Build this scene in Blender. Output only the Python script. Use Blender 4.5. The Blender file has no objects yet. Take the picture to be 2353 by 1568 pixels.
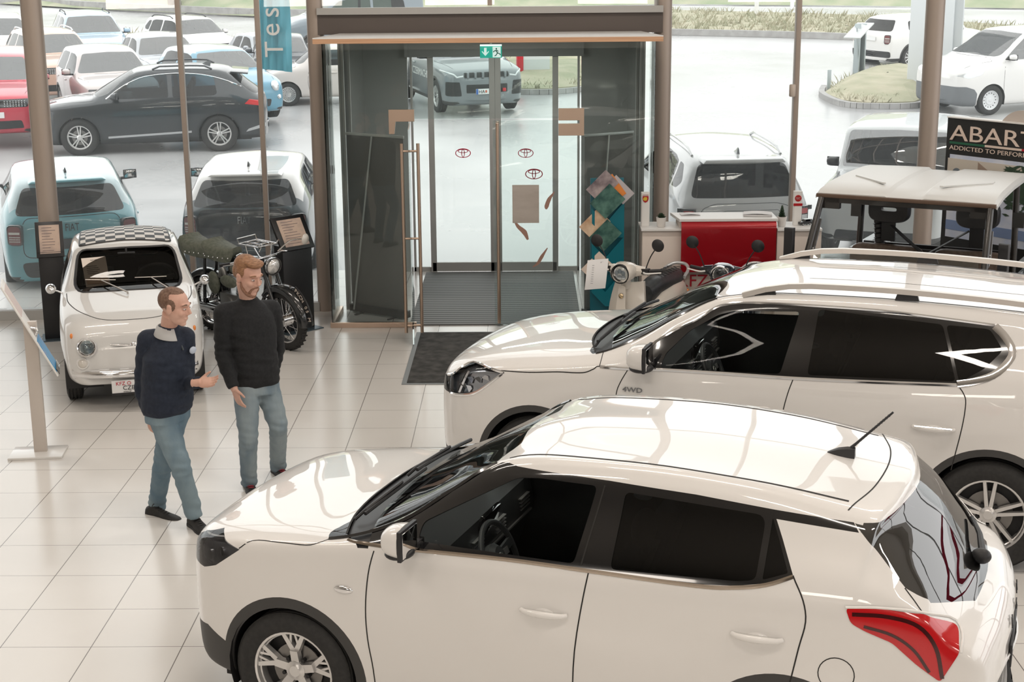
import bpy, bmesh, math, random
import numpy as np
from mathutils import Vector, Matrix
from mathutils import noise as mnoise
from mathutils.bvhtree import BVHTree
from mathutils.interpolate import poly_3d_calc
random.seed(7)
rng = np.random.default_rng(5)
SC = bpy.context.scene
COL = SC.collection
PI = math.pi
# ------------------------------------------------------------------ camera
W_PX, H_PX, F_PX, CAM_Z = 2353, 1568, 3471.2, 3.989
_p, _y, _r = math.radians(14.06), math.radians(-0.595), math.radians(-0.475)
_fw = Vector((math.sin(_y)*math.cos(_p), math.cos(_y)*math.cos(_p), -math.sin(_p)))
_rt = Vector((math.cos(_y), -math.sin(_y), 0))
_up = _rt.cross(_fw)
_r2 = _rt*math.cos(_r)+_up*math.sin(_r)
_u2 = -_rt*math.sin(_r)+_up*math.cos(_r)
cam_data = bpy.data.cameras.new('camera')
cam = bpy.data.objects.new('camera', cam_data)
COL.objects.link(cam)
cam.matrix_world = Matrix(((_r2.x, _u2.x, -_fw.x, 0), (_r2.y, _u2.y, -_fw.y, 0), (_r2.z, _u2.z, -_fw.z, CAM_Z), (0, 0, 0, 1)))
cam_data.sensor_width = 36.0
cam_data.lens = F_PX/W_PX*36.0
cam_data.clip_start = 0.1
cam_data.clip_end = 500
SC.camera = cam
# ------------------------------------------------------------------ world, exposure, large lights
world = bpy.data.worlds.new('overcast')
SC.world = world
world.use_nodes = True
_n = world.node_tree.nodes
_n['Background'].inputs['Color'].default_value = (1.0, 0.99, 0.975, 1)
_n['Background'].inputs['Strength'].default_value = 1.9
SC.view_settings.view_transform = 'Standard'
SC.view_settings.look = 'None'
SC.view_settings.gamma = 1.0
SC.view_settings.use_curve_mapping = False
SC.view_settings.exposure = 0.18
SC.cycles.use_denoising = True
SC.cycles.max_bounces = 8
SC.cycles.diffuse_bounces = 3
SC.cycles.glossy_bounces = 4
SC.cycles.transmission_bounces = 6
SC.cycles.transparent_max_bounces = 32
SC.cycles.caustics_reflective = False
SC.cycles.caustics_refractive = False
SC.cycles.sample_clamp_indirect = 6.0


def area_light(name, loc, size, power, color=(1, 0.90, 0.80), look=None):
    d = bpy.data.lights.new(name, 'AREA')
    d.shape = 'RECTANGLE'
    d.size, d.size_y = size
    d.energy = power
    d.color = color
    o = bpy.data.objects.new(name, d)
    o.location = loc
    if look is not None:
        o.rotation_euler = (Vector(look)-Vector(loc)).to_track_quat('-Z', 'Y').to_euler()
    COL.objects.link(o)
    return o


# rows of warm hall lamps under the ceiling
for i, (lx, ly) in enumerate([(-5, 13.2), (0, 13.2), (5, 13.2), (-5, 8), (0, 8), (5, 8), (-5, 2.5), (0, 2.5), (5, 2.5)]):
    area_light('hall_lamp', (lx, ly, 7.6), (2.6, 0.35), 75)
# warm wall lamps on the gallery front, under the camera's floor, that light the car flanks
for lx in (-5.0, -1.5, 2.0, 5.5):
    area_light('gallery_lamp', (lx, -0.6, 3.3), (1.6, 0.5), 30, look=(lx*0.5, 9.0, 0.6))

# ------------------------------------------------------------------ materials
MATS = {}


def mat(name, color=(0.8, 0.8, 0.8), rough=0.5, metal=0.0, coat=0.0, coat_rough=0.03, spec=0.5, emit=None, emit_s=1.0, trans=0.0, ior=1.5):
    if name in MATS:
        return MATS[name]
    m = bpy.data.materials.new(name)
    m.use_nodes = True
    b = m.node_tree.nodes['Principled BSDF']
    b.inputs['Base Color'].default_value = (*color, 1)
    b.inputs['Roughness'].default_value = rough
    b.inputs['Metallic'].default_value = metal
    b.inputs['Coat Weight'].default_value = coat
    b.inputs['Coat Roughness'].default_value = coat_rough
    b.inputs['Specular IOR Level'].default_value = spec
    b.inputs['IOR'].default_value = ior
    b.inputs['Transmission Weight'].default_value = trans
    if emit:
        b.inputs['Emission Color'].default_value = (*emit, 1)
        b.inputs['Emission Strength'].default_value = emit_s
    MATS[name] = m
    return m


def nodes_of(m):
    nt = m.node_tree
    return nt, nt.nodes, nt.links, nt.nodes['Principled BSDF']


def noise_mat(name, c1, c2, scale=20, rough=0.6, metal=0.0, detail=4, bump=0.0, lo=0.35, hi=0.65, stretch=(1, 1, 1), rough2=None, spec=0.5, coat=0.0, bscale=None):
    """two-tone noise colour on object coordinates with optional bump"""
    if name in MATS:
        return MATS[name]
    m = mat(name, c1, rough, metal, spec=spec, coat=coat)
    nt, N, L, b = nodes_of(m)
    tc = N.new('ShaderNodeTexCoord')
    mp = N.new('ShaderNodeMapping')
    mp.inputs['Scale'].default_value = stretch
    L.new(tc.outputs['Object'], mp.inputs['Vector'])
    nz = N.new('ShaderNodeTexNoise')
    nz.inputs['Scale'].default_value = scale
    nz.inputs['Detail'].default_value = detail
    L.new(mp.outputs['Vector'], nz.inputs['Vector'])
    mr = N.new('ShaderNodeMapRange')
    mr.inputs['From Min'].default_value = lo
    mr.inputs['From Max'].default_value = hi
    L.new(nz.outputs['Fac'], mr.inputs['Value'])
    mx = N.new('ShaderNodeMix')
    mx.data_type = 'RGBA'
    mx.inputs['A'].default_value = (*c1, 1)
    mx.inputs['B'].default_value = (*c2, 1)
    L.new(mr.outputs['Result'], mx.inputs['Factor'])
    L.new(mx.outputs['Result'], b.inputs['Base Color'])
    if rough2 is not None:
        mr2 = N.new('ShaderNodeMapRange')
        mr2.inputs['From Min'].default_value = lo
        mr2.inputs['From Max'].default_value = hi
        mr2.inputs['To Min'].default_value = rough
        mr2.inputs['To Max'].default_value = rough2
        L.new(nz.outputs['Fac'], mr2.inputs['Value'])
        L.new(mr2.outputs['Result'], b.inputs['Roughness'])
    if bump:
        src = nz
        if bscale:
            src = N.new('ShaderNodeTexNoise')
            src.inputs['Scale'].default_value = bscale
            L.new(mp.outputs['Vector'], src.inputs['Vector'])
        bp = N.new('ShaderNodeBump')
        bp.inputs['Strength'].default_value = bump
        bp.inputs['Distance'].default_value = 0.02
        L.new(src.outputs['Fac'], bp.inputs['Height'])
        L.new(bp.outputs['Normal'], b.inputs['Normal'])
    return m


def glass(name, tint=(0.9, 0.95, 0.94), ior=1.45, veil=0.0, veil_col=(0.9, 0.95, 0.97), rough=0.0):
    """window glass: clear transmission, mirror reflection by Fresnel, and a pale veil that puts haze into the glass"""
    if name in MATS:
        return MATS[name]
    m = bpy.data.materials.new(name)
    m.use_nodes = True
    nt = m.node_tree
    N, L = nt.nodes, nt.links
    N.remove(N['Principled BSDF'])
    out = N['Material Output']
    tr = N.new('ShaderNodeBsdfTransparent')
    tr.inputs['Color'].default_value = (*tint, 1)
    gl = N.new('ShaderNodeBsdfGlossy')
    gl.inputs['Roughness'].default_value = rough
    fr = N.new('ShaderNodeFresnel')
    fr.inputs['IOR'].default_value = ior
    base = tr
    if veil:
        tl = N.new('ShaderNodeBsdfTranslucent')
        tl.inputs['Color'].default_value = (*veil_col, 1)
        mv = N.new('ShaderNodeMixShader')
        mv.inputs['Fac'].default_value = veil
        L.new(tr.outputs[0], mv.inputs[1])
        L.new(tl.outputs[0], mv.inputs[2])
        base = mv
    mx = N.new('ShaderNodeMixShader')
    L.new(fr.outputs[0], mx.inputs['Fac'])
    L.new(base.outputs[0], mx.inputs[1])
    L.new(gl.outputs[0], mx.inputs[2])
    L.new(mx.outputs[0], out.inputs['Surface'])
    MATS[name] = m
    return m


# ------------------------------------------------------------------ mesh building
def V3(*a):
    return np.array(a if len(a) > 1 else a[0], float)


def nrm(v):
    v = np.asarray(v, float)
    return v/max(np.linalg.norm(v), 1e-12)


def frame_of(ax):
    ax = nrm(ax)
    h = V3(0, 0, 1) if abs(ax[2]) < 0.9 else V3(1, 0, 0)
    u = nrm(np.cross(h, ax))
    return u, np.cross(ax, u), ax


class MB:
    """collects shapes and links them as ONE mesh object"""

    def __init__(s):
        s.v, s.f, s.m, s.n = [], [], [], 0

    def add(s, vs, fs, mi=0):
        b = s.n
        vs = [tuple(map(float, p)) for p in vs]
        s.v += vs
        s.n += len(vs)
        for f in fs:
            s.f.append([b+i for i in f])
            s.m.append(mi)
        return s

    def box(s, c, d, rz=0.0, R=None, mi=0, taper=1.0):
        x, y, z = d[0]/2, d[1]/2, d[2]/2
        P = np.array([(-x, -y, -z), (x, -y, -z), (x, y, -z), (-x, y, -z), (-x*taper, -y*taper, z), (x*taper, -y*taper, z), (x*taper, y*taper, z), (-x*taper, y*taper, z)])
        if R is None:
            cz, sz = math.cos(rz), math.sin(rz)
            R = np.array([[cz, -sz, 0], [sz, cz, 0], [0, 0, 1]])
        P = P@np.asarray(R).T+np.asarray(c, float)
        return s.add(P, [(0, 3, 2, 1), (4, 5, 6, 7), (0, 1, 5, 4), (1, 2, 6, 5), (2, 3, 7, 6), (3, 0, 4, 7)], mi)

    def bar(s, a, b, w, h, up=(0, 0, 1), mi=0):
        """rectangular bar from a to b, w across, h along up"""
        a, b = V3(a), V3(b)
        d = b-a
        x = nrm(d)
        y = nrm(np.cross(up, x))
        z = np.cross(x, y)
        return s.box((a+b)/2, (np.linalg.norm(d), w, h), R=np.stack([x, y, z], 1), mi=mi)

    def cyl(s, a, b, r0, r1=None, n=16, caps=True, mi=0):
        r1 = r0 if r1 is None else r1
        a, b = V3(a), V3(b)
        u, w, _ = frame_of(b-a)
        P = []
        for c, r in ((a, r0), (b, r1)):
            for i in range(n):
                t = 2*PI*i/n
                P.append(c+r*(math.cos(t)*u+math.sin(t)*w))
        F = [(i, (i+1) % n, n+(i+1) % n, n+i) for i in range(n)]
        if caps:
            F += [tuple(range(n-1, -1, -1)), tuple(range(n, 2*n))]
        return s.add(P, F, mi)

    def tube(s, pts, r, n=8, closed=False, caps=True, mi=0, sub=0):
        pts = [V3(p) for p in pts]
        if sub:
            pts = smooth_path(pts, sub, closed)
        m = len(pts)
        if np.isscalar(r):
            rs = [r]*m
        else:
            rs = list(np.interp(np.linspace(0, 1, m), np.linspace(0, 1, len(r)), r))
        T = []
        for i in range(m):
            a = pts[(i-1) % m] if closed or i > 0 else pts[i]
            b = pts[(i+1) % m] if closed or i < m-1 else pts[i]
            T.append(nrm(b-a))
        u, w, _ = frame_of(T[0])
        P = []
        for i in range(m):
            u = nrm(u-T[i]*(u@T[i]))
            w = np.cross(T[i], u)
            for k in range(n):
                t = 2*PI*k/n
                P.append(pts[i]+rs[i]*(math.cos(t)*u+math.sin(t)*w))
        F = []
        for i in range(m if closed else m-1):
            j = (i+1) % m
            for k in range(n):
                F.append((i*n+k, i*n+(k+1) % n, j*n+(k+1) % n, j*n+k))
        if caps and not closed:
            F += [tuple(range(n-1, -1, -1)), tuple(range((m-1)*n, m*n))]
        return s.add(P, F, mi)

    def lathe(s, prof, o=(0, 0, 0), ax=(0, 0, 1), n=32, mi=0, closed=False, caps=True):
        """prof: (radius, height along ax)"""
        u, w, a = frame_of(ax)
        o = V3(o)
        P, F = [], []
        m = len(prof)
        for r, h in prof:
            for k in range(n):
                t = 2*PI*k/n
                P.append(o+a*h+r*(math.cos(t)*u+math.sin(t)*w))
        for i in range(m if closed else m-1):
            j = (i+1) % m
            for k in range(n):
                F.append((i*n+k, i*n+(k+1) % n, j*n+(k+1) % n, j*n+k))
        if not closed and caps:
            if prof[0][0] > 1e-4:
                F.append(tuple(range(n-1, -1, -1)))
            if prof[-1][0] > 1e-4:
                F.append(tuple(range((m-1)*n, m*n)))
        return s.add(P, F, mi)

    def prism(s, poly, o, u, v, t, mi=0):
        """polygon in plane (u,v) at o, extruded t along u x v"""
        o, u, v = V3(o), V3(u), V3(v)
        w = nrm(np.cross(u, v))
        a = sum(poly[i][0]*poly[(i+1) % len(poly)][1]-poly[(i+1) % len(poly)][0]*poly[i][1] for i in range(len(poly)))
        if a < 0:
            poly = poly[::-1]
        m = len(poly)
        P = [o+p[0]*u+p[1]*v for p in poly]+[o+p[0]*u+p[1]*v+w*t for p in poly]
        F = [tuple(range(m-1, -1, -1)), tuple(range(m, 2*m))]+[(i, (i+1) % m, m+(i+1) % m, m+i) for i in range(m)]
        return s.add(P, F, mi)

    def ell(s, c, r, R=None, nu=20, nv=12, mi=0):
        r = (r, r, r) if np.isscalar(r) else r
        P = []
        for j in range(1, nv):
            p = PI*j/nv-PI/2
            for i in range(nu):
                t = 2*PI*i/nu
                P.append((r[0]*math.cos(p)*math.cos(t), r[1]*math.cos(p)*math.sin(t), r[2]*math.sin(p)))
        P += [(0, 0, -r[2]), (0, 0, r[2])]
        P = np.array(P)
        if R is not None:
            P = P@np.asarray(R).T
        P = P+V3(c)
        F = []
        for j in range(nv-2):
            for i in range(nu):
                F.append((j*nu+i, j*nu+(i+1) % nu, (j+1)*nu+(i+1) % nu, (j+1)*nu+i))
        a, b = (nv-1)*nu, (nv-1)*nu+1
        for i in range(nu):
            F.append((a, (i+1) % nu, i))
            F.append((b, (nv-2)*nu+i, (nv-2)*nu+(i+1) % nu))
        return s.add(P, F, mi)

    def grid(s, G, mi=0, cu=False, cv=False, flip=False):
        """G[i][j] points"""
        a, b = len(G), len(G[0])
        P = [p for r in G for p in r]
        F = []
        for i in range(a if cu else a-1):
            for j in range(b if cv else b-1):
                q = (i*b+j, i*b+(j+1) % b, ((i+1) % a)*b+(j+1) % b, ((i+1) % a)*b+j)
                F.append(q[::-1] if flip else q)
        return s.add(P, F, mi)

    def loft(s, rings, mi=0, caps=True):
        n = len(rings[0])
        s.grid(rings, mi, cv=True)
        if caps:
            b = s.n-n*len(rings)
            s.f.append([b+i for i in range(n-1, -1, -1)])
            s.m.append(mi)
            s.f.append([s.n-n+i for i in range(n)])
            s.m.append(mi)
        return s

    def text(s, txt, o, u, v, size=None, width=None, height=None, t=0.002, mi=0, align='CENTER', squash=None, shear=0.0, bold=0.0):
        vs, fs = text_mesh(txt)
        lo, hi = vs.min(0), vs.max(0)
        w0, h0 = hi[0]-lo[0], hi[1]-lo[1]
        k = size if size else (height/h0 if height else width/w0)
        kx = (width/w0) if width else k
        ky = (height/h0) if height else k
        u, v = nrm(V3(u)), nrm(V3(v))
        w = np.cross(u, v)
        x = (vs[:, 0]-lo[0])*kx
        y = (vs[:, 1]-lo[1])*ky
        W = w0*kx
        x = x-(W/2 if align == 'CENTER' else 0)+shear*y
        P = V3(o)+np.outer(x, u)+np.outer(y-h0*ky/2, v)+np.outer(np.where(vs[:, 2] > 0.0, t, 0.0), w)
        return s.add(P, fs, mi)

    def build(s, name, mats=None, parent=None, smooth=35, bevel=0.0, seg=2, normals=None):
        me = bpy.data.meshes.new(name)
        me.from_pydata(s.v, [], s.f)
        ms = mats if isinstance(mats, (list, tuple)) else [mats]
        for m in ms:
            if m:
                me.materials.append(m)
        if len(ms) > 1:
            me.polygons.foreach_set('material_index', s.m)
        if bevel:
            bm = bmesh.new()
            bm.from_mesh(me)
            bmesh.ops.remove_doubles(bm, verts=bm.verts, dist=1e-5)
            es = [e for e in bm.edges if len(e.link_faces) == 2 and e.calc_face_angle(0) > 0.5]
            bmesh.ops.bevel(bm, geom=es, offset=bevel, segments=seg, profile=0.5, affect='EDGES', clamp_overlap=True)
            bm.to_mesh(me)
            bm.free()
        if smooth:
            me.shade_smooth()
            me.set_sharp_from_angle(angle=math.radians(smooth))
        me.update()
        o = bpy.data.objects.new(name, me)
        COL.objects.link(o)
        if parent:
            o.parent = parent
        return o


_TXT = {}


def text_mesh(txt):
    if txt in _TXT:
        return _TXT[txt]
    c = bpy.data.curves.new('t', 'FONT')
    c.body = txt
    c.extrude = 0.5
    c.resolution_u = 3
    o = bpy.data.objects.new('t', c)
    COL.objects.link(o)
    dg = bpy.context.evaluated_depsgraph_get()
    me = o.evaluated_get(dg).to_mesh()
    vs = np.array([tuple(v.co) for v in me.vertices])
    fs = [tuple(p.vertices) for p in me.polygons]
    o.evaluated_get(dg).to_mesh_clear()
    bpy.data.objects.remove(o)
    bpy.data.curves.remove(c)
    _TXT[txt] = (vs, fs)
    return _TXT[txt]


def smooth_path(pts, sub=6, closed=False):
    pts = [V3(p) for p in pts]
    n = len(pts)
    out = []
    for i in range(n if closed else n-1):
        p0 = pts[(i-1) % n] if closed or i > 0 else 2*pts[0]-pts[1]
        p1 = pts[i]
        p2 = pts[(i+1) % n]
        p3 = pts[(i+2) % n] if closed or i+2 < n else 2*pts[-1]-pts[-2]
        for k in range(sub):
            t = k/sub
            out.append(0.5*((2*p1)+(-p0+p2)*t+(2*p0-5*p1+4*p2-p3)*t*t+(-p0+3*p1-3*p2+p3)*t**3))
    if not closed:
        out.append(pts[-1])
    return out


def rounded(poly, r=0.03, n=4):
    """round the corners of a 2-D polygon; r may be a list"""
    out = []
    m = len(poly)
    for i in range(m):
        p0, p1, p2 = (np.array(poly[(i+k) % m], float) for k in (-1, 0, 1))
        ri = r[i] if isinstance(r, (list, tuple)) else r
        a, b = p0-p1, p2-p1
        la, lb = np.linalg.norm(a), np.linalg.norm(b)
        d = min(ri, la*0.45, lb*0.45)
        if d < 1e-4:
            out.append(tuple(p1))
            continue
        q0, q2 = p1+a/la*d, p1+b/lb*d
        for k in range(n+1):
            t = k/n
            out.append(tuple((1-t)**2*q0+2*t*(1-t)*p1+t*t*q2))
    return out


def thing(name, label, cat, loc=(0, 0, 0), rz=0.0, group=None, M=None):
    o = bpy.data.objects.new(name, None)
    o.empty_display_size = 0.2
    COL.objects.link(o)
    if M is not None:
        o.matrix_world = M
    else:
        o.location = loc
        o.rotation_euler = (0, 0, rz)
    return tag(o, label, cat, group)


def tag(o, label, cat, group=None):
    o['label'] = label
    o['category'] = cat
    if group:
        o['group'] = group
    return o


def struct(o, label=None):
    o['kind'] = 'structure'
    if label:
        o['label'] = label
    return o


def copy_tree(o, parent=None):
    c = o.copy()
    COL.objects.link(c)
    if parent:
        c.parent = parent
        c.matrix_parent_inverse = o.matrix_parent_inverse.copy()
    for ch in list(o.children):
        copy_tree(ch, c)
    return c


def at_y(px, py, Y):
    """point of the camera ray through a photo pixel at distance Y"""
    d = _r2*((px-W_PX/2)/F_PX)-_u2*((py-H_PX/2)/F_PX)+_fw
    return Vector((0, 0, CAM_Z))+d*(Y/d.y)


def at_z(px, py, z=0.0):
    d = _r2*((px-W_PX/2)/F_PX)-_u2*((py-H_PX/2)/F_PX)+_fw
    return Vector((0, 0, CAM_Z))+d*((z-CAM_Z)/d.z)


# ------------------------------------------------------------------ common materials
BLACK = mat('black_plastic', (0.018, 0.018, 0.02), 0.45)
SOFTBLACK = mat('dark_trim', (0.012, 0.012, 0.013), 0.6)
PIANO = mat('gloss_black', (0.008, 0.008, 0.009), 0.12, coat=1.0)
CLAD = mat('charcoal_cladding', (0.05, 0.049, 0.048), 0.55)
CHROME = mat('chrome', (0.86, 0.86, 0.87), 0.08, metal=1.0)
STEEL = mat('brushed_steel', (0.62, 0.58, 0.54), 0.32, metal=1.0)
ALLOY = mat('silver_alloy', (0.72, 0.71, 0.70), 0.3, metal=0.75, coat=0.4)
RUBBER = noise_mat('tyre_rubber', (0.018, 0.018, 0.018), (0.028, 0.027, 0.026), 40, 0.75)
WHITEPAINT = mat('white_car_paint', (0.80, 0.785, 0.765), 0.35, coat=1.0, coat_rough=0.02)
REDLENS = mat('red_lens', (0.55, 0.008, 0.012), 0.12, coat=1.0)
AMBER = mat('amber_lens', (0.85, 0.25, 0.03), 0.15, coat=1.0)
LENS = glass('lamp_lens', (0.95, 0.97, 1.0), 1.5)
WHITEPLASTIC = mat('white_plastic', (0.82, 0.81, 0.79), 0.4)
GAP = mat('panel_gap', (0.02, 0.019, 0.018), 0.8)
INTERIOR = mat('dark_interior', (0.02, 0.021, 0.023), 0.7)
DASH = mat('dashboard_grain', (0.045, 0.048, 0.052), 0.5)
SEATM = mat('seat_fabric', (0.03, 0.032, 0.035), 0.85)
CLEARCAR = glass('clear_car_glass', (0.86, 0.93, 0.92), 1.5)
TINTCAR = glass('tinted_car_glass', (0.30, 0.36, 0.38), 1.55)
MIRRORED = glass('mirrored_rear_glass', (0.10, 0.12, 0.13), 2.7)
PRIVACY = glass('privacy_car_glass', (0.07, 0.085, 0.095), 1.6)
# ------------------------------------------------------------------ cars
def _slopes(P):
    d = np.diff(P, axis=0)
    m = np.zeros_like(P)
    a, b = d[:-1], d[1:]
    same = a*b > 0
    with np.errstate(divide='ignore', invalid='ignore'):
        hm = np.where(same, 2*a*b/(a+b), 0.0)
    m[1:-1] = np.nan_to_num(hm)
    m[0], m[-1] = d[0], d[-1]
    return m


def dense(P, sub):
    """monotone smooth interpolation through the rows of P"""
    P = np.asarray(P, float)
    m = _slopes(P)
    out = []
    for i in range(len(P)-1):
        for k in range(sub):
            t = k/sub
            h00, h10, h01, h11 = 2*t**3-3*t**2+1, t**3-2*t**2+t, -2*t**3+3*t**2, t**3-t**2
            out.append(h00*P[i]+h10*m[i]+h01*P[i+1]+h11*m[i+1])
    out.append(P[-1])
    return np.array(out)


def lerp(a, b, t):
    return a+(b-a)*t


AX = {'side': (Vector((1, 0, 0)), Vector((0, 0, 1))), 'front': (Vector((0, 1, 0)), Vector((0, 0, 1))),
      'rear': (Vector((0, 1, 0)), Vector((0, 0, 1))), 'top': (Vector((1, 0, 0)), Vector((0, 1, 0)))}


def in_poly(p, poly):
    c = False
    x, y = p
    j = len(poly)-1
    for i in range(len(poly)):
        xi, yi = poly[i]
        xj, yj = poly[j]
        if (yi > y) != (yj > y) and x < (xj-xi)*(y-yi)/(yj-yi)+xi:
            c = not c
        j = i
    return c


class Car:
    """car shell: x from nose to tail, y to the right, z up; rows = (x, z top, z belt, half width, roof half width, z bottom, plan curve)"""

    def __init__(s, rows, H, su=5, sv=4, fb=0.05, rb=0.04, drop=0.07, arch=0.0):
        s.H = H
        zbm = max(r[2] for r in rows)
        R = []
        for (x, zt, zb, w, rw, z0, c) in rows:
            t = min(1, max(0, (zt-zb-0.09)/(H-zbm-0.09)))
            h = zb-z0
            k = [(0, z0), (0.80*w, z0), (0.955*w, z0+min(0.06, 0.15*h)), (0.988*w, z0+0.30*h), (w, z0+0.62*h), (0.987*w, zb-0.14*h), (0.955*w, zb)]
            cr = zt-zb
            a7 = (lerp(0.90*w, lerp(0.955*w, rw, 0.55)+0.012, t), zb+cr*lerp(0.36, 0.50, t))
            a8 = (lerp(0.78*w, rw, t), lerp(zb+0.72*cr, zt-drop, t))
            a9 = (lerp(0.45*w, rw*0.66, t), lerp(zb+0.93*cr, zt-0.020, t))
            k += [a7, a8, a9, (0, zt)]
            R.append([(x-c*(1-(min(y/w, 1))**2), y, z) for y, z in k])
        R = np.array(R)                              # stations, section points, xyz
        g = R[:, 1:2]*np.array([1, -1, 1])
        g2 = R[:, -2:-1]*np.array([1, -1, 1])
        ext = np.concatenate([g, R, g2], 1).transpose(1, 0, 2)
        sec = dense(ext, sv)[sv:-sv].transpose(1, 0, 2)
        G = dense(sec, su)
        G[:, 0, 1] = 0
        G[:, -1, 1] = 0
        full = np.concatenate([G, (G*np.array([1, -1, 1]))[:, ::-1][:, 1:]], 1)
        mb = MB()
        mb.grid(full)
        for u, sg, b in ((0, -1, fb), (-1, 1, rb)):
            Q = 8
            cap = []
            for j in range(G.shape[1]):
                x, y, z = G[u, j]
                cap.append([(x+sg*b*(1-(1-2*q/Q)**2)*min(1, y/0.3), y*(1-2*q/Q), z) for q in range(Q+1)])
            mb.grid(cap, flip=(sg > 0))
        bm = bmesh.new()
        vs = [bm.verts.new(p) for p in mb.v]
        for f in mb.f:
            try:
                bm.faces.new([vs[i] for i in f])
            except ValueError:
                pass
        bmesh.ops.remove_doubles(bm, verts=bm.verts, dist=2e-4)
        bmesh.ops.dissolve_degenerate(bm, edges=bm.edges, dist=1e-5)
        bmesh.ops.recalc_face_normals(bm, faces=bm.faces)
        bm.normal_update()
        bm.verts.index_update()
        bm.verts.ensure_lookup_table()
        s.V = [v.co.copy() for v in bm.verts]
        s.N = [v.normal.copy() for v in bm.verts]
        s.F = [[v.index for v in f.verts] for f in bm.faces]
        s.bvh = BVHTree.FromPolygons(s.V, s.F)
        s.bm = bm
        s.reg = bm.faces.layers.int.new('reg')
        s.names = ['body']
        s.L = max(v.x for v in s.V)
        s.W = 2*max(v.y for v in s.V)

    def normal_at(s, p):
        loc, no, i, d = s.bvh.find_nearest(p)
        f = s.F[i]
        w = poly_3d_calc([s.V[k] for k in f], loc)
        n = Vector((0, 0, 0))
        for k, q in zip(f, w):
            n += s.N[k]*q
        return n.normalized()

    def sel(s, axes, side, xr=None):
        def ok(f):
            n, c = f.normal, f.calc_center_median()
            if xr and not (xr[0] <= c.x <= xr[1]):
                return False
            if axes == 'side':
                return n.y*side > 0.2 and c.y*side > 0.15
            if axes == 'front':
                return n.x < -0.12
            if axes == 'rear':
                return n.x > 0.12
            return n.z > 0.2
        return ok

    def cut(s, name, poly, axes='side', side=-1, xr=None, over=True):
        if name not in s.names:
            s.names.append(name)
        rid = s.names.index(name)
        A, B = AX[axes]
        ok = s.sel(axes, side, xr)
        bm, reg = s.bm, s.reg
        lo = (min(p[0] for p in poly), min(p[1] for p in poly))
        hi = (max(p[0] for p in poly), max(p[1] for p in poly))

        def cand():
            out = []
            for f in bm.faces:
                a = [v.co.dot(A) for v in f.verts]
                if max(a) < lo[0] or min(a) > hi[0]:
                    continue
                b = [v.co.dot(B) for v in f.verts]
                if max(b) < lo[1] or min(b) > hi[1] or not ok(f):
                    continue
                out.append(f)
            return out
        fs = cand()
        for i in range(len(poly)):
            p, q = np.array(poly[i]), np.array(poly[(i+1) % len(poly)])
            e = q-p
            l = np.linalg.norm(e)
            if l < 1e-5:
                continue
            n2 = np.array((-e[1], e[0]))/l
            m0, m1 = np.minimum(p, q)-0.02, np.maximum(p, q)+0.02
            # only the faces near this edge
            sub = []
            for f in fs:
                if not f.is_valid:
                    continue
                a = [v.co.dot(A) for v in f.verts]
                b = [v.co.dot(B) for v in f.verts]
                if max(a) < m0[0] or min(a) > m1[0] or max(b) < m0[1] or min(b) > m1[1]:
                    continue
                d = [(x-p[0])*n2[0]+(y-p[1])*n2[1] for x, y in zip(a, b)]
                if min(d) < -1e-6 and max(d) > 1e-6:
                    sub.append(f)
            if not sub:
                continue
            geom = list({el for f in sub for el in (*f.verts, *f.edges)})+sub
            r = bmesh.ops.bisect_plane(bm, geom=geom, dist=1e-6, plane_co=A*p[0]+B*p[1], plane_no=A*n2[0]+B*n2[1])
            got = set(fs)
            for g in r['geom']:
                if isinstance(g, bmesh.types.BMFace) and g not in got:
                    fs.append(g)
        bm.normal_update()
        for f in cand():
            c = f.calc_center_median()
            if in_poly((c.dot(A), c.dot(B)), poly) and (over or f[reg] == 0):
                f[reg] = rid

    def hit(s, a, b, axes='side', side=-1):
        A, B = AX[axes]
        o = A*a+B*b
        if axes == 'side':
            o, d = o+Vector((0, 4*side, 0)), Vector((0, -side, 0))
        elif axes == 'front':
            o, d = o+Vector((-3, 0, 0)), Vector((1, 0, 0))
        elif axes == 'rear':
            o, d = o+Vector((s.L+3, 0, 0)), Vector((-1, 0, 0))
        else:
            o, d = o+Vector((0, 0, 5)), Vector((0, 0, -1))
        loc, no, i, dist = s.bvh.ray_cast(o, d)
        if loc is None:
            loc = s.bvh.find_nearest(o+d*3.2)[0]
        return loc, s.normal_at(loc)

    def ribbon(s, mb, poly, axes='side', side=-1, width=0.006, off=0.001, crown=0.0, closed=False, step=0.025, mi=0, sm=0):
        pts = []
        P = [np.array(p, float) for p in (smooth_path(poly, sm, closed) if sm else poly)]
        n = len(P)
        for i in range(n if closed else n-1):
            a, b = P[i], P[(i+1) % n]
            k = max(1, int(np.linalg.norm(b-a)/step))
            pts += [a+(b-a)*j/k for j in range(k)]
        if not closed:
            pts.append(P[-1])
        H = [s.hit(p[0], p[1], axes, side) for p in pts]
        m = len(H)
        G = []
        for i in range(m):
            a = H[(i-1) % m][0] if closed or i else H[i][0]
            b = H[(i+1) % m][0] if closed or i < m-1 else H[i][0]
            t = (b-a)
            if t.length < 1e-7:
                t = Vector((1, 0, 0))
            t.normalize()
            c, no = H[i]
            x = t.cross(no).normalized()*(width/2)
            G.append([c+x+no*off, c+no*(off+crown), c-x+no*off] if crown else [c+x+no*off, c-x+no*off])
        mb.grid(G, cu=closed, mi=mi)

    def part2(s, regs, name, m, parent, off=0.0):
        """the left-hand and the right-hand piece as two parts"""
        return [s.part(regs, name, m, parent, off, side=sg) for sg in (-1, 1)]

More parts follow.
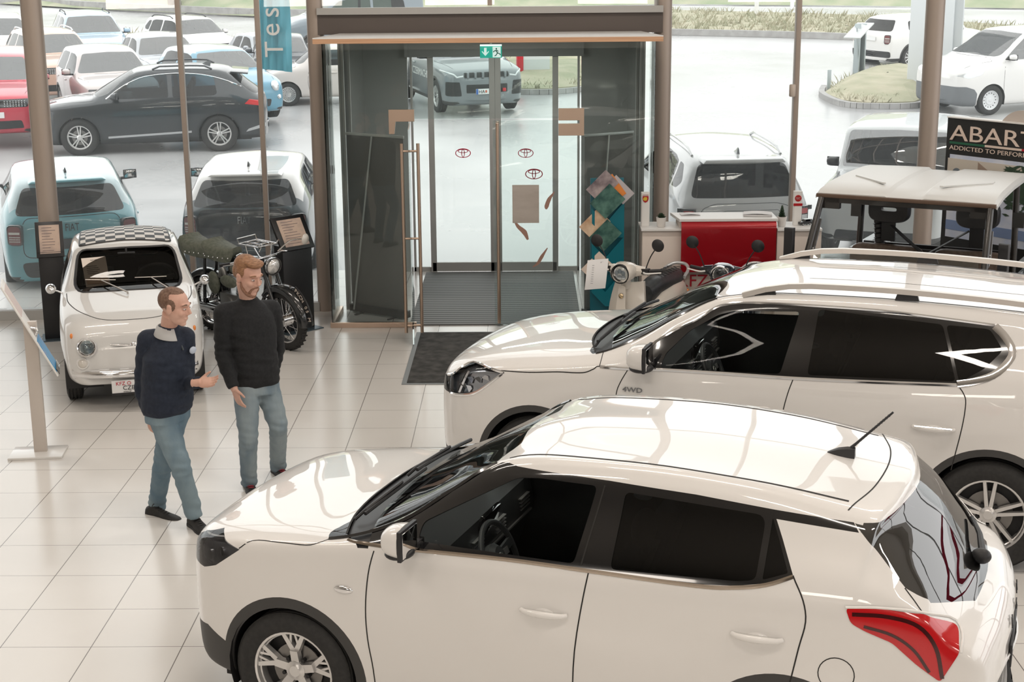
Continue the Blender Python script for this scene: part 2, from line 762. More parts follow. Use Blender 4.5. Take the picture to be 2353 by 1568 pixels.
    def extract(s, names, off=0.0, side=0):
        ids = {s.names.index(n) for n in names if n in s.names}
        fs = [f for f in s.bm.faces if f[s.reg] in ids and (not side or f.calc_center_median().y*side > 0)]
        idx, vs, out, nn = {}, [], [], []
        for f in fs:
            q = []
            for v in f.verts:
                if v not in idx:
                    idx[v] = len(vs)
                    n = s.normal_at(v.co)
                    vs.append(v.co+n*off)
                    nn.append(n)
                q.append(idx[v])
            out.append(q)
        return vs, out, nn

    def part(s, regs, name, m, parent, off=0.0, flip=False, side=0):
        vs, fs, nn = s.extract(regs if isinstance(regs, (list, tuple)) else [regs], off, side)
        if not fs:
            return None
        me = bpy.data.meshes.new(name)
        me.from_pydata(vs, [], [f[::-1] for f in fs] if flip else fs)
        me.materials.append(m)
        me.shade_smooth()
        me.normals_split_custom_set_from_vertices([(-n if flip else n) for n in nn])
        o = bpy.data.objects.new(name, me)
        COL.objects.link(o)
        o.parent = parent
        return o


def circle(cx, cz, r, n=28, a0=0, a1=2*PI):
    return [(cx+r*math.cos(a0+(a1-a0)*i/n), cz+r*math.sin(a0+(a1-a0)*i/n)) for i in range(n if abs(a1-a0-2*PI) < 1e-6 else n+1)]


def arch_poly(cx, cz, r, zlow, n=22):
    return circle(cx, cz, r, n, 0, PI)+[(cx-r, zlow), (cx+r, zlow)]


_WH = {}


def wheel_meshes(R, rim, w, style):
    key = (R, rim, w, style)
    if key in _WH:
        return _WH[key]
    hw = w/2
    t = MB()
    prof = [(rim-0.012, -hw*0.78), (rim+0.012, -hw*0.98), (R-0.055, -hw*1.06), (R-0.02, -hw*0.93), (R-0.004, -hw*0.74)]
    for g in (-0.42, -0.14, 0.14, 0.42):
        prof += [(R, (g-0.07)*w*0.8), (R-0.008, (g-0.045)*w*0.8), (R-0.008, (g+0.045)*w*0.8), (R, (g+0.07)*w*0.8)]
    prof += [(R-0.004, hw*0.74), (R-0.02, hw*0.93), (R-0.055, hw*1.06), (rim+0.012, hw*0.98), (rim-0.012, hw*0.78)]
    t.lathe(prof, ax=(0, 1, 0), n=44, caps=False)
    ot = t.build('tmp', RUBBER, smooth=50)
    m = MB()
    m.lathe([(rim-0.03, -hw*0.8), (rim+0.004, -hw*0.82), (rim+0.004, -hw*0.7), (rim-0.028, -hw*0.5), (rim-0.028, hw*0.55), (rim-0.008, hw*0.7), (rim+0.006, hw*0.80), (rim+0.002, hw*0.86), (rim-0.016, hw*0.82), (rim-0.022, hw*0.6)], ax=(0, 1, 0), n=44, caps=False)
    m.lathe([(0.0, hw*0.1), (rim-0.03, hw*0.1), (rim-0.03, hw*0.0), (0, 0)], ax=(0, 1, 0), n=32, mi=1)
    m.lathe([(0.04, hw*0.28), (rim*0.62, hw*0.28), (rim*0.62, hw*0.18), (0.04, hw*0.18)], ax=(0, 1, 0), n=32, mi=2)
    y0, y1 = hw*0.56, hw*0.72

    def spoke(a, r0, r1, w0, w1, a1=None, yy0=y0, yy1=y1, d=0.028):
        a1 = a if a1 is None else a1
        p0 = V3(r0*math.cos(a), 0, r0*math.sin(a))
        p1 = V3(r1*math.cos(a1), 0, r1*math.sin(a1))
        t0 = nrm(p1-p0)
        sd = np.cross(t0, V3(0, 1, 0))
        v = []
        for p, ww, yy in ((p0, w0, yy0), (p1, w1, yy1)):
            for sx, dy in ((-1, -d), (-0.75, 0), (0.75, 0), (1, -d)):
                v.append(p+sd*sx*ww/2+V3(0, yy+dy, 0))
        m.add(v, [(0, 1, 5, 4), (1, 2, 6, 5), (2, 3, 7, 6), (3, 0, 4, 7), (0, 3, 2, 1), (4, 5, 6, 7)])
    if style == 'y5':
        for k in range(5):
            a = 2*PI*k/5+PI/2
            spoke(a, 0.045, rim*0.50, 0.062, 0.058)
            for sg in (-1, 1):
                spoke(a, rim*0.42, rim-0.012, 0.040, 0.030, a+sg*0.27)
                spoke(a+sg*0.16, rim*0.62, rim-0.012, 0.018, 0.016, a+sg*0.05, y0*1.02, y1*1.0)
    elif style == 'multi':
        for k in range(5):
            a = 2*PI*k/5+PI/2
            for sg in (-1, 1):
                spoke(a+sg*0.25, 0.05, rim-0.012, 0.034, 0.028, a+sg*0.15)
    elif style == 'steel':
        m.lathe([(0.03, hw*0.62), (rim*0.45, hw*0.62), (rim*0.55, hw*0.42), (rim*0.86, hw*0.55), (rim-0.02, hw*0.5)], ax=(0, 1, 0), n=32, caps=False)
        for k in range(14):
            a = 2*PI*k/14
            m.cyl((rim*0.72*math.cos(a), hw*0.50, rim*0.72*math.sin(a)), (rim*0.72*math.cos(a), hw*0.535, rim*0.72*math.sin(a)), rim*0.06, n=8, mi=1)
    elif style == 'cover':
        for k in range(22):
            a = 2*PI*k/22
            spoke(a, rim*0.35, rim-0.012, 0.02, 0.04, d=0.01)
        m.lathe([(0, hw*0.75), (rim*0.38, hw*0.7), (rim*0.4, hw*0.5)], ax=(0, 1, 0), n=28)
    else:
        for k in range(10):
            a = 2*PI*k/10
            spoke(a, 0.05, rim-0.012, 0.045, 0.028)
    m.lathe([(0.0, hw*0.70), (0.03, hw*0.70), (0.04, hw*0.64), (0.055, hw*0.60), (0.060, hw*0.2)], ax=(0, 1, 0), n=24)
    for k in range(5):
        a = 2*PI*k/5+PI/2+PI/5
        m.cyl((0.075*math.cos(a), hw*0.3, 0.075*math.sin(a)), (0.075*math.cos(a), hw*0.58, 0.075*math.sin(a)), 0.011, n=8, mi=1)
    om = m.build('tmp', [ALLOY if style != 'steel' else mat('white_steel_wheel', (0.75, 0.76, 0.77), 0.45), SOFTBLACK, mat('brake_steel', (0.25, 0.24, 0.23), 0.4, metal=0.8)], smooth=30)
    _WH[key] = (ot.data, om.data)
    for o in (ot, om):
        bpy.data.objects.remove(o)
    return _WH[key]


def put_wheels(root, axles, y, R, rim, w, style, steer=0.0):
    a, b = wheel_meshes(R, rim, w, style)
    for i, ax in enumerate(axles):
        for sg in (-1, 1):
            o = bpy.data.objects.new('wheel', a)
            COL.objects.link(o)
            o.parent = root
            o.location = (ax, sg*y, R)
            o.rotation_euler = (0, 0, (PI if sg < 0 else 0)+(steer if i == 0 else 0))
            q = bpy.data.objects.new('rim', b)
            COL.objects.link(q)
            q.parent = o


def steering_wheel(root, c, r, tilt, emb=True):
    """rim in a plane tilted towards the driver (driver sits on +x side of it)"""
    ax = nrm(V3(math.cos(tilt), 0, math.sin(tilt)))
    u = V3(0, 1, 0)
    v = np.cross(ax, u)
    c = V3(c)
    m = MB()
    m.tube([c+r*(math.cos(2*PI*k/40)*u+math.sin(2*PI*k/40)*v) for k in range(40)], r*0.085, n=10, closed=True)
    for an in (0.15, PI-0.15, PI*1.5):
        m.bar(c-ax*0.02, c+(r*0.97)*(math.cos(an)*u+math.sin(an)*v), r*0.24, 0.02, up=ax)
    m.lathe([(0, 0.01), (r*0.30, 0.005), (r*0.42, -0.02), (r*0.40, -0.05), (0.03, -0.08), (0.03, -0.35), (0, -0.35)], c, ax, 24)
    o = m.build('steering_wheel', DASH, root)
    if emb:
        e = MB()
        e.tube([c+ax*0.008+r*0.12*(math.cos(2*PI*k/20)*u+0.8*math.sin(2*PI*k/20)*v) for k in range(20)], r*0.02, n=6, closed=True)
        for sg in (-1, 1):
            e.bar(c+sg*u*r*0.33-ax*0.005, c+sg*u*r*0.62-ax*0.002, r*0.2, 0.012, up=ax)
        e.build('wheel_emblem', ALLOY, o)
    return o


def seat(root, x, y, z0, w=0.48, name='front_seat', m=None, headrest=True, back=0.62, depth=0.5):
    b = MB()
    b.loft([[(x-depth/2+i*depth/4, y+sx*w/2*k, z0+zz*0.16) for sx, zz, k in ((-1, 0, 1), (-1, 0.9, 1), (-0.6, 1.0, 0.9), (0.6, 1.0, 0.9), (1, 0.9, 1), (1, 0, 1))] for i in range(5)])
    rx = 0.22
    b.loft([[(x+depth/2-0.05+rx*t*back/0.6+dx, y+sy*w/2*(1-0.25*t*t), z0+0.1+back*t) for dx, sy in ((-0.07, -0.8), (-0.03, -1), (0.07, -0.9), (0.07, 0.9), (-0.03, 1), (-0.07, 0.8))] for t in (0, 0.2, 0.5, 0.8, 1.0)])
    o = b.build(name, m or SEATM, root, smooth=60)
    if headrest:
        h = MB()
        xx, zz = x+depth/2-0.05+rx*1.12*back/0.6, z0+0.1+back+0.12
        h.ell((xx, y, zz), (0.06, 0.13, 0.10))
        for sg in (-1, 1):
            h.cyl((xx, y+sg*0.06, zz-0.16), (xx, y+sg*0.06, zz), 0.008, n=8)
        h.build('headrest', m or SEATM, o, smooth=60)
    return o


def mirror_pair(car, root, x, z, size=(0.13, 0.2, 0.15), m=None, foot=None, sides=(-1, 1), low=BLACK, yin=0.02):
    """door mirrors: shell, black lower half, glass"""
    for sg in sides:
        p, n = car.hit(x, z, 'side', sg)
        y0 = abs(p.y)-yin
        sx, sy, sz = size
        b = MB()
        c = V3(x+0.02, sg*(y0+0.05+sy/2), z+0.07)
        G = []
        for i in range(9):
            t = i/8
            a = PI/2*t
            rr = math.sin(a)**0.6 if i else 0.02
            G.append([(c[0]-sx*math.cos(a)*0.95, c[1]+sy/2*rr*math.copysign(abs(math.cos(q))**0.75, math.cos(q)), c[2]+sz/2*rr*math.copysign(abs(math.sin(q))**0.75, math.sin(q))) for q in [2*PI*k/24 for k in range(24)]])
        b.loft(G, caps=True)
        o = b.build('door_mirror', m, root, smooth=60)
        f = MB()
        f.box(c+V3(0.012, 0, 0), (0.022, sy*0.96, sz*0.96))
        f.bar((x+0.01, sg*(y0-0.03), z+0.01), (c[0]-0.02, c[1], c[2]-sz*0.42), 0.07, 0.035)
        f.ell(c+V3(-0.03, 0, -sz*0.40), (sx*0.62, sy*0.42, sz*0.17))
        f.build('mirror_base', low, o, bevel=0.006)
        g = MB()
        g.box(c+V3(0.026, 0, 0), (0.004, sy*0.82, sz*0.80))
        g.build('mirror_glass', CHROME, o, bevel=0.001)


def door_handle(car, root, x, z, length=0.2, side=-1, m=None, drop=0.0):
    p, n = car.hit(x, z, 'side', side)
    t = Vector((1, 0, 0))
    t = (t-n*t.dot(n)).normalized()
    v = n.cross(t)*(1 if n.cross(t).z > 0 else -1)
    b = MB()
    pts, rs = [], []
    for i in range(11):
        k = i/10
        s_ = (k-0.5)*length
        lift = 0.006+0.034*math.sin(PI*k)**0.5 if 0 < k < 1 else 0.004
        pts.append(V3(p+t*s_+n*lift+v*(drop*k)))
        rs.append(0.012+0.006*math.sin(PI*k))
    b.tube(pts, rs, n=10)
    b.ell(V3(p-n*0.006-v*0.006), (length*0.26, 0.012, 0.030), R=np.stack([V3(t), V3(n), V3(v)], 1))
    return b.build('door_handle', m, root, smooth=70)


def _local_ray(M, px, py):
    d = _r2*((px-W_PX/2)/F_PX)-_u2*((py-H_PX/2)/F_PX)+_fw
    I = M.inverted()
    return I@Vector((0, 0, CAM_Z)), (I.to_3x3()@d).normalized()


def _trace(s, px, py):
    o, d = _local_ray(s.M, px, py)
    loc, n, i, t = s.bvh.ray_cast(o, d)
    if loc is None:
        q = o+d*((s.bvh.find_nearest(o)[0]-o).length)
        for _ in range(12):
            loc = s.bvh.find_nearest(q)[0]
            q = o+d*((loc-o).dot(d))
        s.missed = True
    return loc


def _trs(s, pts, ax='xz'):
    r = []
    for p in pts:
        v = _trace(s, *p)
        r.append((v.x, v.z) if ax == 'xz' else (v.x, v.y) if ax == 'xy' else (v.y, v.z))
    return r


Car.trace, Car.tr = _trace, _trs


def placed(name, label, cat, loc, deg, group=None, pitch=0.0, scale=1.0):
    """an Empty on the ground; local x runs to the tail of the vehicle"""
    M = Matrix.Translation(Vector(loc))@Matrix.Rotation(math.radians(pitch), 4, 'X')@Matrix.Rotation(math.radians(deg), 4, 'Z')@Matrix.Scale(scale, 4)
    return thing(name, label, cat, M=M, group=group), M
ROWS_A = [
    (0.14, 0.80, 0.74, 0.42, 0.42, 0.34, 0.0), (0.15, 0.88, 0.82, 0.55, 0.5, 0.29, 0.0), (0.20, 0.97, 0.91, 0.66, 0.55, 0.245, 0.02),
    (0.32, 1.03, 0.975, 0.785, 0.6, 0.22, 0.06), (0.52, 1.07, 1.01, 0.865, 0.62, 0.21, 0.05), (0.82, 1.10, 1.05, 0.89, 0.62, 0.205, 0.04),
    (1.12, 1.125, 1.085, 0.895, 0.62, 0.20, 0.04), (1.26, 1.165, 1.10, 0.897, 0.60, 0.20, 0.06), (1.50, 1.295, 1.11, 0.90, 0.60, 0.20, 0.05),
    (1.80, 1.47, 1.12, 0.90, 0.60, 0.20, 0.05), (2.06, 1.585, 1.13, 0.90, 0.60, 0.20, 0.05), (2.30, 1.622, 1.135, 0.90, 0.61, 0.20, 0.03), (2.75, 1.635, 1.15, 0.90, 0.615, 0.20, 0.0),
    (3.25, 1.612, 1.17, 0.90, 0.61, 0.205, 0.0), (3.60, 1.565, 1.18, 0.895, 0.60, 0.215, -0.08), (3.77, 1.525, 1.18, 0.888, 0.59, 0.225, -0.18),
    (3.79, 1.485, 1.18, 0.886, 0.58, 0.23, -0.18), (3.93, 1.36, 1.17, 0.878, 0.61, 0.24, -0.17), (4.08, 1.20, 1.13, 0.865, 0.64, 0.26, -0.13),
    (4.19, 1.08, 1.03, 0.845, 0.6, 0.28, -0.10), (4.31, 1.01, 0.96, 0.835, 0.58, 0.31, -0.10), (4.38, 0.90, 0.85, 0.80, 0.55, 0.35, -0.09), (4.40, 0.75, 0.71, 0.75, 0.5, 0.43, -0.07)]
ROWS_B = [
    (0.20, 0.85, 0.78, 0.52, 0.5, 0.40, 0), (0.21, 0.95, 0.88, 0.64, 0.55, 0.34, 0), (0.27, 1.04, 0.96, 0.76, 0.6, 0.29, 0.03), (0.39, 1.10, 1.01, 0.87, 0.65, 0.27, 0.05),
    (0.60, 1.155, 1.055, 0.94, 0.68, 0.25, 0.06), (0.9, 1.205, 1.095, 0.965, 0.7, 0.25, 0.05), (1.3, 1.25, 1.14, 0.97, 0.7, 0.25, 0.05), (1.52, 1.285, 1.17, 0.97, 0.70, 0.25, 0.10),
    (1.8, 1.43, 1.195, 0.97, 0.69, 0.25, 0.08), (2.1, 1.60, 1.205, 0.97, 0.69, 0.25, 0.07), (2.42, 1.725, 1.215, 0.97, 0.69, 0.25, 0.05), (2.8, 1.775, 1.225, 0.97, 0.70, 0.25, 0.02),
    (3.4, 1.785, 1.24, 0.97, 0.70, 0.25, 0), (4.1, 1.765, 1.27, 0.965, 0.69, 0.25, 0), (4.6, 1.735, 1.30, 0.955, 0.67, 0.26, -0.04), (4.8, 1.69, 1.31, 0.945, 0.66, 0.28, -0.06),
    (4.92, 1.5, 1.28, 0.93, 0.68, 0.30, -0.06), (5.0, 1.28, 1.2, 0.91, 0.65, 0.33, -0.06), (5.06, 1.05, 1.0, 0.88, 0.6, 0.36, -0.05), (5.1, 0.8, 0.76, 0.83, 0.5, 0.45, -0.03)]
ROWS_V = [
    (0.075, 0.60, 0.54, 0.40, 0.35, 0.29, 0.02), (0.09, 0.70, 0.63, 0.50, 0.4, 0.25, 0.03), (0.17, 0.79, 0.70, 0.58, 0.42, 0.23, 0.05), (0.32, 0.86, 0.765, 0.635, 0.45, 0.22, 0.06),
    (0.58, 0.925, 0.82, 0.665, 0.47, 0.21, 0.05), (0.82, 0.975, 0.87, 0.67, 0.48, 0.20, 0.04), (0.98, 1.02, 0.90, 0.67, 0.48, 0.20, 0.05), (1.13, 1.145, 0.915, 0.67, 0.475, 0.20, 0.06),
    (1.30, 1.28, 0.92, 0.67, 0.475, 0.20, 0.05), (1.45, 1.345, 0.92, 0.67, 0.48, 0.20, 0.03), (1.75, 1.375, 0.92, 0.67, 0.485, 0.20, 0), (2.15, 1.36, 0.92, 0.67, 0.48, 0.20, 0),
    (2.45, 1.28, 0.91, 0.655, 0.46, 0.21, -0.03), (2.66, 1.11, 0.88, 0.64, 0.44, 0.23, -0.05), (2.80, 0.92, 0.81, 0.61, 0.43, 0.26, -0.06), (2.90, 0.72, 0.65, 0.56, 0.4, 0.31, -0.06), (2.93, 0.58, 0.53, 0.50, 0.35, 0.38, -0.04)]
# ------------------------------------------------------------------ hall: floor, ceiling, walls
SLOPE = 0.04


def out(px, py, dz=0.0):
    """point of the sloping yard outside under a photo pixel"""
    d = _r2*((px-W_PX/2)/F_PX)-_u2*((py-H_PX/2)/F_PX)+_fw
    t = (CAM_Z+SLOPE*20-dz)/(SLOPE*d.y-d.z)
    return Vector((0, 0, CAM_Z))+d*t


def yard_z(y):
    return SLOPE*(y-20) if y > 20 else 0.0


def tile_material():
    m = mat('floor_tiles', (0.74, 0.72, 0.69), 0.2)
    nt, N, L, b = nodes_of(m)
    tc = N.new('ShaderNodeTexCoord')
    sp = N.new('ShaderNodeSeparateXYZ')
    L.new(tc.outputs['Object'], sp.inputs[0])
    masks = []
    for ax, off, half in (('X', -0.9933, 0.0032), ('Y', 16.079, 0.0026)):
        a = N.new('ShaderNodeMath')
        a.operation = 'SUBTRACT'
        a.inputs[1].default_value = off
        L.new(sp.outputs[ax], a.inputs[0])
        q = N.new('ShaderNodeMath')
        q.operation = 'PINGPONG'
        q.inputs[1].default_value = 0.275
        L.new(a.outputs[0], q.inputs[0])
        g = N.new('ShaderNodeMath')
        g.operation = 'LESS_THAN'
        g.inputs[1].default_value = half
        L.new(q.outputs[0], g.inputs[0])
        masks.append(g)
    mx = N.new('ShaderNodeMath')
    mx.operation = 'MAXIMUM'
    L.new(masks[0].outputs[0], mx.inputs[0])
    L.new(masks[1].outputs[0], mx.inputs[1])
    nz = N.new('ShaderNodeTexNoise')
    nz.inputs['Scale'].default_value = 1.3
    nz.inputs['Detail'].default_value = 5
    L.new(tc.outputs['Object'], nz.inputs['Vector'])
    cr = N.new('ShaderNodeMix')
    cr.data_type = 'RGBA'
    cr.inputs['A'].default_value = (0.70, 0.68, 0.65, 1)
    cr.inputs['B'].default_value = (0.78, 0.76, 0.73, 1)
    L.new(nz.outputs['Fac'], cr.inputs['Factor'])
    c2 = N.new('ShaderNodeMix')
    c2.data_type = 'RGBA'
    c2.inputs['B'].default_value = (0.20, 0.18, 0.17, 1)
    L.new(mx.outputs[0], c2.inputs['Factor'])
    L.new(cr.outputs['Result'], c2.inputs['A'])
    L.new(c2.outputs['Result'], b.inputs['Base Color'])
    rr = N.new('ShaderNodeMapRange')
    rr.inputs['To Min'].default_value = 0.16
    rr.inputs['To Max'].default_value = 0.26
    L.new(nz.outputs['Fac'], rr.inputs['Value'])
    L.new(rr.outputs['Result'], b.inputs['Roughness'])
    return m


FLOORM = tile_material()
m = MB()
m.box((0, 5.0, -0.1), (30, 29.8, 0.2))
struct(m.build('floor', FLOORM, smooth=0), 'pale floor tiles of the showroom')
PLASTER = mat('white_plaster', (0.72, 0.68, 0.63), 0.8)
m = MB()
m.box((0, 4.2, 8.1), (30, 28, 0.2))
struct(m.build('ceiling', PLASTER, smooth=0))
m = MB()
m.box((0, -9.9, 4), (30, 0.2, 8.2))
struct(m.build('wall_back', PLASTER, smooth=0))
m = MB()
m.box((-12.1, 3.5, 4), (0.2, 27, 8.2))
struct(m.build('wall_left', PLASTER, smooth=0))
m = MB()
m.box((12.1, -1.0, 1.6), (0.2, 18, 3.2))
m.box((12.1, 12.5, 0.15), (0.2, 9, 0.3))
m.box((12.1, 3.5, 7.6), (0.2, 27, 1.2))
struct(m.build('wall_right', PLASTER, smooth=0))
m = MB()
for z in (0.95, 2.3):
    m.box((12.02, 12.5, z), (0.06, 9, 0.32))
struct(m.build('trim_15', mat('reflection_red', (0.45, 0.02, 0.06), 0.4), smooth=0))  # unseen red bands, added for the stripes reflected in the rear window
m = MB()
for k in range(4):
    m.box((12.1, 8.1+3.0*k, 3.6), (0.12, 0.09, 6.8))
struct(m.build('trim_16', mat('fascia_grey', (0.4, 0.4, 0.4), 0.5), smooth=0))
# gallery floor on which the photographer stands
m = MB()
m.box((0, -5.3, 2.3), (24, 9.2, 0.3))
struct(m.build('trim_9', PLASTER, smooth=0))

# ------------------------------------------------------------------ glazed front
BRONZE = mat('bronze_aluminium', (0.42, 0.35, 0.30), 0.42, metal=0.25)
GREYALU = mat('grey_aluminium', (0.48, 0.475, 0.46), 0.4, metal=0.3)
COLUMNM = mat('silver_column_paint', (0.78, 0.79, 0.80), 0.30, metal=0.45)
PANE = glass('wet_hazy_window', (0.94, 0.955, 0.955), 1.40, veil=0.035)  # veil puts the milky outdoor haze into the wet pane
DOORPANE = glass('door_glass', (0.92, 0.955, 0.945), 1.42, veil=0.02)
INPANE = glass('indoor_glass', (0.92, 0.955, 0.945), 1.45, veil=0.03)  # pale veil mixed in to lighten the dark lobby behind
PA, PB = Vector((-9.6, 16.77, 0)), Vector((-2.46, 17.50, 0))
fdir = (PB-PA).normalized()


def on_front(px, py):
    """point of the left glazed front under a photo pixel"""
    o = Vector((0, 0, CAM_Z))
    d = (at_y(px, py, 10)-o)
    n = Vector((-fdir.y, fdir.x, 0))
    t = (PA-o).dot(n)/d.dot(n)
    return o+d*t


def upright(name, foot, w, dpt, ang, h=8.0, m_=BRONZE, r=None, z0=0.0):
    b = MB()
    if r:
        b.lathe([(r, 0), (r, h)], (0, 0, z0), n=36)
    else:
        b.box((0, 0, z0+h/2), (w, dpt, h))
    o = b.build(name, m_, smooth=40, bevel=0 if r else 0.004)
    o.location = (foot[0], foot[1], 0)
    o.rotation_euler = (0, 0, ang)
    return struct(o)


FANG = math.atan2(fdir.y, fdir.x)
p1, p2 = on_front(424, 270), on_front(602, 270)
for k, p in enumerate((p1, p2)):
    upright('trim_%d' % (k+1), p, 0.055, 0.14, FANG)
upright('column_left', at_y(95, 300, 16.55), 0, 0, 0, r=0.112)
upright('column_door_left', at_y(734, 300, 17.50), 0, 0, 0, r=0.096)
upright('column_door_right', at_y(1521, 200, 17.55), 0, 0, 0, r=0.102)
upright('column_right', at_y(2133, 300, 17.2), 0, 0, 0, r=0.105)
pr = at_y(1826, 270, 17.7)
upright('trim_3', pr, 0.055, 0.14, 0)
m = MB()
q = at_y(1821, 208, 17.62)
m.lathe([(0.03, -0.07), (0.038, -0.06), (0.038, 0.06), (0.03, 0.07)], (q.x, q.y, q.z), n=16)
struct(m.build('trim_8', mat('beige_sleeve', (0.6, 0.52, 0.45), 0.5), smooth=40))


def pane(name, a, b, z0, z1, m_, t=0.012):
    a, b = Vector(a), Vector(b)
    mb = MB()
    mb.bar((a.x, a.y, (z0+z1)/2), (b.x, b.y, (z0+z1)/2), t, z1-z0)
    return struct(mb.build(name, m_, smooth=0))


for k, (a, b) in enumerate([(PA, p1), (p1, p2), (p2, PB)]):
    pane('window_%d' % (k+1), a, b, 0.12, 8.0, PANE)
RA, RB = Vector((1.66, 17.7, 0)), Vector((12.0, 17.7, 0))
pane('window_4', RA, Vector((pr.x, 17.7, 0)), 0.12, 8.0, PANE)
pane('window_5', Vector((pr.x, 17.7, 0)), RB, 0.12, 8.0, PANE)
SILL = mat('plinth_grey', (0.50, 0.50, 0.49), 0.5)
m = MB()
m.bar((PA.x, PA.y, 0.055), (PB.x, PB.y, 0.055), 0.16, 0.11)
struct(m.build('baseboard_left', SILL, smooth=0, bevel=0.004))
m = MB()
m.bar((RA.x, RA.y, 0.055), (RB.x, RB.y, 0.055), 0.16, 0.11)
struct(m.build('baseboard_right', SILL, smooth=0, bevel=0.004))
# transoms high above, seen only in reflections
m = MB()
for z in (5.3, 7.9):
    m.bar((PA.x, PA.y, z), (PB.x, PB.y, z), 0.12, 0.08)
    m.bar((PB.x, PB.y, z), (RA.x, RA.y, z), 0.12, 0.08)
    m.bar((RA.x, RA.y, z), (RB.x, RB.y, z), 0.12, 0.08)
struct(m.build('trim_4', BRONZE, smooth=0))

# ------------------------------------------------------------------ entrance lobby
XL, XR, YF, YM, YB = -2.20, 1.40, 16.6, 17.5, 19.8
m = MB()
m.box(((XL+XR)/2, 17.42, 3.475), (XR-XL+0.3, 0.10, 0.075))
struct(m.build('trim_5', GREYALU, smooth=0))
m = MB()
m.box(((XL+XR)/2, 17.44, 3.33), (XR-XL+0.3, 0.06, 0.23))
struct(m.build('trim_6', mat('dark_brown_panel', (0.115, 0.095, 0.085), 0.6), smooth=0))
m = MB()
m.box(((XL+XR)/2, 17.45, 5.75), (0.05, 0.1, 4.45))
struct(m.build('trim_7', BRONZE, smooth=0))
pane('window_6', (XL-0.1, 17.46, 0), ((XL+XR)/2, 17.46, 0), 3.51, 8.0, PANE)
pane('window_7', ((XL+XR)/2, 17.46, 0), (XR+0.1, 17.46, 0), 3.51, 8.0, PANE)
# lobby roof board: white top, layered wood edge
WOOD = noise_mat('plywood_edge', (0.55, 0.30, 0.17), (0.72, 0.45, 0.28), 3.0, 0.45, stretch=(0.6, 0.6, 90))
t = thing('lobby_roof_board', 'wide white board with layered wooden edge above the entrance lobby', 'canopy', ((XL+XR)/2, 16.85, 3.19))
m = MB()
m.prism([(-1.86, -0.55), (1.86, -0.55), (1.70, 0.52), (-1.70, 0.52)], (0, 0, 0.03), (1, 0, 0), (0, 1, 0), 0.012)
m.build('top_face', WHITEPLASTIC, t, smooth=0)
m = MB()
m.prism([(-1.86, -0.55), (1.86, -0.55), (1.70, 0.52), (-1.70, 0.52)], (0, 0, -0.02), (1, 0, 0), (0, 1, 0), 0.05)
m.build('board', WOOD, t, smooth=0)
m = MB()
m.box(((XL+XR)/2, 18.75, 3.2), (XR-XL, 2.5, 0.16))
struct(m.build('roof_lobby', mat('lobby_roof_grey', (0.5, 0.52, 0.52), 0.6), smooth=0))
# back of the lobby: side walls, header, sliding door
LOBBYWALL = mat('lobby_wall_panel', (0.33, 0.345, 0.335), 0.12, coat=0.8)
for nm, xw, ya, yb in (('wall_lobby_left', -2.12, 18.2, 19.8), ('wall_lobby_right', 1.34, 18.2, 19.8)):
    m = MB()
    m.box((xw, (ya+yb)/2, 1.56), (0.05, yb-ya, 3.12))
    struct(m.build(nm, LOBBYWALL, smooth=0))
for k, (xa, xb) in enumerate(((-2.12, -1.53), (0.72, 1.34))):
    m = MB()
    m.box(((xa+xb)/2, YB, 1.56), (xb-xa, 0.06, 3.12))
    struct(m.build('wall_lobby_%s' % ('back_left', 'back_right')[k], LOBBYWALL, smooth=0))
m = MB()
m.box((-0.405, YB-0.05, 2.97), (2.3, 0.2, 0.29))
m.box((-0.405, YB-0.155, 2.835), (2.3, 0.01, 0.012))
struct(m.build('wall_lobby_header', mat('door_header_grey', (0.36, 0.37, 0.36), 0.45), smooth=0))
for k, xw in enumerate((-2.12, 1.34)):
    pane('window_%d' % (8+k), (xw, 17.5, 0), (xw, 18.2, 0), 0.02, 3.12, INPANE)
    for j, yy in enumerate((17.56, 18.17)):
        m = MB()
        m.box((xw, yy, 1.56), (0.06, 0.07, 3.12))
        struct(m.build('trim_%d' % (10+2*k+j), GREYALU, smooth=0))
DOORX = [-1.50, -1.25, -0.40, 0.40, 0.70]
t = thing('sliding_door', 'automatic glass sliding door with grey metal frames at the back of the lobby', 'door', (-0.4, YB, 0))
for k in range(4):
    xa, xb = DOORX[k]+0.4, DOORX[k+1]+0.4
    f = MB()
    wv = 0.075
    zt = 2.82
    yo = 0.0 if k in (0, 3) else -0.05
    if k in (1, 2):
        f.box((xa+wv/2-0.02 if k == 1 else xa+wv/2, yo, zt/2), (wv, 0.05, zt))
        f.box((xb-wv/2 if k == 1 else xb-wv/2+0.02, yo, zt/2), (wv, 0.05, zt))
        f.box(((xa+xb)/2, yo, 0.07), (xb-xa, 0.05, 0.12))
    else:
        f.box(((xa+xb)/2, yo, 0.03), (xb-xa, 0.05, 0.06))
        f.box((xa+0.015 if k == 0 else xb-0.015, yo, zt/2), (0.03, 0.05, zt))
    o = f.build('door_frame' if k in (1, 2) else 'side_frame', GREYALU, t, smooth=0, bevel=0.003)
    g = MB()
    g.box(((xa+xb)/2, yo, 1.42), (xb-xa-0.06, 0.010, 2.72))
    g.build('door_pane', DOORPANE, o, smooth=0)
m = MB()
m.box((0, -0.02, 1.42), (0.022, 0.06, 2.8))
m.build('door_seal', BLACK, t, smooth=0)
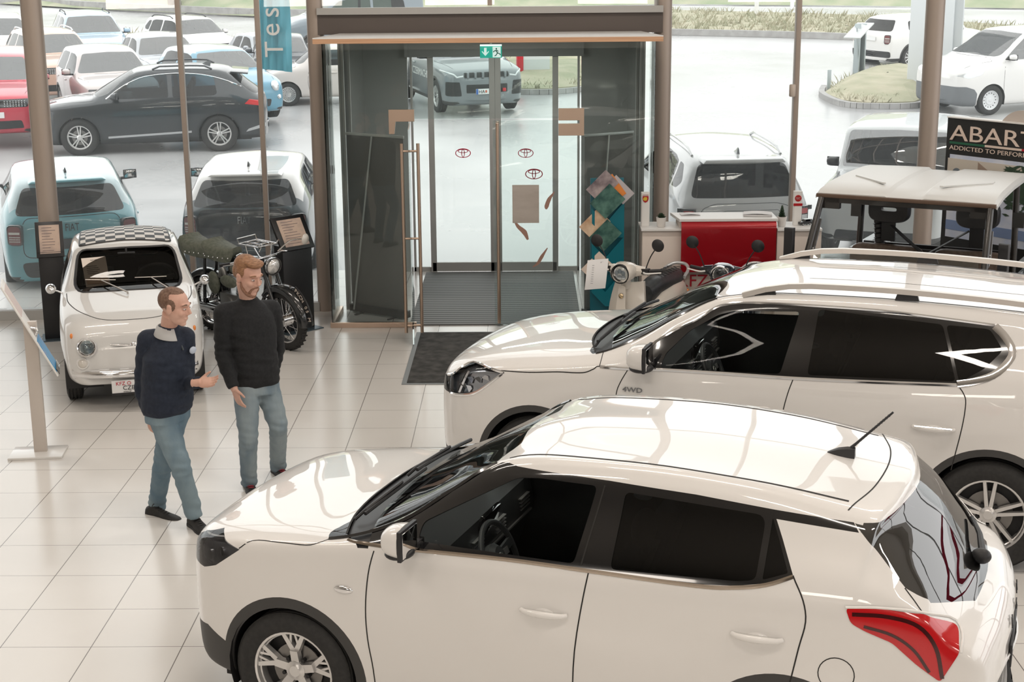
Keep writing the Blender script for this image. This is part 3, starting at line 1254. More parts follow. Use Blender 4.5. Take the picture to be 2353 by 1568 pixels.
# front glass of the lobby
BRASS = mat('warm_steel', (0.62, 0.47, 0.37), 0.3, metal=0.9)
DX0, DX1, DXM, DZ = -1.27, 0.60, at_y(1139, 520, 16.6).x, 2.33
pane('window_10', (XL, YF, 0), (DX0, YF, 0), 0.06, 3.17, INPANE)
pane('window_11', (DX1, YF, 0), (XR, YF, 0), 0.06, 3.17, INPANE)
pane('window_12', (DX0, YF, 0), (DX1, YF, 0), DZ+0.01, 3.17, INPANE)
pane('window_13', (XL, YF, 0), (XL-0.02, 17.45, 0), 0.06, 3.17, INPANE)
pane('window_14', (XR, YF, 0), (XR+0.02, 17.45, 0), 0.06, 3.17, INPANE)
m = MB()
m.box(((XL+DX0)/2, YF, 0.03), (DX0-XL+0.04, 0.05, 0.06))
m.box((XL, (YF+17.45)/2, 0.03), (0.05, 17.45-YF, 0.06))
struct(m.build('baseboard_lobby_left', BRASS, smooth=0, bevel=0.004))
m = MB()
m.box(((XR+DX1)/2, YF, 0.03), (XR-DX1+0.04, 0.05, 0.06))
m.box((XR, (YF+17.45)/2, 0.03), (0.05, 17.45-YF, 0.06))
struct(m.build('baseboard_lobby_right', BRASS, smooth=0, bevel=0.004))


def pull_bar(parent, x, y, ydir, z0, z1, zs):
    m = MB()
    for sg in (-1, 1):
        m.cyl((x+ydir[0]*0.085*sg, y+ydir[1]*0.085*sg, z0), (x+ydir[0]*0.085*sg, y+ydir[1]*0.085*sg, z1), 0.018, n=16)
    for z in zs:
        m.cyl((x-ydir[0]*0.085, y-ydir[1]*0.085, z), (x+ydir[0]*0.085, y+ydir[1]*0.085, z), 0.012, n=12)
    m.build('pull_handle', BRASS, parent, smooth=40)


t = thing('glass_door', 'open glass door leaf standing out from the lobby front, with long steel pull bars', 'door', (DX0, YF, 0))
m = MB()
m.bar((0.0, 0.0, 1.17), (0.05, -0.88, 1.17), 0.012, 2.30)
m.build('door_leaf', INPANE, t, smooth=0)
pull_bar(t, 0.05, -0.75, (1, 0.06), 0.12, 2.16, (0.2, 1.15, 2.08))
t = thing('glass_door', 'closed glass door leaf of the lobby front, with one tall steel pull bar', 'door', (DX1, YF, 0))
m = MB()
m.bar((0, 0, 1.17), (DXM-DX1-0.02, 0, 1.17), 0.012, 2.30)
m.build('door_leaf', INPANE, t, smooth=0)
pull_bar(t, DXM-DX1+0.03, 0, (0, 1), 0.06, 2.30, (0.2, 1.15, 2.08))
for nm, quad, lab in (('door_hinge_plate', [(0, 0.145), (0.28, 0.145), (0.28, 0.015), (0.075, 0.015), (0.06, -0.12), (0, -0.12)], 'L-shaped brushed steel hinge plate above the open glass door'),
                      ('door_hinge_plate', [(0, 0.145), (0.28, 0.145), (0.28, -0.15), (0.0, -0.15), (0, -0.02), (0.23, -0.02), (0.23, 0.015), (0, 0.015)], 'brushed steel hinge plate above the closed glass door')):
    x0 = -1.50 if 'open' in lab else 0.355
    m = MB()
    m.prism(quad, (x0, YF-0.02, 2.30), (1, 0, 0), (0, 0, 1), -0.04)
    tag(m.build(nm, BRASS, smooth=0, bevel=0.002), lab, 'hinge')
area_light('lobby_fill', (-0.4, 18.2, 3.05), (1.2, 0.4), 26, (1, 0.95, 0.9))  # added fill light without a known fitting, brightens the lobby
# mats
RIB = mat('ribbed_mat', (0.12, 0.125, 0.125), 0.7)
nt, N, L, b = nodes_of(RIB)
tc = N.new('ShaderNodeTexCoord')
wv = N.new('ShaderNodeTexWave')
wv.bands_direction = 'Y'
wv.inputs['Scale'].default_value = 3.1
wv.inputs['Distortion'].default_value = 0.0
L.new(tc.outputs['Object'], wv.inputs['Vector'])
cr = N.new('ShaderNodeMix')
cr.data_type = 'RGBA'
cr.inputs['A'].default_value = (0.045, 0.05, 0.05, 1)
cr.inputs['B'].default_value = (0.27, 0.275, 0.27, 1)
L.new(wv.outputs['Fac'], cr.inputs['Factor'])
L.new(cr.outputs['Result'], b.inputs['Base Color'])
m = MB()
m.box((0, 0, 0.008), (1.95, 3.0, 0.016))
o = m.build('entrance_mat', RIB, smooth=0, bevel=0.003)
o.location = (-0.36, 18.17, 0)
tag(o, 'grey ribbed mat on the floor inside the entrance lobby', 'mat')
FELT = noise_mat('charcoal_carpet', (0.028, 0.028, 0.027), (0.075, 0.073, 0.070), 9, 0.95, bump=0.2, bscale=300)
t = thing('door_mat', 'black carpet mat with grey rubber rim before the glass door', 'mat', (-0.34, 15.26, 0))
m = MB()
m.box((0, 0, 0.004), (1.78, 2.14, 0.008))
m.build('rubber_rim', mat('grey_rubber', (0.22, 0.24, 0.25), 0.5), t, smooth=0)
m = MB()
m.box((0, 0, 0.010), (1.68, 2.06, 0.008))
m.build('carpet', FELT, t, smooth=0)
# ------------------------------------------------------------------ the two white cars in front
def both(fn):
    for sg in (-1, 1):
        fn(sg)


def small_suv():
    root, M = placed('small_suv', 'small white SUV with black window pillars and a short rod antenna on its roof', 'car', (-1.80, 8.47, 0), -20)
    c = Car(ROWS_A, 1.635, 5, 4, drop=0.022)
    c.M = M
    T = c.tr
    WA, WR, WZ = 0.90, 3.50, 0.34
    # window band: black frame, then the panes
    frame = T([(800, 1236), (1155, 1062), (1171, 1064), (1190, 1072), (1400, 1105), (1600, 1137), (1777, 1171), (1822, 1322), (1760, 1341), (1690, 1347), (1600, 1343), (1354, 1309), (966, 1262)])
    fglass = rounded(T([(960, 1243), (972, 1200), (1190, 1098), (1240, 1099), (1373, 1117), (1318, 1296)]), 0.03)
    rglass = rounded(T([(1438, 1131), (1761, 1185), (1736, 1334), (1690, 1336), (1402, 1309)]), [0.03, 0.05, 0.03, 0.02, 0.03])
    quarter = rounded(T([(1776, 1190), (1811, 1318), (1752, 1333)]), 0.01)
    tail = rounded(T([(1943, 1398), (2030, 1400), (2122, 1411), (2203, 1442), (2205, 1500), (2160, 1568), (2108, 1530), (2050, 1478), (1987, 1451), (1955, 1433)]), 0.02)
    head = [(0.12, 0.90), (0.30, 1.0), (0.42, 1.035), (0.60, 0.99), (0.44, 0.875), (0.34, 0.835), (0.12, 0.83)]
    for sg in (-1, 1):
        c.cut('cladding', arch_poly(WA, WZ, 0.435, 0.15, 30), 'side', sg)
        c.cut('cladding', arch_poly(WR, WZ, 0.435, 0.15, 30), 'side', sg)
        c.cut('cladding', [(-0.1, 0.1), (-0.1, 0.42), (0.34, 0.50), (0.55, 0.42), (0.9, 0.30), (3.6, 0.30), (3.85, 0.50), (4.4, 0.55), (4.4, 0.1)], 'side', sg)
        c.cut('opening', arch_poly(WA, WZ, 0.375, 0.10, 30), 'side', sg)
        c.cut('opening', arch_poly(WR, WZ, 0.375, 0.10, 30), 'side', sg)
        c.cut('window_frame', frame, 'side', sg)
        c.cut('front_glass', fglass, 'side', sg)
        c.cut('rear_glass', rglass, 'side', sg)
        c.cut('quarter_glass', quarter, 'side', sg)
        c.cut('headlight', head, 'side', sg, xr=(-1, 0.7))
        c.cut('tail_lamp', tail, 'side', sg, xr=(3.6, 5))
        c.cut('pillar_strip', T([(1777, 1171), (1962, 1201), (1974, 1225), (1783, 1193)]), 'side', sg)
    c.cut('cladding', [(-0.72, 0.1), (-0.72, 0.36), (0.72, 0.36), (0.72, 0.1)], 'front')
    c.cut('grille', rounded([(-0.62, 0.40), (0.62, 0.40), (0.55, 0.60), (-0.55, 0.60)], 0.05), 'front', xr=(-1, 0.25))
    ws = [(-0.80, 1.10), (-0.50, 1.135), (0, 1.145), (0.50, 1.135), (0.80, 1.10), (0.585, 1.535), (0.3, 1.563), (0, 1.568), (-0.3, 1.563), (-0.585, 1.535)]
    hood_edge = [(1.30, -0.86), (1.19, -0.76), (1.11, -0.5), (1.075, -0.25), (1.07, 0), (1.075, 0.25), (1.11, 0.5), (1.19, 0.76), (1.30, 0.86)]
    c.cut('windscreen', ws, 'front', xr=(0.9, 2.3))
    c.cut('cowl', hood_edge+[(1.36, 0.86), (1.30, 0.5), (1.26, 0), (1.30, -0.5), (1.36, -0.86)], 'top', over=True, xr=(1.0, 1.5))
    hood = [(0.20, -0.40), (0.27, -0.56), (0.48, -0.70), (0.85, -0.80), (1.06, -0.83), (1.19, -0.765)]+hood_edge[1:-1][::1]+[(1.06, 0.83), (0.85, 0.80), (0.48, 0.70), (0.27, 0.56), (0.20, 0.40), (0.18, 0.2), (0.17, 0), (0.18, -0.2)]
    c.cut('bonnet', hood, 'top', over=False, xr=(0, 1.25))
    bl = [(-0.74, 1.16), (-0.40, 1.055), (0.40, 1.055), (0.74, 1.16), (0.68, 1.475), (-0.68, 1.475)]
    c.cut('rear_window', bl, 'rear', xr=(3.7, 4.4))
    for sg in (-1, 1):
        c.cut('rear_window', T([(1964, 1203), (2081, 1352), (2200, 1366), (2150, 1150), (2060, 1195)]), 'side', sg, xr=(3.7, 4.4), over=False)
    fd = T([(866, 1252), (846, 1320), (840, 1400), (845, 1470), (858, 1540), (870, 1640), (1315, 1640), (1320, 1497), (1354, 1311)])
    rd = T([(1354, 1311), (1320, 1497), (1315, 1640), (1560, 1650), (1700, 1640), (1815, 1568), (1835, 1490), (1851, 1430), (1845, 1380), (1822, 1325)])
    for sg in (-1, 1):
        c.cut('front_door', fd, 'side', sg, over=False)
        c.cut('rear_door', rd, 'side', sg, over=False)
    c.cut('tailgate', [(-0.66, 0.62), (0.66, 0.62), (0.62, 1.06), (-0.62, 1.06)], 'rear', over=False, xr=(4.05, 5))
    P = WHITEPAINT
    c.part('body', 'body', P, root)
    hood_o = c.part('bonnet', 'bonnet', P, root)
    doors = {}
    for reg in ('front_door', 'rear_door'):
        doors[reg] = c.part2(reg, reg, P, root)
    tg = c.part('tailgate', 'tailgate', P, root)
    c.part('cladding', 'wheel_arch_cladding', CLAD, root)
    c.part2(['window_frame', 'pillar_strip'], 'window_frame', PIANO, root)
    c.part('windscreen', 'windscreen', CLEARCAR, root)
    c.part('cowl', 'cowl', BLACK, root, off=-0.012)
    c.part2('front_glass', 'front_side_window', glass('open_pane', (0.93, 0.96, 0.95), 1.2), root, off=-0.006)
    c.part2('rear_glass', 'rear_side_window', PRIVACY, root, off=-0.004)
    c.part2('quarter_glass', 'quarter_window', PRIVACY, root, off=-0.004)
    c.part('rear_window', 'rear_window', MIRRORED, root)
    c.part('grille', 'grille', BLACK, root, off=-0.02)
    c.part2('headlight', 'headlight_lens', LENS, root)
    c.part2('headlight', 'headlight_housing', mat('lamp_bowl', (0.10, 0.10, 0.11), 0.15, metal=0.6), root, off=-0.035)
    c.part2('tail_lamp', 'tail_lamp', REDLENS, root, off=0.004)
    c.part(['body', 'front_door', 'rear_door', 'bonnet', 'tailgate', 'cladding', 'window_frame', 'pillar_strip'], 'interior_lining', INTERIOR, root, off=-0.009, flip=True)
    # seams and trims
    g, ch = MB(), MB()
    for sg in (-1, 1):
        for pts in ([(866, 1250), (846, 1320), (840, 1400), (845, 1470), (858, 1540), (870, 1640)], [(1354, 1309), (1320, 1497), (1315, 1640)], [(1822, 1323), (1845, 1380), (1851, 1430), (1835, 1490), (1815, 1568), (1800, 1610)]):
            c.ribbon(g, T(pts), 'side', sg, 0.007, sm=4)
        c.ribbon(g, T([(549, 1261), (581, 1243), (640, 1247), (704, 1253), (735, 1247), (764, 1236)]), 'side', sg, 0.006, sm=4)
        c.ribbon(g, T([(2079, 1352), (2100, 1380), (2122, 1411)]), 'side', sg, 0.006)
        c.ribbon(g, T([(1390, 1116), (1335, 1300)]), 'side', sg, 0.008)
        c.ribbon(g, circle(*T([(1921, 1551)])[0], 0.082, 26), 'side', sg, 0.005, closed=True)
        c.ribbon(ch, T([(800, 1240), (966, 1266), (1160, 1286), (1354, 1313), (1600, 1347), (1690, 1351), (1760, 1345), (1822, 1326)]), 'side', sg, 0.020, 0.002, crown=0.004, sm=4)
        c.ribbon(g, [(2.02, 0.555*sg), (2.12, 0.535*sg), (2.5, 0.555*sg), (3.1, 0.565*sg), (3.71, 0.535*sg)], 'top', width=0.016, sm=5)
    c.ribbon(g, [(3.72, -0.62), (3.74, -0.54), (3.80, -0.3), (3.825, 0), (3.80, 0.3), (3.74, 0.54), (3.72, 0.62)], 'top', width=0.007, sm=6)
    c.ribbon(g, hood_edge[1:-1], 'top', width=0.012, sm=4)
    g.build('panel_gaps', GAP, root)
    ch.build('waist_trim', mat('bronze_trim', (0.42, 0.36, 0.30), 0.15, metal=1.0), root)
    # windscreen edge moulding, wipers
    for sg in (-1, 1):
        w = MB()
        c.ribbon(w, [(0.80*sg, 1.10), (0.585*sg, 1.54)], 'front', width=0.03, off=0.002, crown=0.008)
        w.build('windscreen_moulding', PIANO, root)
    for y0, y1 in ((-0.62, -0.05), (0.05, 0.62)):
        m = MB()
        p0, n0 = c.hit(1.22, y0, 'top')
        pts = [c.hit(1.25+0.02*k, lerp(y0, y1, k/5), 'top')[0]+Vector((-0.02, 0, 0.028)) for k in range(6)]
        m.tube([V3(p) for p in pts], 0.011, n=6)
        m.tube([V3(p0+Vector((-0.05, 0, 0.0))), V3(p0+Vector((0.0, 0.03, 0.05))), V3(pts[3]+Vector((0, 0, 0.02)))], 0.009, n=6)
        m.build('wiper', BLACK, root)
    # tail lamp inlays
    for sg in (-1, 1):
        m = MB()
        c.ribbon(m, T([(1958, 1412), (2040, 1418), (2110, 1440), (2150, 1490), (2165, 1560)]), 'side', sg, 0.018, 0.006, sm=5)
        c.ribbon(m, T([(1985, 1440), (2050, 1460), (2100, 1495), (2135, 1545)]), 'side', sg, 0.014, 0.006, sm=5)
        m.build('tail_lamp_bar', mat('dark_red_lens', (0.05, 0.004, 0.005), 0.1, coat=1.0), root)
        m = MB()
        c.ribbon(m, T([(1943, 1396), (2030, 1398), (2122, 1409), (2206, 1441), (2208, 1500)]), 'side', sg, 0.012, 0.005, crown=0.004, sm=5)
        m.build('tail_lamp_surround', WHITEPLASTIC, root)
    # lamps inside the headlight
    for sg in (-1, 1):
        m = MB()
        for x, z in ((0.36, 0.91), (0.45, 0.945)):
            p, n = c.hit(x, z, 'side', sg)
            m.lathe([(0.0, -0.02), (0.03, -0.018), (0.030, 0.0), (0.031, 0.010)], p-n*0.026, n, 20)
        m.build('headlight_bulb', CHROME, root)
        m = MB()
        c.ribbon(m, [(0.28, 0.995), (0.46, 1.025), (0.62, 0.985)], 'side', sg, 0.012, -0.01, crown=0.004)
        m.build('daytime_light_strip', WHITEPLASTIC, root)
    # side repeater, handles, mirrors
    for sg in (-1, 1):
        x, z = T([(789, 1356)])[0]
        p, n = c.hit(x, z, 'side', sg)
        m = MB()
        m.ell(p, (0.055, 0.012, 0.022))
        m.build('side_badge', CHROME, root)
        for reg, q in (('front_door', (1250, 1408)), ('rear_door', (1740, 1464))):
            x, z = T([q])[0]
            door_handle(c, doors[reg][0 if sg < 0 else 1], x, z, 0.235, sg, P)
    mirror_pair(c, root, 1.60, 1.15, (0.12, 0.21, 0.165), P, sides=(-1,))
    mirror_pair(c, root, 1.60, 1.07, (0.12, 0.19, 0.15), P, sides=(1,))
    # roof antenna
    p, n = c.hit(3.58, 0.0, 'top')
    m = MB()
    m.loft([[(p.x-0.07+0.15*t, sx*0.032*math.sin(PI*min(1, 0.15+t*0.6)), p.z+zz*0.045*math.sin(PI/2*min(1, t*1.3))) for sx, zz in ((-1, -0.2), (-0.6, 0.8), (0, 1), (0.6, 0.8), (1, -0.2))] for t in (0, 0.2, 0.45, 0.75, 1)])
    a = m.build('roof_antenna', BLACK, root)
    m = MB()
    q = V3(p)+V3(0.055, 0, 0.035)
    tip = q+V3(0.20, 0.0, 0.21)
    m.tube([q, q+(tip-q)*0.15, tip], [0.010, 0.007, 0.0055], n=8)
    for k in range(14):
        u = q+(tip-q)*(0.12+0.06*k)
        m.lathe([(0.006, -0.003), (0.0085, 0), (0.006, 0.003)], u, tip-q, 8)
    m.build('antenna_rod', BLACK, a)
    # rear wiper, badge letters, plate
    m = MB()
    p0, n0 = c.hit(0.02, 1.10, 'rear')
    p1, n1 = c.hit(0.42, 1.16, 'rear')
    m.ell(p0+n0*0.03, (0.05, 0.04, 0.04))
    m.tube([V3(p0+n0*0.04), V3((p0+p1)/2+n0*0.045), V3(p1+n1*0.02)], [0.02, 0.015, 0.01], n=8)
    m.build('rear_wiper', BLACK, root)
    m = MB()
    for k, ch_ in enumerate('KGM'):
        p, n = c.hit(-0.22+0.22*k, 0.90, 'rear')
        m.text(ch_, p+n*0.004, (0, 1, 0), nrm(np.cross(V3(n), V3(0, 1, 0))), height=0.055, t=0.006)
    m.build('badge_letters', BLACK, tg)
    m = MB()
    p, n = c.hit(0, 0.74, 'rear')
    m.box(p+n*0.008, (0.012, 0.52, 0.115))
    m.build('plate_holder', BLACK, tg, bevel=0.004)
    # wheel houses, wheels, interior
    m = MB()
    for ax in (WA, WR):
        for sg in (-1, 1):
            m.grid([[(ax+0.385*math.cos(a), sg*yy, WZ+0.385*math.sin(a)) for a in np.linspace(-0.35, PI+0.35, 18)] for yy in (0.875, 0.80, 0.45)], flip=(sg > 0))
            m.grid([[(ax+k*math.cos(a), sg*0.45, WZ+k*math.sin(a)) for a in np.linspace(-0.35, PI+0.35, 18)] for k in (0.385, 0.02)], flip=(sg > 0))
    m.box((2.2, 0, 0.21), (3.6, 1.45, 0.05))
    m.build('underbody', SOFTBLACK, root)
    put_wheels(root, (WA, WR), 0.785, WZ, 0.235, 0.21, 'y5')
    cabin(root, 1.42, 1.98, 3.35, 0.72, 0.80, dz=0.14)
    return root


def cabin(root, xd, xf, xr, zd, half, dz=0.0, sw=(0.19, 0.4), wheel=True, detail=True):
    """dashboard at xd, front seats at xf, rear bench at xr"""
    m = MB()
    m.loft([[(xd-0.25, y, zd+0.25), (xd+0.05, y, zd+0.33), (xd+0.22, y, zd+0.28), (xd+0.25, y, zd+0.12), (xd+0.12, y, zd-0.25), (xd-0.25, y, zd-0.25)] for y in (-half*0.97, -half*0.5, 0, half*0.5, half*0.97)])
    m.box((xd+0.45, 0, zd-0.22), (1.1, 0.24, 0.32))
    d = m.build('dashboard', DASH, root, smooth=40)
    if detail:
        m = MB()
        m.box((xd+0.235, 0.05, zd+0.22), (0.03, 0.26, 0.19), R=Matrix.Rotation(0.25, 3, 'Y'))
        m.build('centre_screen', PIANO, d, bevel=0.008)
        m = MB()
        for y in (-0.62, -0.12, 0.22, 0.62):
            for k in range(4):
                m.box((xd+0.245, y, zd+0.13+0.022*k), (0.02, 0.15, 0.006))
        m.build('air_vent', ALLOY, d)
        m = MB()
        m.box((xd+0.25, 0, zd+0.085), (0.012, half*1.8, 0.012))
        m.build('dashboard_trim', ALLOY, d)
    if wheel:
        steering_wheel(root, (xd+0.47, -0.37, zd+0.22), sw[0], sw[1])
    for y in (-0.37, 0.37):
        seat(root, xf+0.25, y, zd-0.38+dz*0.3, back=0.60)
    for y in (-0.4, 0.4):
        seat(root, xr, y, zd-0.36+dz*0.3, 0.6, 'rear_seat', back=0.55, depth=0.45)


small_suv()


def large_suv():
    root, M = placed('large_suv', 'large white SUV with silver roof rails and chrome window surround before the buggy', 'car', (-0.62, 11.85, 0), -20)
    c = Car(ROWS_B, 1.785, 5, 4, drop=0.03)
    c.M = M
    T = c.tr
    WA, WR, WZ = 1.07, 4.26, 0.38
    frame = T([(1444, 846), (1470, 822), (1506, 787), (1560, 755), (1604, 734), (1645, 708), (1687, 698), (1760, 698), (1868, 704), (2020, 715), (2166, 733), (2286, 749), (2310, 775), (2328, 809), (2312, 838), (2282, 864), (2240, 878), (2198, 884), (1827, 868), (1520, 849)])
    fglass = rounded(T([(1516, 846), (1530, 812), (1585, 760), (1650, 724), (1690, 714), (1838, 716), (1792, 860)]), 0.03)
    rglass = rounded(T([(1882, 711), (2166, 746), (2196, 877), (1855, 862)]), 0.03)
    quarter = rounded(T([(2174, 747), (2275, 757), (2305, 806), (2262, 848), (2204, 879)]), 0.03)
    head = [(0.18, 0.92), (0.36, 1.00), (0.52, 1.10), (0.82, 1.07), (0.60, 0.90), (0.46, 0.855), (0.2, 0.84)]
    for sg in (-1, 1):
        for ax in (WA, WR):
            c.cut('cladding', arch_poly(ax, WZ, 0.475, 0.15, 30), 'side', sg)
        c.cut('cladding', [(-0.1, 0.1), (-0.1, 0.40), (0.6, 0.40), (0.6, 0.36), (4.7, 0.36), (4.7, 0.5), (5.3, 0.5), (5.3, 0.1)], 'side', sg)
        for ax in (WA, WR):
            c.cut('opening', arch_poly(ax, WZ, 0.425, 0.10, 30), 'side', sg)
        c.cut('window_frame', frame, 'side', sg)
        c.cut('front_glass', fglass, 'side', sg)
        c.cut('rear_glass', rglass, 'side', sg)
        c.cut('quarter_glass', quarter, 'side', sg)
        c.cut('headlight', head, 'side', sg, xr=(-1, 0.9))
    ws = [(-0.80, 1.235), (-0.5, 1.27), (0, 1.285), (0.5, 1.27), (0.80, 1.235), (0.68, 1.675), (0.3, 1.70), (0, 1.705), (-0.3, 1.70), (-0.68, 1.675)]
    he = [(1.62, -0.93), (1.47, -0.78), (1.36, -0.5), (1.31, -0.25), (1.30, 0), (1.31, 0.25), (1.36, 0.5), (1.47, 0.78), (1.62, 0.93)]
    c.cut('windscreen', ws, 'front', xr=(1.2, 2.7))
    c.cut('cowl', he[1:-1]+[(1.60, 0.80), (1.52, 0.5), (1.48, 0), (1.52, -0.5), (1.60, -0.80)], 'top', xr=(1.2, 1.75))
    hood = [(0.28, -0.52), (0.38, -0.68), (0.58, -0.80), (0.85, -0.875), (1.25, -0.885), (1.45, -0.80)]+he[1:-1]+[(1.45, 0.80), (1.25, 0.885), (0.85, 0.875), (0.58, 0.80), (0.38, 0.68), (0.28, 0.52), (0.25, 0.25), (0.24, 0), (0.25, -0.25)]
    c.cut('bonnet', hood, 'top', over=False, xr=(0, 1.5))
    c.cut('grille', rounded([(-0.55, 0.62), (0.55, 0.62), (0.60, 0.90), (-0.60, 0.90)], 0.06), 'front', xr=(-1, 0.25))
    c.cut('rear_window', rounded([(-0.72, 1.24), (0.72, 1.24), (0.66, 1.62), (-0.66, 1.62)], 0.06), 'rear', xr=(4.6, 5.2))
    sA = [(1444, 848), (1425, 880), (1416, 906), (1412, 960), (1425, 1040)]
    sB = [(1824, 868), (1810, 905), (1798, 951), (1790, 1010), (1788, 1080)]
    sR = [(2201, 886), (2214, 905), (2219, 928), (2210, 985), (2185, 1081)]
    fd = T(sA+sB[::-1])
    rd = T(sB+[(1788, 1110), (2150, 1120)]+sR[::-1])
    for sg in (-1, 1):
        c.cut('front_door', fd, 'side', sg, over=False)
        c.cut('rear_door', rd, 'side', sg, over=False)
    P = WHITEPAINT
    c.part('body', 'body', P, root)
    c.part('bonnet', 'bonnet', P, root)
    doors = {r: c.part2(r, r, P, root) for r in ('front_door', 'rear_door')}
    c.part('cladding', 'wheel_arch_cladding', CLAD, root)
    c.part2('window_frame', 'window_frame', PIANO, root)
    c.part('windscreen', 'windscreen', CLEARCAR, root)
    c.part('cowl', 'cowl', BLACK, root, off=-0.012)
    c.part2('front_glass', 'front_side_window', MATS['open_pane'], root, off=-0.006)
    c.part2('rear_glass', 'rear_side_window', PRIVACY, root, off=-0.003)
    c.part2('quarter_glass', 'quarter_window', PRIVACY, root, off=-0.003)
    c.part('rear_window', 'rear_window', PRIVACY, root)
    c.part('grille', 'grille', BLACK, root)
    c.part2('headlight', 'headlight_lens', LENS, root)
    c.part2('headlight', 'headlight_housing', mat('lamp_bowl_bright', (0.45, 0.47, 0.5), 0.18, metal=0.9), root, off=-0.035)
    c.part(['body', 'front_door', 'rear_door', 'bonnet', 'cladding', 'window_frame'], 'interior_lining', INTERIOR, root, off=-0.009, flip=True)
    g, ch = MB(), MB()
    for sg in (-1, 1):
        for q in (sA, sB, sR):
            c.ribbon(g, T(q), 'side', sg, 0.007, sm=4)
        c.ribbon(g, T([(1151, 852), (1215, 856), (1282, 855), (1320, 857), (1345, 856), (1365, 848), (1379, 842), (1444, 847)]), 'side', sg, 0.008, sm=4)
        c.ribbon(g, T([(1388, 806), (1382, 826), (1378, 842)]), 'side', sg, 0.006, sm=4)
        if sg < 0:
            c.ribbon(ch, T([(1470, 822), (1506, 786), (1560, 754), (1604, 733), (1645, 707), (1687, 697), (1760, 697), (1868, 703), (2020, 714), (2166, 732), (2286, 748)]), 'side', sg, 0.018, 0.003, crown=0.004, sm=3)
        if sg < 0:
            c.ribbon(ch, T([(1379, 843), (1444, 848), (1520, 850), (1680, 860), (1827, 870), (2000, 878), (2198, 885)]), 'side', sg, 0.022, 0.003, crown=0.004, sm=3)
        if sg < 0:
            c.ribbon(ch, T([(2286, 750), (2310, 775), (2327, 809), (2312, 838), (2282, 863), (2240, 877), (2200, 884)]), 'side', sg, 0.05, 0.003, crown=0.004, sm=3)
        hl = MB()
        c.ribbon(hl, [(0.30, 0.97), (0.37, 1.0), (0.52, 1.095), (0.81, 1.07)], 'side', sg, 0.02, 0.002, crown=0.006, sm=5)
        c.ribbon(hl, [(0.80, 1.06), (0.60, 0.905), (0.46, 0.86), (0.34, 0.845)], 'side', sg, 0.02, 0.002, crown=0.006, sm=5)
        c.ribbon(hl, [(0.42, 0.87), (0.50, 1.05)], 'side', sg, 0.03, -0.015, crown=0.006)
        hl.build('headlight_trim', CHROME, root)
    for sg in (-1, 1):
        c.ribbon(g, [(1.95, 0.64*sg), (2.3, 0.655*sg), (2.6, 0.66*sg), (3.4, 0.665*sg), (4.7, 0.63*sg)], 'top', width=0.014, sm=5)
    for y in (-0.42, -0.21, 0.21, 0.42):
        c.ribbon(g, [(2.9, y), (3.6, y), (4.5, y*0.95)], 'top', width=0.006, sm=5)
    c.ribbon(g, he[1:-1], 'top', width=0.014, sm=4)
    g.build('panel_gaps', GAP, root)
    ch.build('window_surround', CHROME, root)
    for y0, y1 in ((-0.66, -0.02), (0.02, 0.66)):
        m = MB()
        pts = [c.hit(1.47+0.02*k, lerp(y0, y1, k/5), 'top')[0]+Vector((-0.02, 0, 0.03)) for k in range(6)]
        m.tube([V3(p) for p in pts], 0.012, n=6)
        p0 = c.hit(1.43, y0, 'top')[0]
        m.tube([V3(p0), V3(p0+Vector((0.03, 0.04, 0.05))), V3(pts[3]+Vector((0, 0, 0.02)))], 0.010, n=6)
        m.build('wiper', BLACK, root)
    for sg in (-1, 1):
        w = MB()
        c.ribbon(w, [(0.80*sg, 1.24), (0.68*sg, 1.68)], 'front', width=0.022, off=0.002, crown=0.006)
        w.build('windscreen_moulding', PIANO, root)
    for sg in (-1, 1):
        m = MB()
        for x, z, a_ in ((0.46, 0.94, 0.5), (0.53, 0.99, 0.9), (0.60, 1.0, 0.6), (0.52, 0.92, 1.2), (0.66, 1.02, 0.3)):
            p, n = c.hit(x, z, 'side', sg)
            m.box(p-n*0.022, (0.06, 0.02, 0.03), R=Matrix.Rotation(a_, 3, 'Y'), taper=0.4)
        m.build('headlight_bulb', CHROME, root)
    # roof rails: raised silver arcs on feet
    for sg in (-1, 1):
        m = MB()
        xs = np.linspace(2.52, 4.75, 15)
        pts, r = [], []
        for i, x in enumerate(xs):
            p = c.hit(x, sg*(0.69-0.01*(i/14)), 'top')[0]
            k = min(1, i/3.0, (14-i)/2.0)
            pts.append((p.x, p.y, p.z+0.005+0.062*math.sin(k*PI/2)))
        for a, b in zip(pts[:-1], pts[1:]):
            m.bar(V3(a)-0.004*(V3(b)-V3(a)), V3(b)+0.004*(V3(b)-V3(a)), 0.048, 0.036)
        m.build('roof_rail', mat('satin_silver', (0.70, 0.66, 0.62), 0.35, metal=0.5), root, smooth=40)
        for i in (1, 7, 13):
            p = pts[i]
            m = MB()
            m.box((p[0], p[1], p[2]-0.035), (0.16, 0.03, 0.05), taper=0.8)
            m.build('rail_foot', BLACK, root)
    for sg in (-1, 1):
        for reg, q in (('front_door', (1755, 941)), ('rear_door', (2145, 984))):
            x, z = T([q])[0]
            door_handle(c, doors[reg][0 if sg < 0 else 1], x, z, 0.27, sg, P)
            m = MB()
            c.ribbon(m, [(x-0.12, z+0.012), (x+0.12, z+0.010)], 'side', sg, 0.012, 0.048, crown=0.003)
            m.build('handle_trim', CHROME, doors[reg][0 if sg < 0 else 1])
    mirror_pair(c, root, 1.90, 1.235, (0.14, 0.22, 0.19), P)
    p, n = c.hit(*T([(1453, 896)])[0], 'side', -1)
    m = MB()
    m.text('4WD', p+n*0.002, (1, 0, 0), nrm(np.cross(V3(n), V3(1, 0, 0))), width=0.145, height=0.035, t=0.006)
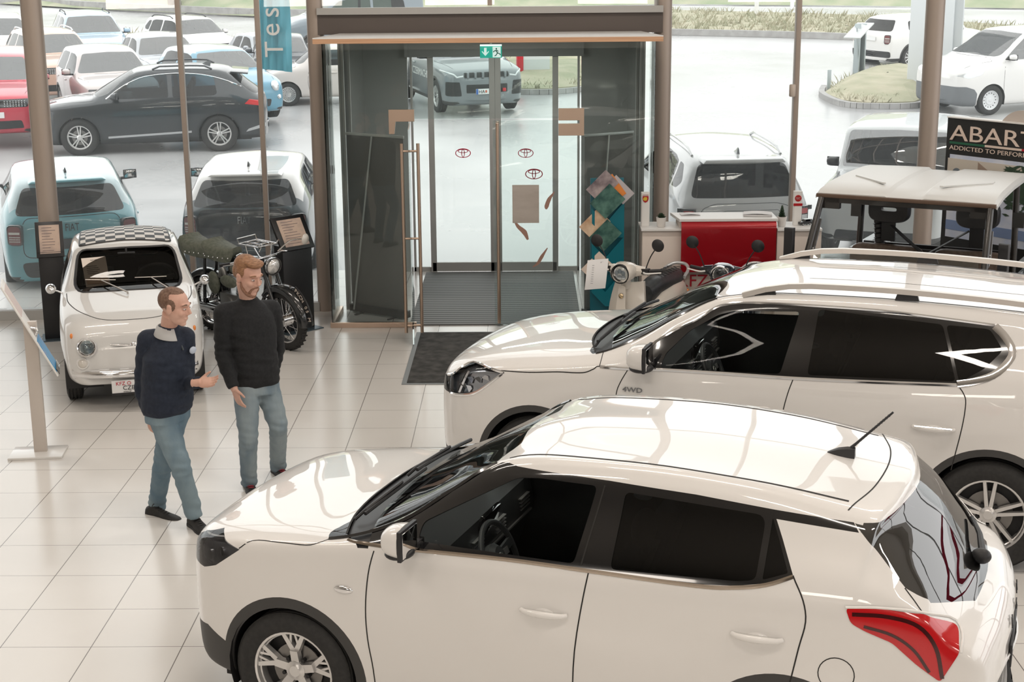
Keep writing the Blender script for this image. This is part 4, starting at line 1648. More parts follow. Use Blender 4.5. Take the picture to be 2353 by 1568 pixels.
    m.build('badge_letters', mat('dark_chrome', (0.25, 0.25, 0.26), 0.2, metal=1.0), root)
    m = MB()
    for ax in (WA, WR):
        for sg in (-1, 1):
            m.grid([[(ax+0.435*math.cos(a), sg*yy, WZ+0.435*math.sin(a)) for a in np.linspace(-0.3, PI+0.3, 18)] for yy in (0.94, 0.86, 0.45)], flip=(sg > 0))
            m.grid([[(ax+k*math.cos(a), sg*0.45, WZ+k*math.sin(a)) for a in np.linspace(-0.35, PI+0.35, 18)] for k in (0.435, 0.02)], flip=(sg > 0))
    m.box((2.6, 0, 0.27), (4.4, 1.5, 0.06))
    m.build('underbody', SOFTBLACK, root)
    put_wheels(root, (WA, WR), 0.83, WZ, 0.255, 0.24, 'multi')
    cabin(root, 1.78, 2.45, 3.55, 0.86, 0.86, dz=0.15)
    return root


large_suv()
# ------------------------------------------------------------------ yard outside
def asphalt():
    m = noise_mat('wet_asphalt', (0.36, 0.36, 0.36), (0.54, 0.54, 0.54), 0.22, 0.16, rough2=0.42, detail=6, lo=0.3, hi=0.7, bump=0.05, bscale=120)
    return m


ASPH = asphalt()
m = MB()
m.grid([[(x, y, yard_z(y)-0.02 if y <= 20 else yard_z(y)-0.02) for x in (-120, -20, 20, 120)] for y in (17.3, 20, 70, 200)], flip=True)
m.grid([[(x, y, -0.02) for x in (12.3, 120)] for y in (-30, 17.3)], flip=True)
struct(m.build('ground', ASPH, smooth=0), 'wet asphalt yard outside the glazed front')
GRASS = noise_mat('winter_grass', (0.33, 0.33, 0.22), (0.46, 0.42, 0.31), 1.6, 0.9, detail=8, bump=0.6, bscale=14)
GREENER = noise_mat('green_grass', (0.27, 0.33, 0.20), (0.44, 0.43, 0.31), 0.8, 0.9, detail=8, bump=0.6, bscale=10)
KERB = noise_mat('kerb_concrete', (0.32, 0.31, 0.30), (0.42, 0.41, 0.40), 4, 0.8)


def blades(mb, poly_px, n, h, seed, mi=0):
    """tufts of thin upright blades scattered over a patch of yard"""
    r = random.Random(seed)
    lo = (min(p[0] for p in poly_px), min(p[1] for p in poly_px))
    hi = (max(p[0] for p in poly_px), max(p[1] for p in poly_px))
    k = 0
    while k < n:
        q = (r.uniform(lo[0], hi[0]), r.uniform(lo[1], hi[1]))
        if not in_poly(q, poly_px):
            continue
        p = out(*q)
        hh = h*r.uniform(0.5, 1.3)
        for j in range(5):
            a = r.uniform(0, 2*PI)
            w = 0.02+0.02*r.random()
            dx, dy = math.cos(a), math.sin(a)
            lean = r.uniform(0.2, 0.8)*hh
            c = V3(p)+V3(dx, dy, 0)*r.random()*0.1
            mb.add([c+V3(-dy*w, dx*w, 0), c+V3(dy*w, -dx*w, 0), c+V3(dx*lean*0.4, dy*lean*0.4, hh*0.6), c+V3(dx*lean, dy*lean, hh)], [(0, 1, 2), (0, 2, 3)])
        k += 1


def patch(name, px, m_, h, label, n=0, bh=0.12, seed=1, kerb=None, mound=0.0):
    P = [out(*p) for p in px]
    mb = MB()
    c = sum((V3(p) for p in P), V3(0, 0, 0))/len(P)
    ring0 = [V3(p)+V3(0, 0, -0.02) for p in P]
    ring1 = [V3(p)+V3(0, 0, h) for p in P]
    ring2 = [c+(V3(p)-c)*0.6+V3(0, 0, h+mound) for p in P]
    mb.grid([ring0, ring1, ring2, [c+V3(0, 0, h+mound*1.2)+(V3(p)-c)*0.02 for p in P]], cv=True)
    if n:
        blades(mb, px, n, bh, seed)
    o = mb.build(name, m_, smooth=0)
    o['kind'] = 'stuff'
    return tag(o, label, 'grass')


def kerb(name, px, label, w=0.14, h=0.13):
    P = smooth_path([V3(out(*p)) for p in px], 5)
    mb = MB()
    for a, b in zip(P[:-1], P[1:]):
        mb.bar(a+V3(0, 0, h/2-0.02), b+V3(0, 0, h/2-0.02), w, h)
    return struct(mb.build(name, KERB, smooth=0), label)


patch('grass_island', [(1893, 222), (1935, 239), (2000, 245), (2100, 243), (2135, 228), (2150, 190), (2130, 165), (2080, 158), (2000, 168), (1940, 188)], GRASS, 0.10, 'grass island with kerb round the sign pylon by the white van', 500, 0.2, 1, mound=0.25)
kerb('kerb', [(1893, 205), (1890, 222), (1935, 242), (2000, 248), (2105, 246), (2140, 230)], 'curved kerb round the grass island by the white van')
patch('grass_verge', [(1500, 76), (1760, 82), (2000, 90), (2353, 105), (2500, 92), (2353, 66), (2000, 40), (1760, 33), (1500, 27)], GRASS, 0.10, 'long grass verge between the yard and the road on the right', 900, 0.3, 2)
kerb('kerb', [(1500, 78), (1760, 84), (2000, 92), (2353, 108)], 'straight kerb before the long verge on the right', 0.3, 0.22)
patch('grass_patch', [(1165, 209), (1260, 210), (1345, 203), (1380, 150), (1345, 100), (1180, 100), (1150, 150)], GRASS, 0.08, 'grass patch with bare soil behind the lobby door, under the white sign', 350, 0.2, 3, mound=0.2)
kerb('kerb', [(1150, 214), (1260, 215), (1345, 207), (1400, 190)], 'kerb in front of the grass patch seen through the lobby door')
patch('grass_bit', [(270, 98), (470, 112), (560, 118), (560, 96), (430, 84), (300, 78)], GRASS, 0.06, 'thin verge of grass between the parked cars on the left', 60, 0.25, 4)
# road bank beyond: a grassy slope rising behind the road
mb = MB()
row0 = [out(px, py) for px, py in ((-200, 6), (0, 10), (200, 22), (590, 40), (800, 36), (1200, 18), (1545, 12), (2000, 16), (2600, 26))]
mb.grid([[V3(p)+V3(0, 0, 0.05) for p in row0], [V3(p)+V3(0, 9, 3.0) for p in row0], [V3(p)+V3(0, 40, 9.0) for p in row0]])
o = mb.build('grass_bank', GREENER, smooth=0)
o['kind'] = 'stuff'
tag(o, 'grassy bank rising behind the road at the top of the picture', 'grass')
kerb('kerb', [(-100, 8), (75, 11), (200, 20), (400, 30), (590, 38), (720, 40)], 'stone kerb along the grassy bank at top left', 0.4, 0.35)
# ------------------------------------------------------------------ parked vehicles outside
def mk_rows(L, W, H, nose, cowl, head, tail, hood_f, hood_r, belt, rwf=0.68, zb=0.2, zdeck=None, deck_x=None, rear_plan=-0.1, tail_top=None, rake=0.0):
    """nose/hood heights, x of screen base and roof header, x of the roof's end"""
    w = W/2
    rw = w*rwf
    tt = tail_top or belt-0.02
    R = [(0.03, nose-0.10, nose-0.16, 0.60*w, rw*0.8, zb+0.14, 0), (0.05, nose, nose-0.06, 0.74*w, rw*0.85, zb+0.08, 0), (0.13, lerp(nose, hood_f, 0.55), lerp(nose, hood_f, 0.5)-0.06, 0.86*w, rw, zb+0.04, 0.03),
         (0.34, hood_f, hood_f-0.07, 0.95*w, rw, zb+0.01, 0.05), (0.6*cowl, lerp(hood_f, hood_r, 0.6), lerp(hood_f-0.07, belt-0.06, 0.6), 0.985*w, rw, zb, 0.05), (cowl-0.06, hood_r, belt-0.05, w, rw, zb, 0.06),
         (cowl+0.08, hood_r+0.07, belt-0.03, w, rw, zb, 0.10), (lerp(cowl, head, 0.5), lerp(hood_r, H-0.04, 0.56), belt-0.01, w, rw, zb, 0.09), (head, H-0.045, belt, w, rw, zb, 0.07),
         (lerp(head, tail, 0.25), H-0.005, belt+0.01, w, rw*1.02, zb, 0.03), (lerp(head, tail, 0.6), H, belt+0.02, w, rw*1.02, zb, 0), (lerp(head, tail, 0.88), H-0.025, belt+0.03, 0.995*w, rw, zb, -0.03), (tail, H-0.07, belt+0.03, 0.985*w, rw*0.97, zb+0.01, rear_plan)]
    if zdeck:
        R += [(lerp(tail, deck_x, 0.5), lerp(H-0.07, zdeck, 0.5), belt, 0.96*w, rw, zb+0.02, rear_plan), (deck_x, zdeck, belt-0.06, 0.93*w, rw, zb+0.03, -0.05), (L-0.06, zdeck-0.04, belt-0.10, 0.88*w, rw*0.9, zb+0.06, -0.06), (L, zdeck-0.20, zdeck-0.26, 0.80*w, rw*0.8, zb+0.12, -0.05), (L, 0.62, 0.58, 0.72*w, rw*0.7, zb+0.2, -0.03)]
    else:
        e = L-0.02
        R += [(lerp(tail, e-0.10, 0.55), lerp(H-0.07, tt, 0.52), belt, 0.96*w, rw, zb+0.03, rear_plan), (e-0.08, tt, tt-0.06, 0.93*w, rw, zb+0.05, rear_plan*0.8), (e-0.02, tt-0.17, tt-0.22, 0.88*w, rw*0.9, zb+0.10, -0.06), (e, 0.66, 0.61, 0.80*w, rw*0.8, zb+0.16, -0.04), (e, 0.50, 0.46, 0.72*w, rw*0.7, zb+0.2, -0.03)]
    return R


KINDS = {
    'compact': dict(L=4.17, W=1.78, H=1.52, nose=0.80, cowl=1.10, head=1.90, tail=3.62, hood_f=0.93, hood_r=1.07, belt=1.02, fw=0.80, rw_=3.36, R=0.335, rear_plan=-0.14),
    'crossover': dict(L=3.85, W=1.76, H=1.60, nose=0.86, cowl=1.05, head=1.72, tail=3.5, hood_f=1.0, hood_r=1.10, belt=1.04, fw=0.78, rw_=3.20, R=0.33),
    'suv': dict(L=4.6, W=1.86, H=1.68, nose=0.90, cowl=1.25, head=2.05, tail=4.15, hood_f=1.02, hood_r=1.14, belt=1.08, fw=0.92, rw_=3.62, R=0.36),
    'coupe_suv': dict(L=4.51, W=1.86, H=1.65, nose=0.86, cowl=1.22, head=2.10, tail=3.70, hood_f=0.98, hood_r=1.10, belt=1.05, fw=0.90, rw_=3.58, R=0.36, rear_plan=-0.10),
    'mini': dict(L=2.6, W=1.63, H=1.49, nose=0.80, cowl=0.65, head=1.15, tail=2.3, hood_f=0.92, hood_r=1.04, belt=1.0, fw=0.55, rw_=2.1, R=0.31),
    'saloon': dict(L=3.85, W=1.74, H=1.47, nose=0.70, cowl=1.15, head=1.92, tail=3.15, hood_f=0.82, hood_r=0.98, belt=0.94, fw=0.82, rw_=3.15, R=0.32),
    'hatch': dict(L=3.35, W=1.52, H=1.44, nose=0.70, cowl=0.90, head=1.50, tail=2.9, hood_f=0.84, hood_r=0.97, belt=0.93, fw=0.68, rw_=2.75, R=0.285),
    'van': dict(L=4.75, W=1.86, H=1.86, nose=0.98, cowl=0.95, head=1.95, tail=4.55, hood_f=1.08, hood_r=1.26, belt=1.18, fw=0.92, rw_=3.90, R=0.335, rwf=0.80, tail_top=1.15),
    'offroad': dict(L=4.6, W=1.85, H=1.84, nose=1.02, cowl=1.45, head=1.80, tail=4.30, hood_f=1.12, hood_r=1.18, belt=1.14, fw=0.85, rw_=3.50, R=0.39, rwf=0.84, zb=0.3),
}
GLASSF = glass('pale_windscreen', (0.62, 0.68, 0.68), 3.0)


def parked(kind, name, label, loc, deg, paint, roof=None, view='front', rims='ten', rails=None, glassm=None, arch=True, lens=None, extra=None, scale=1.0, group=None, clad=CLAD, lining=True, sides=(-1, 1), cat='car'):
    k = dict(KINDS[kind])
    fw, rr, R = k.pop('fw'), k.pop('rw_'), k.pop('R')
    rows = mk_rows(**k)
    L, W, H = k['L'], k['W'], k['H']
    pitch = math.degrees(math.atan(SLOPE)) if loc[1] > 20 else 0.0
    root, M = placed(name, label, cat, loc, deg, group, pitch=pitch, scale=scale)
    c = Car(rows, H, 3, 3, drop=0.045)
    c.M = M
    bz, cx, hx, tx = k['belt'], k['cowl'], k['head'], k['tail']
    gt = H-0.115
    xb = lerp(hx, tx, 0.36)
    xq = min(tx-0.12, rr+0.10)
    win = [[(cx+0.28, bz+0.03), (lerp(cx, hx, 0.80)+0.08, gt-0.05), (hx+0.18, gt), (xb-0.05, gt), (xb-0.03, bz+0.04)],
           [(xb+0.05, bz+0.04), (xb+0.04, gt), (xq-0.30, gt-0.01), (xq-0.06, gt-0.06), (xq, bz+0.10), (xq-0.06, bz+0.06)]]
    if kind in ('suv', 'offroad', 'coupe_suv') and tx-xq > 0.2:
        win.append([(xq+0.06, bz+0.12), (xq, gt-0.05), (tx-0.22, gt-0.06), (tx+0.02, bz+0.22), (tx-0.1, bz+0.13)])
    for sg in sides:
        for ax in (fw, rr):
            if arch:
                c.cut('cladding', arch_poly(ax, R, R+0.085, 0.1, 18), 'side', sg)
            c.cut('opening', arch_poly(ax, R, R+0.035, 0.08, 18), 'side', sg)
        if arch:
            c.cut('cladding', [(-0.1, 0.05), (-0.1, k.get('zb', 0.2)+0.12), (L+0.1, k.get('zb', 0.2)+0.12), (L+0.1, 0.05)], 'side', sg, over=False)
        if roof is not None:
            c.cut('roof', [(hx-0.25, gt+0.02), (hx-0.25, H+0.1), (tx+0.3, H+0.1), (tx+0.3, gt-0.03), (tx-0.1, gt+0.01)], 'side', sg)
        for j, q in enumerate(win):
            c.cut('side_glass%d' % j, rounded(q, 0.05), 'side', sg)
    wb, wt = W/2*0.86, W/2*k.get('rwf', 0.68)*0.93
    ws = rounded([(-wb, k['hood_r']+0.03), (0, k['hood_r']+0.05), (wb, k['hood_r']+0.03), (wt, H-0.10), (0, H-0.075), (-wt, H-0.10)], 0.06)
    if view != 'rear':
        c.cut('windscreen', ws, 'front', xr=(cx-0.3, hx+0.25))
    zt = k.get('tail_top', bz)
    if view != 'front':
        c.cut('rear_window', rounded([(-wb*0.90, zt+0.06), (wb*0.90, zt+0.06), (wt, H-0.13), (-wt, H-0.13)], 0.07), 'rear', xr=(tx-0.3, L+0.1))
    if roof is not None:
        c.cut('roof', [(hx+0.0, -0.75), (tx+0.3, -0.75), (tx+0.3, 0.75), (hx+0.0, 0.75)], 'top', over=False, xr=(hx-0.1, tx+0.3))
    if extra:
        extra(c, root, 'cut', k)
    P = paint
    c.part('body', 'body', P, root)
    c.part('cladding', 'lower_cladding', clad, root)
    if roof is not None:
        c.part('roof', 'roof', roof, root)
    c.part('windscreen', 'windscreen', GLASSF, root)
    for j in range(len(win)):
        c.part2('side_glass%d' % j, 'side_window', glassm or TINTCAR, root)
    c.part('rear_window', 'rear_window', PRIVACY, root)
    if lining:
        c.part(['body', 'cladding', 'roof'], 'interior_lining', INTERIOR, root, off=-0.025, flip=True)
    g = MB()
    for sg in sides:
        for x in (cx+0.30, xb, xq+0.02):
            c.ribbon(g, [(x, bz), (x-0.03, bz-0.35), (x, k.get('zb', 0.2)+0.16)], 'side', sg, 0.008, step=0.1, sm=3)
    c.ribbon(g, [(0.30, -W*0.36), (cx-0.15, -W*0.43), (cx-0.02, -W*0.40), (cx-0.10, 0), (cx-0.02, W*0.40), (cx-0.15, W*0.43), (0.30, W*0.36)], 'top', width=0.008, step=0.1, sm=4)
    g.build('panel_gaps', GAP, root)
    mirror_pair(c, root, cx+0.42, bz+0.03, (0.11, 0.19, 0.13), P if kind != 'offroad' else BLACK)
    for sg in sides:
        for x in (xb-0.22, xq-0.20):
            p, n = c.hit(x, bz-0.13, 'side', sg)
            m = MB()
            m.ell(p+n*0.012, (0.10, 0.016, 0.018))
            m.build('door_handle', P, root, smooth=60)
    if rails is not None:
        for sg in (-1, 1):
            m = MB()
            xs = np.linspace(hx+0.25, tx-0.2, 9)
            pts = []
            for i, x in enumerate(xs):
                p = c.hit(x, sg*W/2*k.get('rwf', 0.68)*0.96, 'top')[0]
                pts.append((p.x, p.y, p.z+0.01+0.05*min(1, i, 8-i)))
            m.tube(pts, 0.018, n=8)
            m.build('roof_rail', rails, root)
    # simple cabin: seats and dashboard
    m = MB()
    for y in (-0.36, 0.36):
        for x in (hx+0.55, rr-0.35):
            m.box((x, y, 0.55), (0.5, 0.5, 0.2))
            m.box((x+0.28, y, 0.88), (0.14, 0.48, 0.62), R=Matrix.Rotation(0.25, 3, 'Y'))
            m.box((x+0.42, y, 1.26), (0.09, 0.26, 0.18))
    m.build('seats', SEATM, root, bevel=0.04)
    m = MB()
    m.box((cx+0.35, 0, bz-0.15), (0.5, W*0.85, 0.3))
    m.build('dashboard', DASH, root, bevel=0.05)
    m = MB()
    for ax in (fw, rr):
        for sg in (-1, 1):
            m.grid([[(ax+(R+0.045)*math.cos(a), sg*yy, R+(R+0.045)*math.sin(a)) for a in np.linspace(-0.3, PI+0.3, 14)] for yy in (W/2-0.03, 0.4)], flip=(sg > 0))
    m.box((L/2, 0, k.get('zb', 0.2)+0.03), (L*0.86, W*0.72, 0.05))
    m.build('underbody', SOFTBLACK, root)
    put_wheels(root, (fw, rr), W/2-0.125, R, R*0.66, 0.2, rims)
    if extra:
        extra(c, root, 'add', k)
    return c, root


def plate(c, root, z, axes, txt, w=0.52, y=0.0):
    p, n = c.hit(y, z, axes)
    s_ = -1 if axes == 'front' else 1
    m = MB()
    m.box(p+Vector((s_*0.012, 0, 0)), (0.02, w, 0.115), mi=0)
    m.box(p+Vector((s_*0.0235, s_*-w*0.455, 0)), (0.003, 0.045, 0.11), mi=1)
    if txt:
        a, b = txt
        u = (0, s_*1.0, 0)
        o = V3(p)+V3(s_*0.0225, 0, 0)
        m.text(a, o+V3(0, -s_*0.13, 0), u, (0, 0, 1), height=0.07, t=0.003, mi=2)
        m.text(b, o+V3(0, s_*0.11, 0), u, (0, 0, 1), height=0.07, t=0.003, mi=2)
        m.ell(o+V3(0, -s_*0.035, 0), (0.003, 0.022, 0.03), mi=3)
    m.build('number_plate', [mat('plate_bright', (0.82, 0.82, 0.82), 0.4), mat('plate_blue', (0.02, 0.12, 0.45), 0.4), BLACK, mat('plate_crest', (0.6, 0.12, 0.05), 0.4)], root, smooth=0)


LAMPW = mat('clear_lamp_face', (0.70, 0.72, 0.73), 0.12, metal=0.3, coat=1.0)
DGRILLE = mat('grille_black', (0.015, 0.015, 0.016), 0.4)


def ex_round(c, root, st, k):
    """retro front: round lamps with a body-coloured lid, small lower lamps, dark lower grille; tall tail lamps"""
    if st == 'cut':
        c.cut('grille', rounded([(-0.42, 0.36), (0.42, 0.36), (0.46, 0.52), (-0.46, 0.52)], 0.05), 'front', xr=(-1, 0.4))
        return
    c.part('grille', 'grille', DGRILLE, root, off=0.002)
    for sg in (-1, 1):
        p, n = c.hit(sg*0.60, 0.80, 'front')
        n = Vector((-0.75, sg*0.45, 0.35)).normalized()
        m = MB()
        m.lathe([(0.0, 0.035), (0.07, 0.028), (0.115, 0.006), (0.12, -0.03)], p-n*0.01, n, 24)
        m.build('headlight', LAMPW, root, smooth=60)
        p, n2 = c.hit(sg*0.66, 0.56, 'front')
        m = MB()
        m.lathe([(0.0, 0.02), (0.045, 0.014), (0.058, -0.02)], p, n, 20)
        m.build('lower_lamp', LAMPW, root, smooth=60)
        tail_lamp(c, root, sg)


def tail_lamp(c, root, sg, y=0.685, z=0.86, w=0.20, h=0.27):
    p, n = c.hit(sg*y, z, 'rear')
    n = Vector((0.92, sg*0.40, 0)).normalized()
    u = Vector((-n.y, n.x, 0))
    pr = rounded([(-w/2, -h/2), (w/2, -h/2), (w/2, h/2), (-w/2, h/2)], 0.06)
    m = MB()
    m.prism(pr, p-n*0.05, u, (0, 0, 1), 0.075)
    o = m.build('tail_lamp', PIANO, root, smooth=30, bevel=0.008)
    m = MB()
    m.prism([(a*0.82, b*0.86) for a, b in pr], p+n*0.022, u, (0, 0, 1), 0.006)
    m.build('lamp_lens', mat('smoked_red_lens', (0.16, 0.02, 0.025), 0.15, coat=1.0), o, smooth=30)
    m = MB()
    m.box(p+n*0.031+Vector((0, 0, 0.03)), (0.006, w*0.70, 0.028), R=np.stack([V3(n), V3(u), V3(0, 0, 1)], 1))
    for r_ in range(3):
        for q in range(7):
            m.box(p+n*0.029+u*(w*0.62*(q/6-0.5))+Vector((0, 0, -0.02-0.028*r_)), (0.005, 0.015, 0.014), R=np.stack([V3(n), V3(u), V3(0, 0, 1)], 1))
    m.build('lamp_dots', mat('lamp_white_dots', (0.65, 0.63, 0.60), 0.2, metal=0.3), o, smooth=0)


def ex_rear600(dark):
    def f(c, root, st, k):
        if st == 'cut':
            c.cut('tail_panel', rounded([(-0.62, 0.56), (0.62, 0.56), (0.60, 1.06), (-0.60, 1.06)], 0.12), 'rear', over=False, xr=(3.6, 5))
            c.cut('rear_bumper', rounded([(-0.60, 0.30), (0.60, 0.30), (0.66, 0.50), (-0.66, 0.50)], 0.08), 'rear', over=False, xr=(3.6, 5))
            return
        tp = c.part('tail_panel', 'tailgate', PIANO if dark else MATS['teal_car_paint'], root)
        c.part('rear_bumper', 'rear_bumper', BLACK, root)
        g = MB()
        c.ribbon(g, rounded([(-0.62, 0.56), (0.62, 0.56), (0.60, 1.06), (-0.60, 1.06)], 0.12), 'rear', width=0.010, closed=True)
        g.build('tailgate_gap', GAP, root)
        for sg in (-1, 1):
            tail_lamp(c, root, sg, 0.70, 0.86)
        p, n = c.hit(0, 0.93, 'rear')
        m = MB()
        m.text('FIAT', p+n*0.006, (0, 1, 0), nrm(np.cross(V3(n), V3(0, 1, 0))), width=0.17, height=0.095, t=0.006)
        m.build('badge_letters', CHROME if dark else DGRILLE, tp, smooth=0)
        p, n = c.hit(0, 0.72, 'rear')
        m = MB()
        m.box(p+Vector((0.012, 0, 0)), (0.015, 0.56, 0.13))
        m.build('plate_recess', BLACK, tp, bevel=0.004)
        p, n = c.hit(3.30, 0, 'top')
        m = MB()
        m.loft([[(p.x-0.08+0.18*t, yy*0.03*(1-0.5*t), p.z-0.01+zz*0.075*math.sin(PI/2*t)) for yy, zz in ((-1, 0), (-0.4, 0.8), (0, 1), (0.4, 0.8), (1, 0))] for t in (0.02, 0.4, 0.75, 1)])
        m.build('roof_antenna', BLACK, root, smooth=60)
        m = MB()
        c.ribbon(m, [(-0.05, 1.10), (0.20, 1.13), (0.42, 1.11)], 'rear', width=0.02, off=0.02, crown=0.01)
        m.build('rear_wiper', BLACK, root)
        m = MB()
        m.box((k['tail']+0.10, 0, k['H']-0.055), (0.32, 0.98, 0.03), taper=0.9)
        m.build('roof_spoiler', MATS['white_car_paint'] if dark else MATS['teal_car_paint'], root, bevel=0.012)
        q = c.hit(k['cowl']+0.05, 0, 'top')[0]
    return f


def ex_suvfront(style):
    def f(c, root, st, k):
        nz = k['nose']
        if st == 'cut':
            c.cut('grille', rounded([(-0.72, nz-0.14), (0.72, nz-0.14), (0.74, nz+0.02), (-0.74, nz+0.02)], 0.03), 'front', xr=(-1, 0.6))
            c.cut('lower_grille', rounded([(-0.62, 0.34), (0.62, 0.34), (0.58, 0.50), (-0.58, 0.50)], 0.04), 'front', xr=(-1, 0.6))
            return
        c.part('grille', 'grille', PIANO, root, off=0.004)
        c.part('lower_grille', 'lower_grille', DGRILLE, root, off=0.002)
        for sg in (-1, 1):
            m = MB()
            if style == 'dots':
                for i in range(4):
                    for j in range(8):
                        p, n = c.hit(sg*(0.28+0.055*j), nz-0.115+0.032*i, 'front')
                        m.box(p+n*0.008, (0.012, 0.022, 0.014))
            else:
                for i in range(5):
                    p, n = c.hit(sg*(0.50+0.055*i), nz-0.04, 'front')
                    m.ell(p+n*0.006, (0.02, 0.034, 0.04))
            m.build('headlight', LAMPW, root, smooth=40)
    return f


def ref_place(px, py, z, deg, kind, lx=None, ly=0.0, scale=1.0):
    """ground location such that the roof header (or local point lx, ly at height z) shows at the photo pixel"""
    k = KINDS[kind]
    lx = k['head'] if lx is None else lx
    p = out(px, py, z*scale)
    a = math.radians(deg)
    return (p.x-scale*(lx*math.cos(a)-ly*math.sin(a)), p.y-scale*(lx*math.sin(a)+ly*math.cos(a)), p.z-z*scale)


paintm = lambda n, c, r=0.35: mat(n, c, r, coat=1.0, coat_rough=0.03)
TEALP = paintm('teal_car_paint', (0.12, 0.36, 0.42))
BLUEP = paintm('light_blue_paint', (0.38, 0.52, 0.64))
SKYP = paintm('sea_blue_paint', (0.10, 0.30, 0.42))
PEACH = paintm('peach_paint', (0.62, 0.42, 0.32))
BEIGE = paintm('beige_paint', (0.62, 0.56, 0.54))
REDP = paintm('red_car_paint', (0.55, 0.03, 0.06))
GREYP = paintm('pale_grey_paint', (0.42, 0.44, 0.47))
SILV = paintm('silver_paint', (0.55, 0.57, 0.59))
BLKP = paintm('black_car_paint', (0.012, 0.016, 0.020), 0.3)
CREAMP = paintm('cream_car_paint', (0.70, 0.64, 0.60))
DGREY = paintm('grey_car_paint', (0.20, 0.22, 0.235))
VANP = paintm('dark_van_paint', (0.18, 0.22, 0.25))
OFFP = paintm('pale_offroad_paint', (0.55, 0.57, 0.57))

# black SUV passing in the yard, side on
f_, r_ = out(187, 355), out(507, 345)
dv = (r_-f_)
sc_ = Vector((dv.x, dv.y)).length/(3.58-0.90)
deg_ = math.degrees(math.atan2(dv.y, dv.x))
ca, sa = math.cos(math.radians(deg_)), math.sin(math.radians(deg_))
o_ = Vector((f_.x-0.90*sc_*ca-0.84*sc_*sa, f_.y-0.90*sc_*sa+0.84*sc_*ca, 0))
o_.z = yard_z(f_.y)


def ex_coupe(c, root, st, k):
    if st == 'cut':
        c.cut('grille', rounded([(-0.66, 0.46), (0.66, 0.46), (0.78, 0.84), (-0.78, 0.84)], 0.05), 'front', xr=(-1, 0.5))
        for sg in (-1, 1):
            c.cut('tail_lamp', [(4.10, 0.93), (4.6, 0.86), (4.6, 0.96), (4.2, 1.02)], 'side', sg, xr=(4, 5))
            c.cut('silver_strip', [(1.45, 0.33), (3.05, 0.40), (3.05, 0.44), (1.45, 0.37)], 'side', sg)
            c.cut('silver_strip', [(4.1, 0.38), (4.6, 0.50), (4.6, 0.58), (4.15, 0.44)], 'side', sg)
        return
    c.part('grille', 'grille', DGRILLE, root, off=0.003)
    c.part2('tail_lamp', 'tail_lamp', REDLENS, root)
    c.part2('silver_strip', 'sill_strip', mat('satin_strip', (0.55, 0.56, 0.57), 0.3, metal=0.6), root, off=0.003)
    m = MB()
    for sg in (-1, 1):
        c.ribbon(m, [(1.45, 1.09), (1.72, 1.28), (2.0, 1.42), (2.3, 1.50), (2.8, 1.535), (3.3, 1.50), (3.7, 1.40), (4.05, 1.26)], 'side', sg, 0.024, 0.003, crown=0.006, sm=3)
    m.build('window_strip', CHROME, root)
    m = MB()
    for i in range(6):
        c.ribbon(m, [(-0.72, 0.50+0.06*i), (0, 0.50+0.06*i), (0.72, 0.50+0.06*i)], 'front', width=0.018, off=0.006, crown=0.006, sm=4)
    m.build('grille_bars', mat('dark_chrome', (0.25, 0.25, 0.26)), root)
    p, n = c.hit(3.35, 0, 'top')
    m = MB()
    m.loft([[(p.x-0.08+0.18*t, yy*0.03, p.z-0.01+zz*0.075*math.sin(PI/2*t)) for yy, zz in ((-1, 0), (0, 1), (1, 0))] for t in (0.02, 0.4, 0.75, 1)])
    m.build('roof_antenna', BLKP, root)
    m = MB()
    m.box((4.02, 0, 1.50), (0.34, 1.06, 0.03), R=Matrix.Rotation(0.10, 3, 'Y'))
    m.build('roof_spoiler', BLKP, root, bevel=0.01)
    plate(c, root, 0.40, 'front', None)


parked('coupe_suv', 'black_suv', 'black SUV standing side-on in the yard between the left columns', o_, deg_, BLKP, view='both', rims='multi', rails=BLKP, extra=ex_coupe, scale=sc_, clad=mat('dark_clad', (0.02, 0.022, 0.024), 0.5))
# the two small hatchbacks backed up to the window
WROOF = MATS['white_car_paint']
a = at_z(160, 660, 0.0)
deg_ = -72
KINDS['compact']['rear_plan'] = -0.14
ca, sa = math.cos(math.radians(deg_)), math.sin(math.radians(deg_))


def back_place(px, py, z, deg, L):
    p = at_z(px, py, z)
    a_ = math.radians(deg)
    return (p.x-L*math.cos(a_), p.y-L*math.sin(a_), 0)


parked('compact', 'teal_hatchback', 'teal hatchback with pale roof parked outside the window behind the vintage car', back_place(163, 468, 1.05, -71, 4.08), -71, TEALP, roof=paintm('pale_teal_paint', (0.42, 0.56, 0.60)), view='both', extra=ex_rear600(False), glassm=PRIVACY)
parked('compact', 'black_hatchback', 'black hatchback with white roof parked outside the window behind the motorcycle', back_place(562, 452, 1.05, -86, 4.08), -86, paintm('petrol_black_paint', (0.02, 0.04, 0.05)), roof=WROOF, view='both', extra=ex_rear600(True), glassm=PRIVACY)
# rows of parked cars
rowcar = 'cars parked in rows outside on the left'


def ex_red(c, root, st, k):
    ex_suvfront('dots')(c, root, st, k)
    if st == 'add':
        plate(c, root, 0.62, 'front', ('HA', '48'))


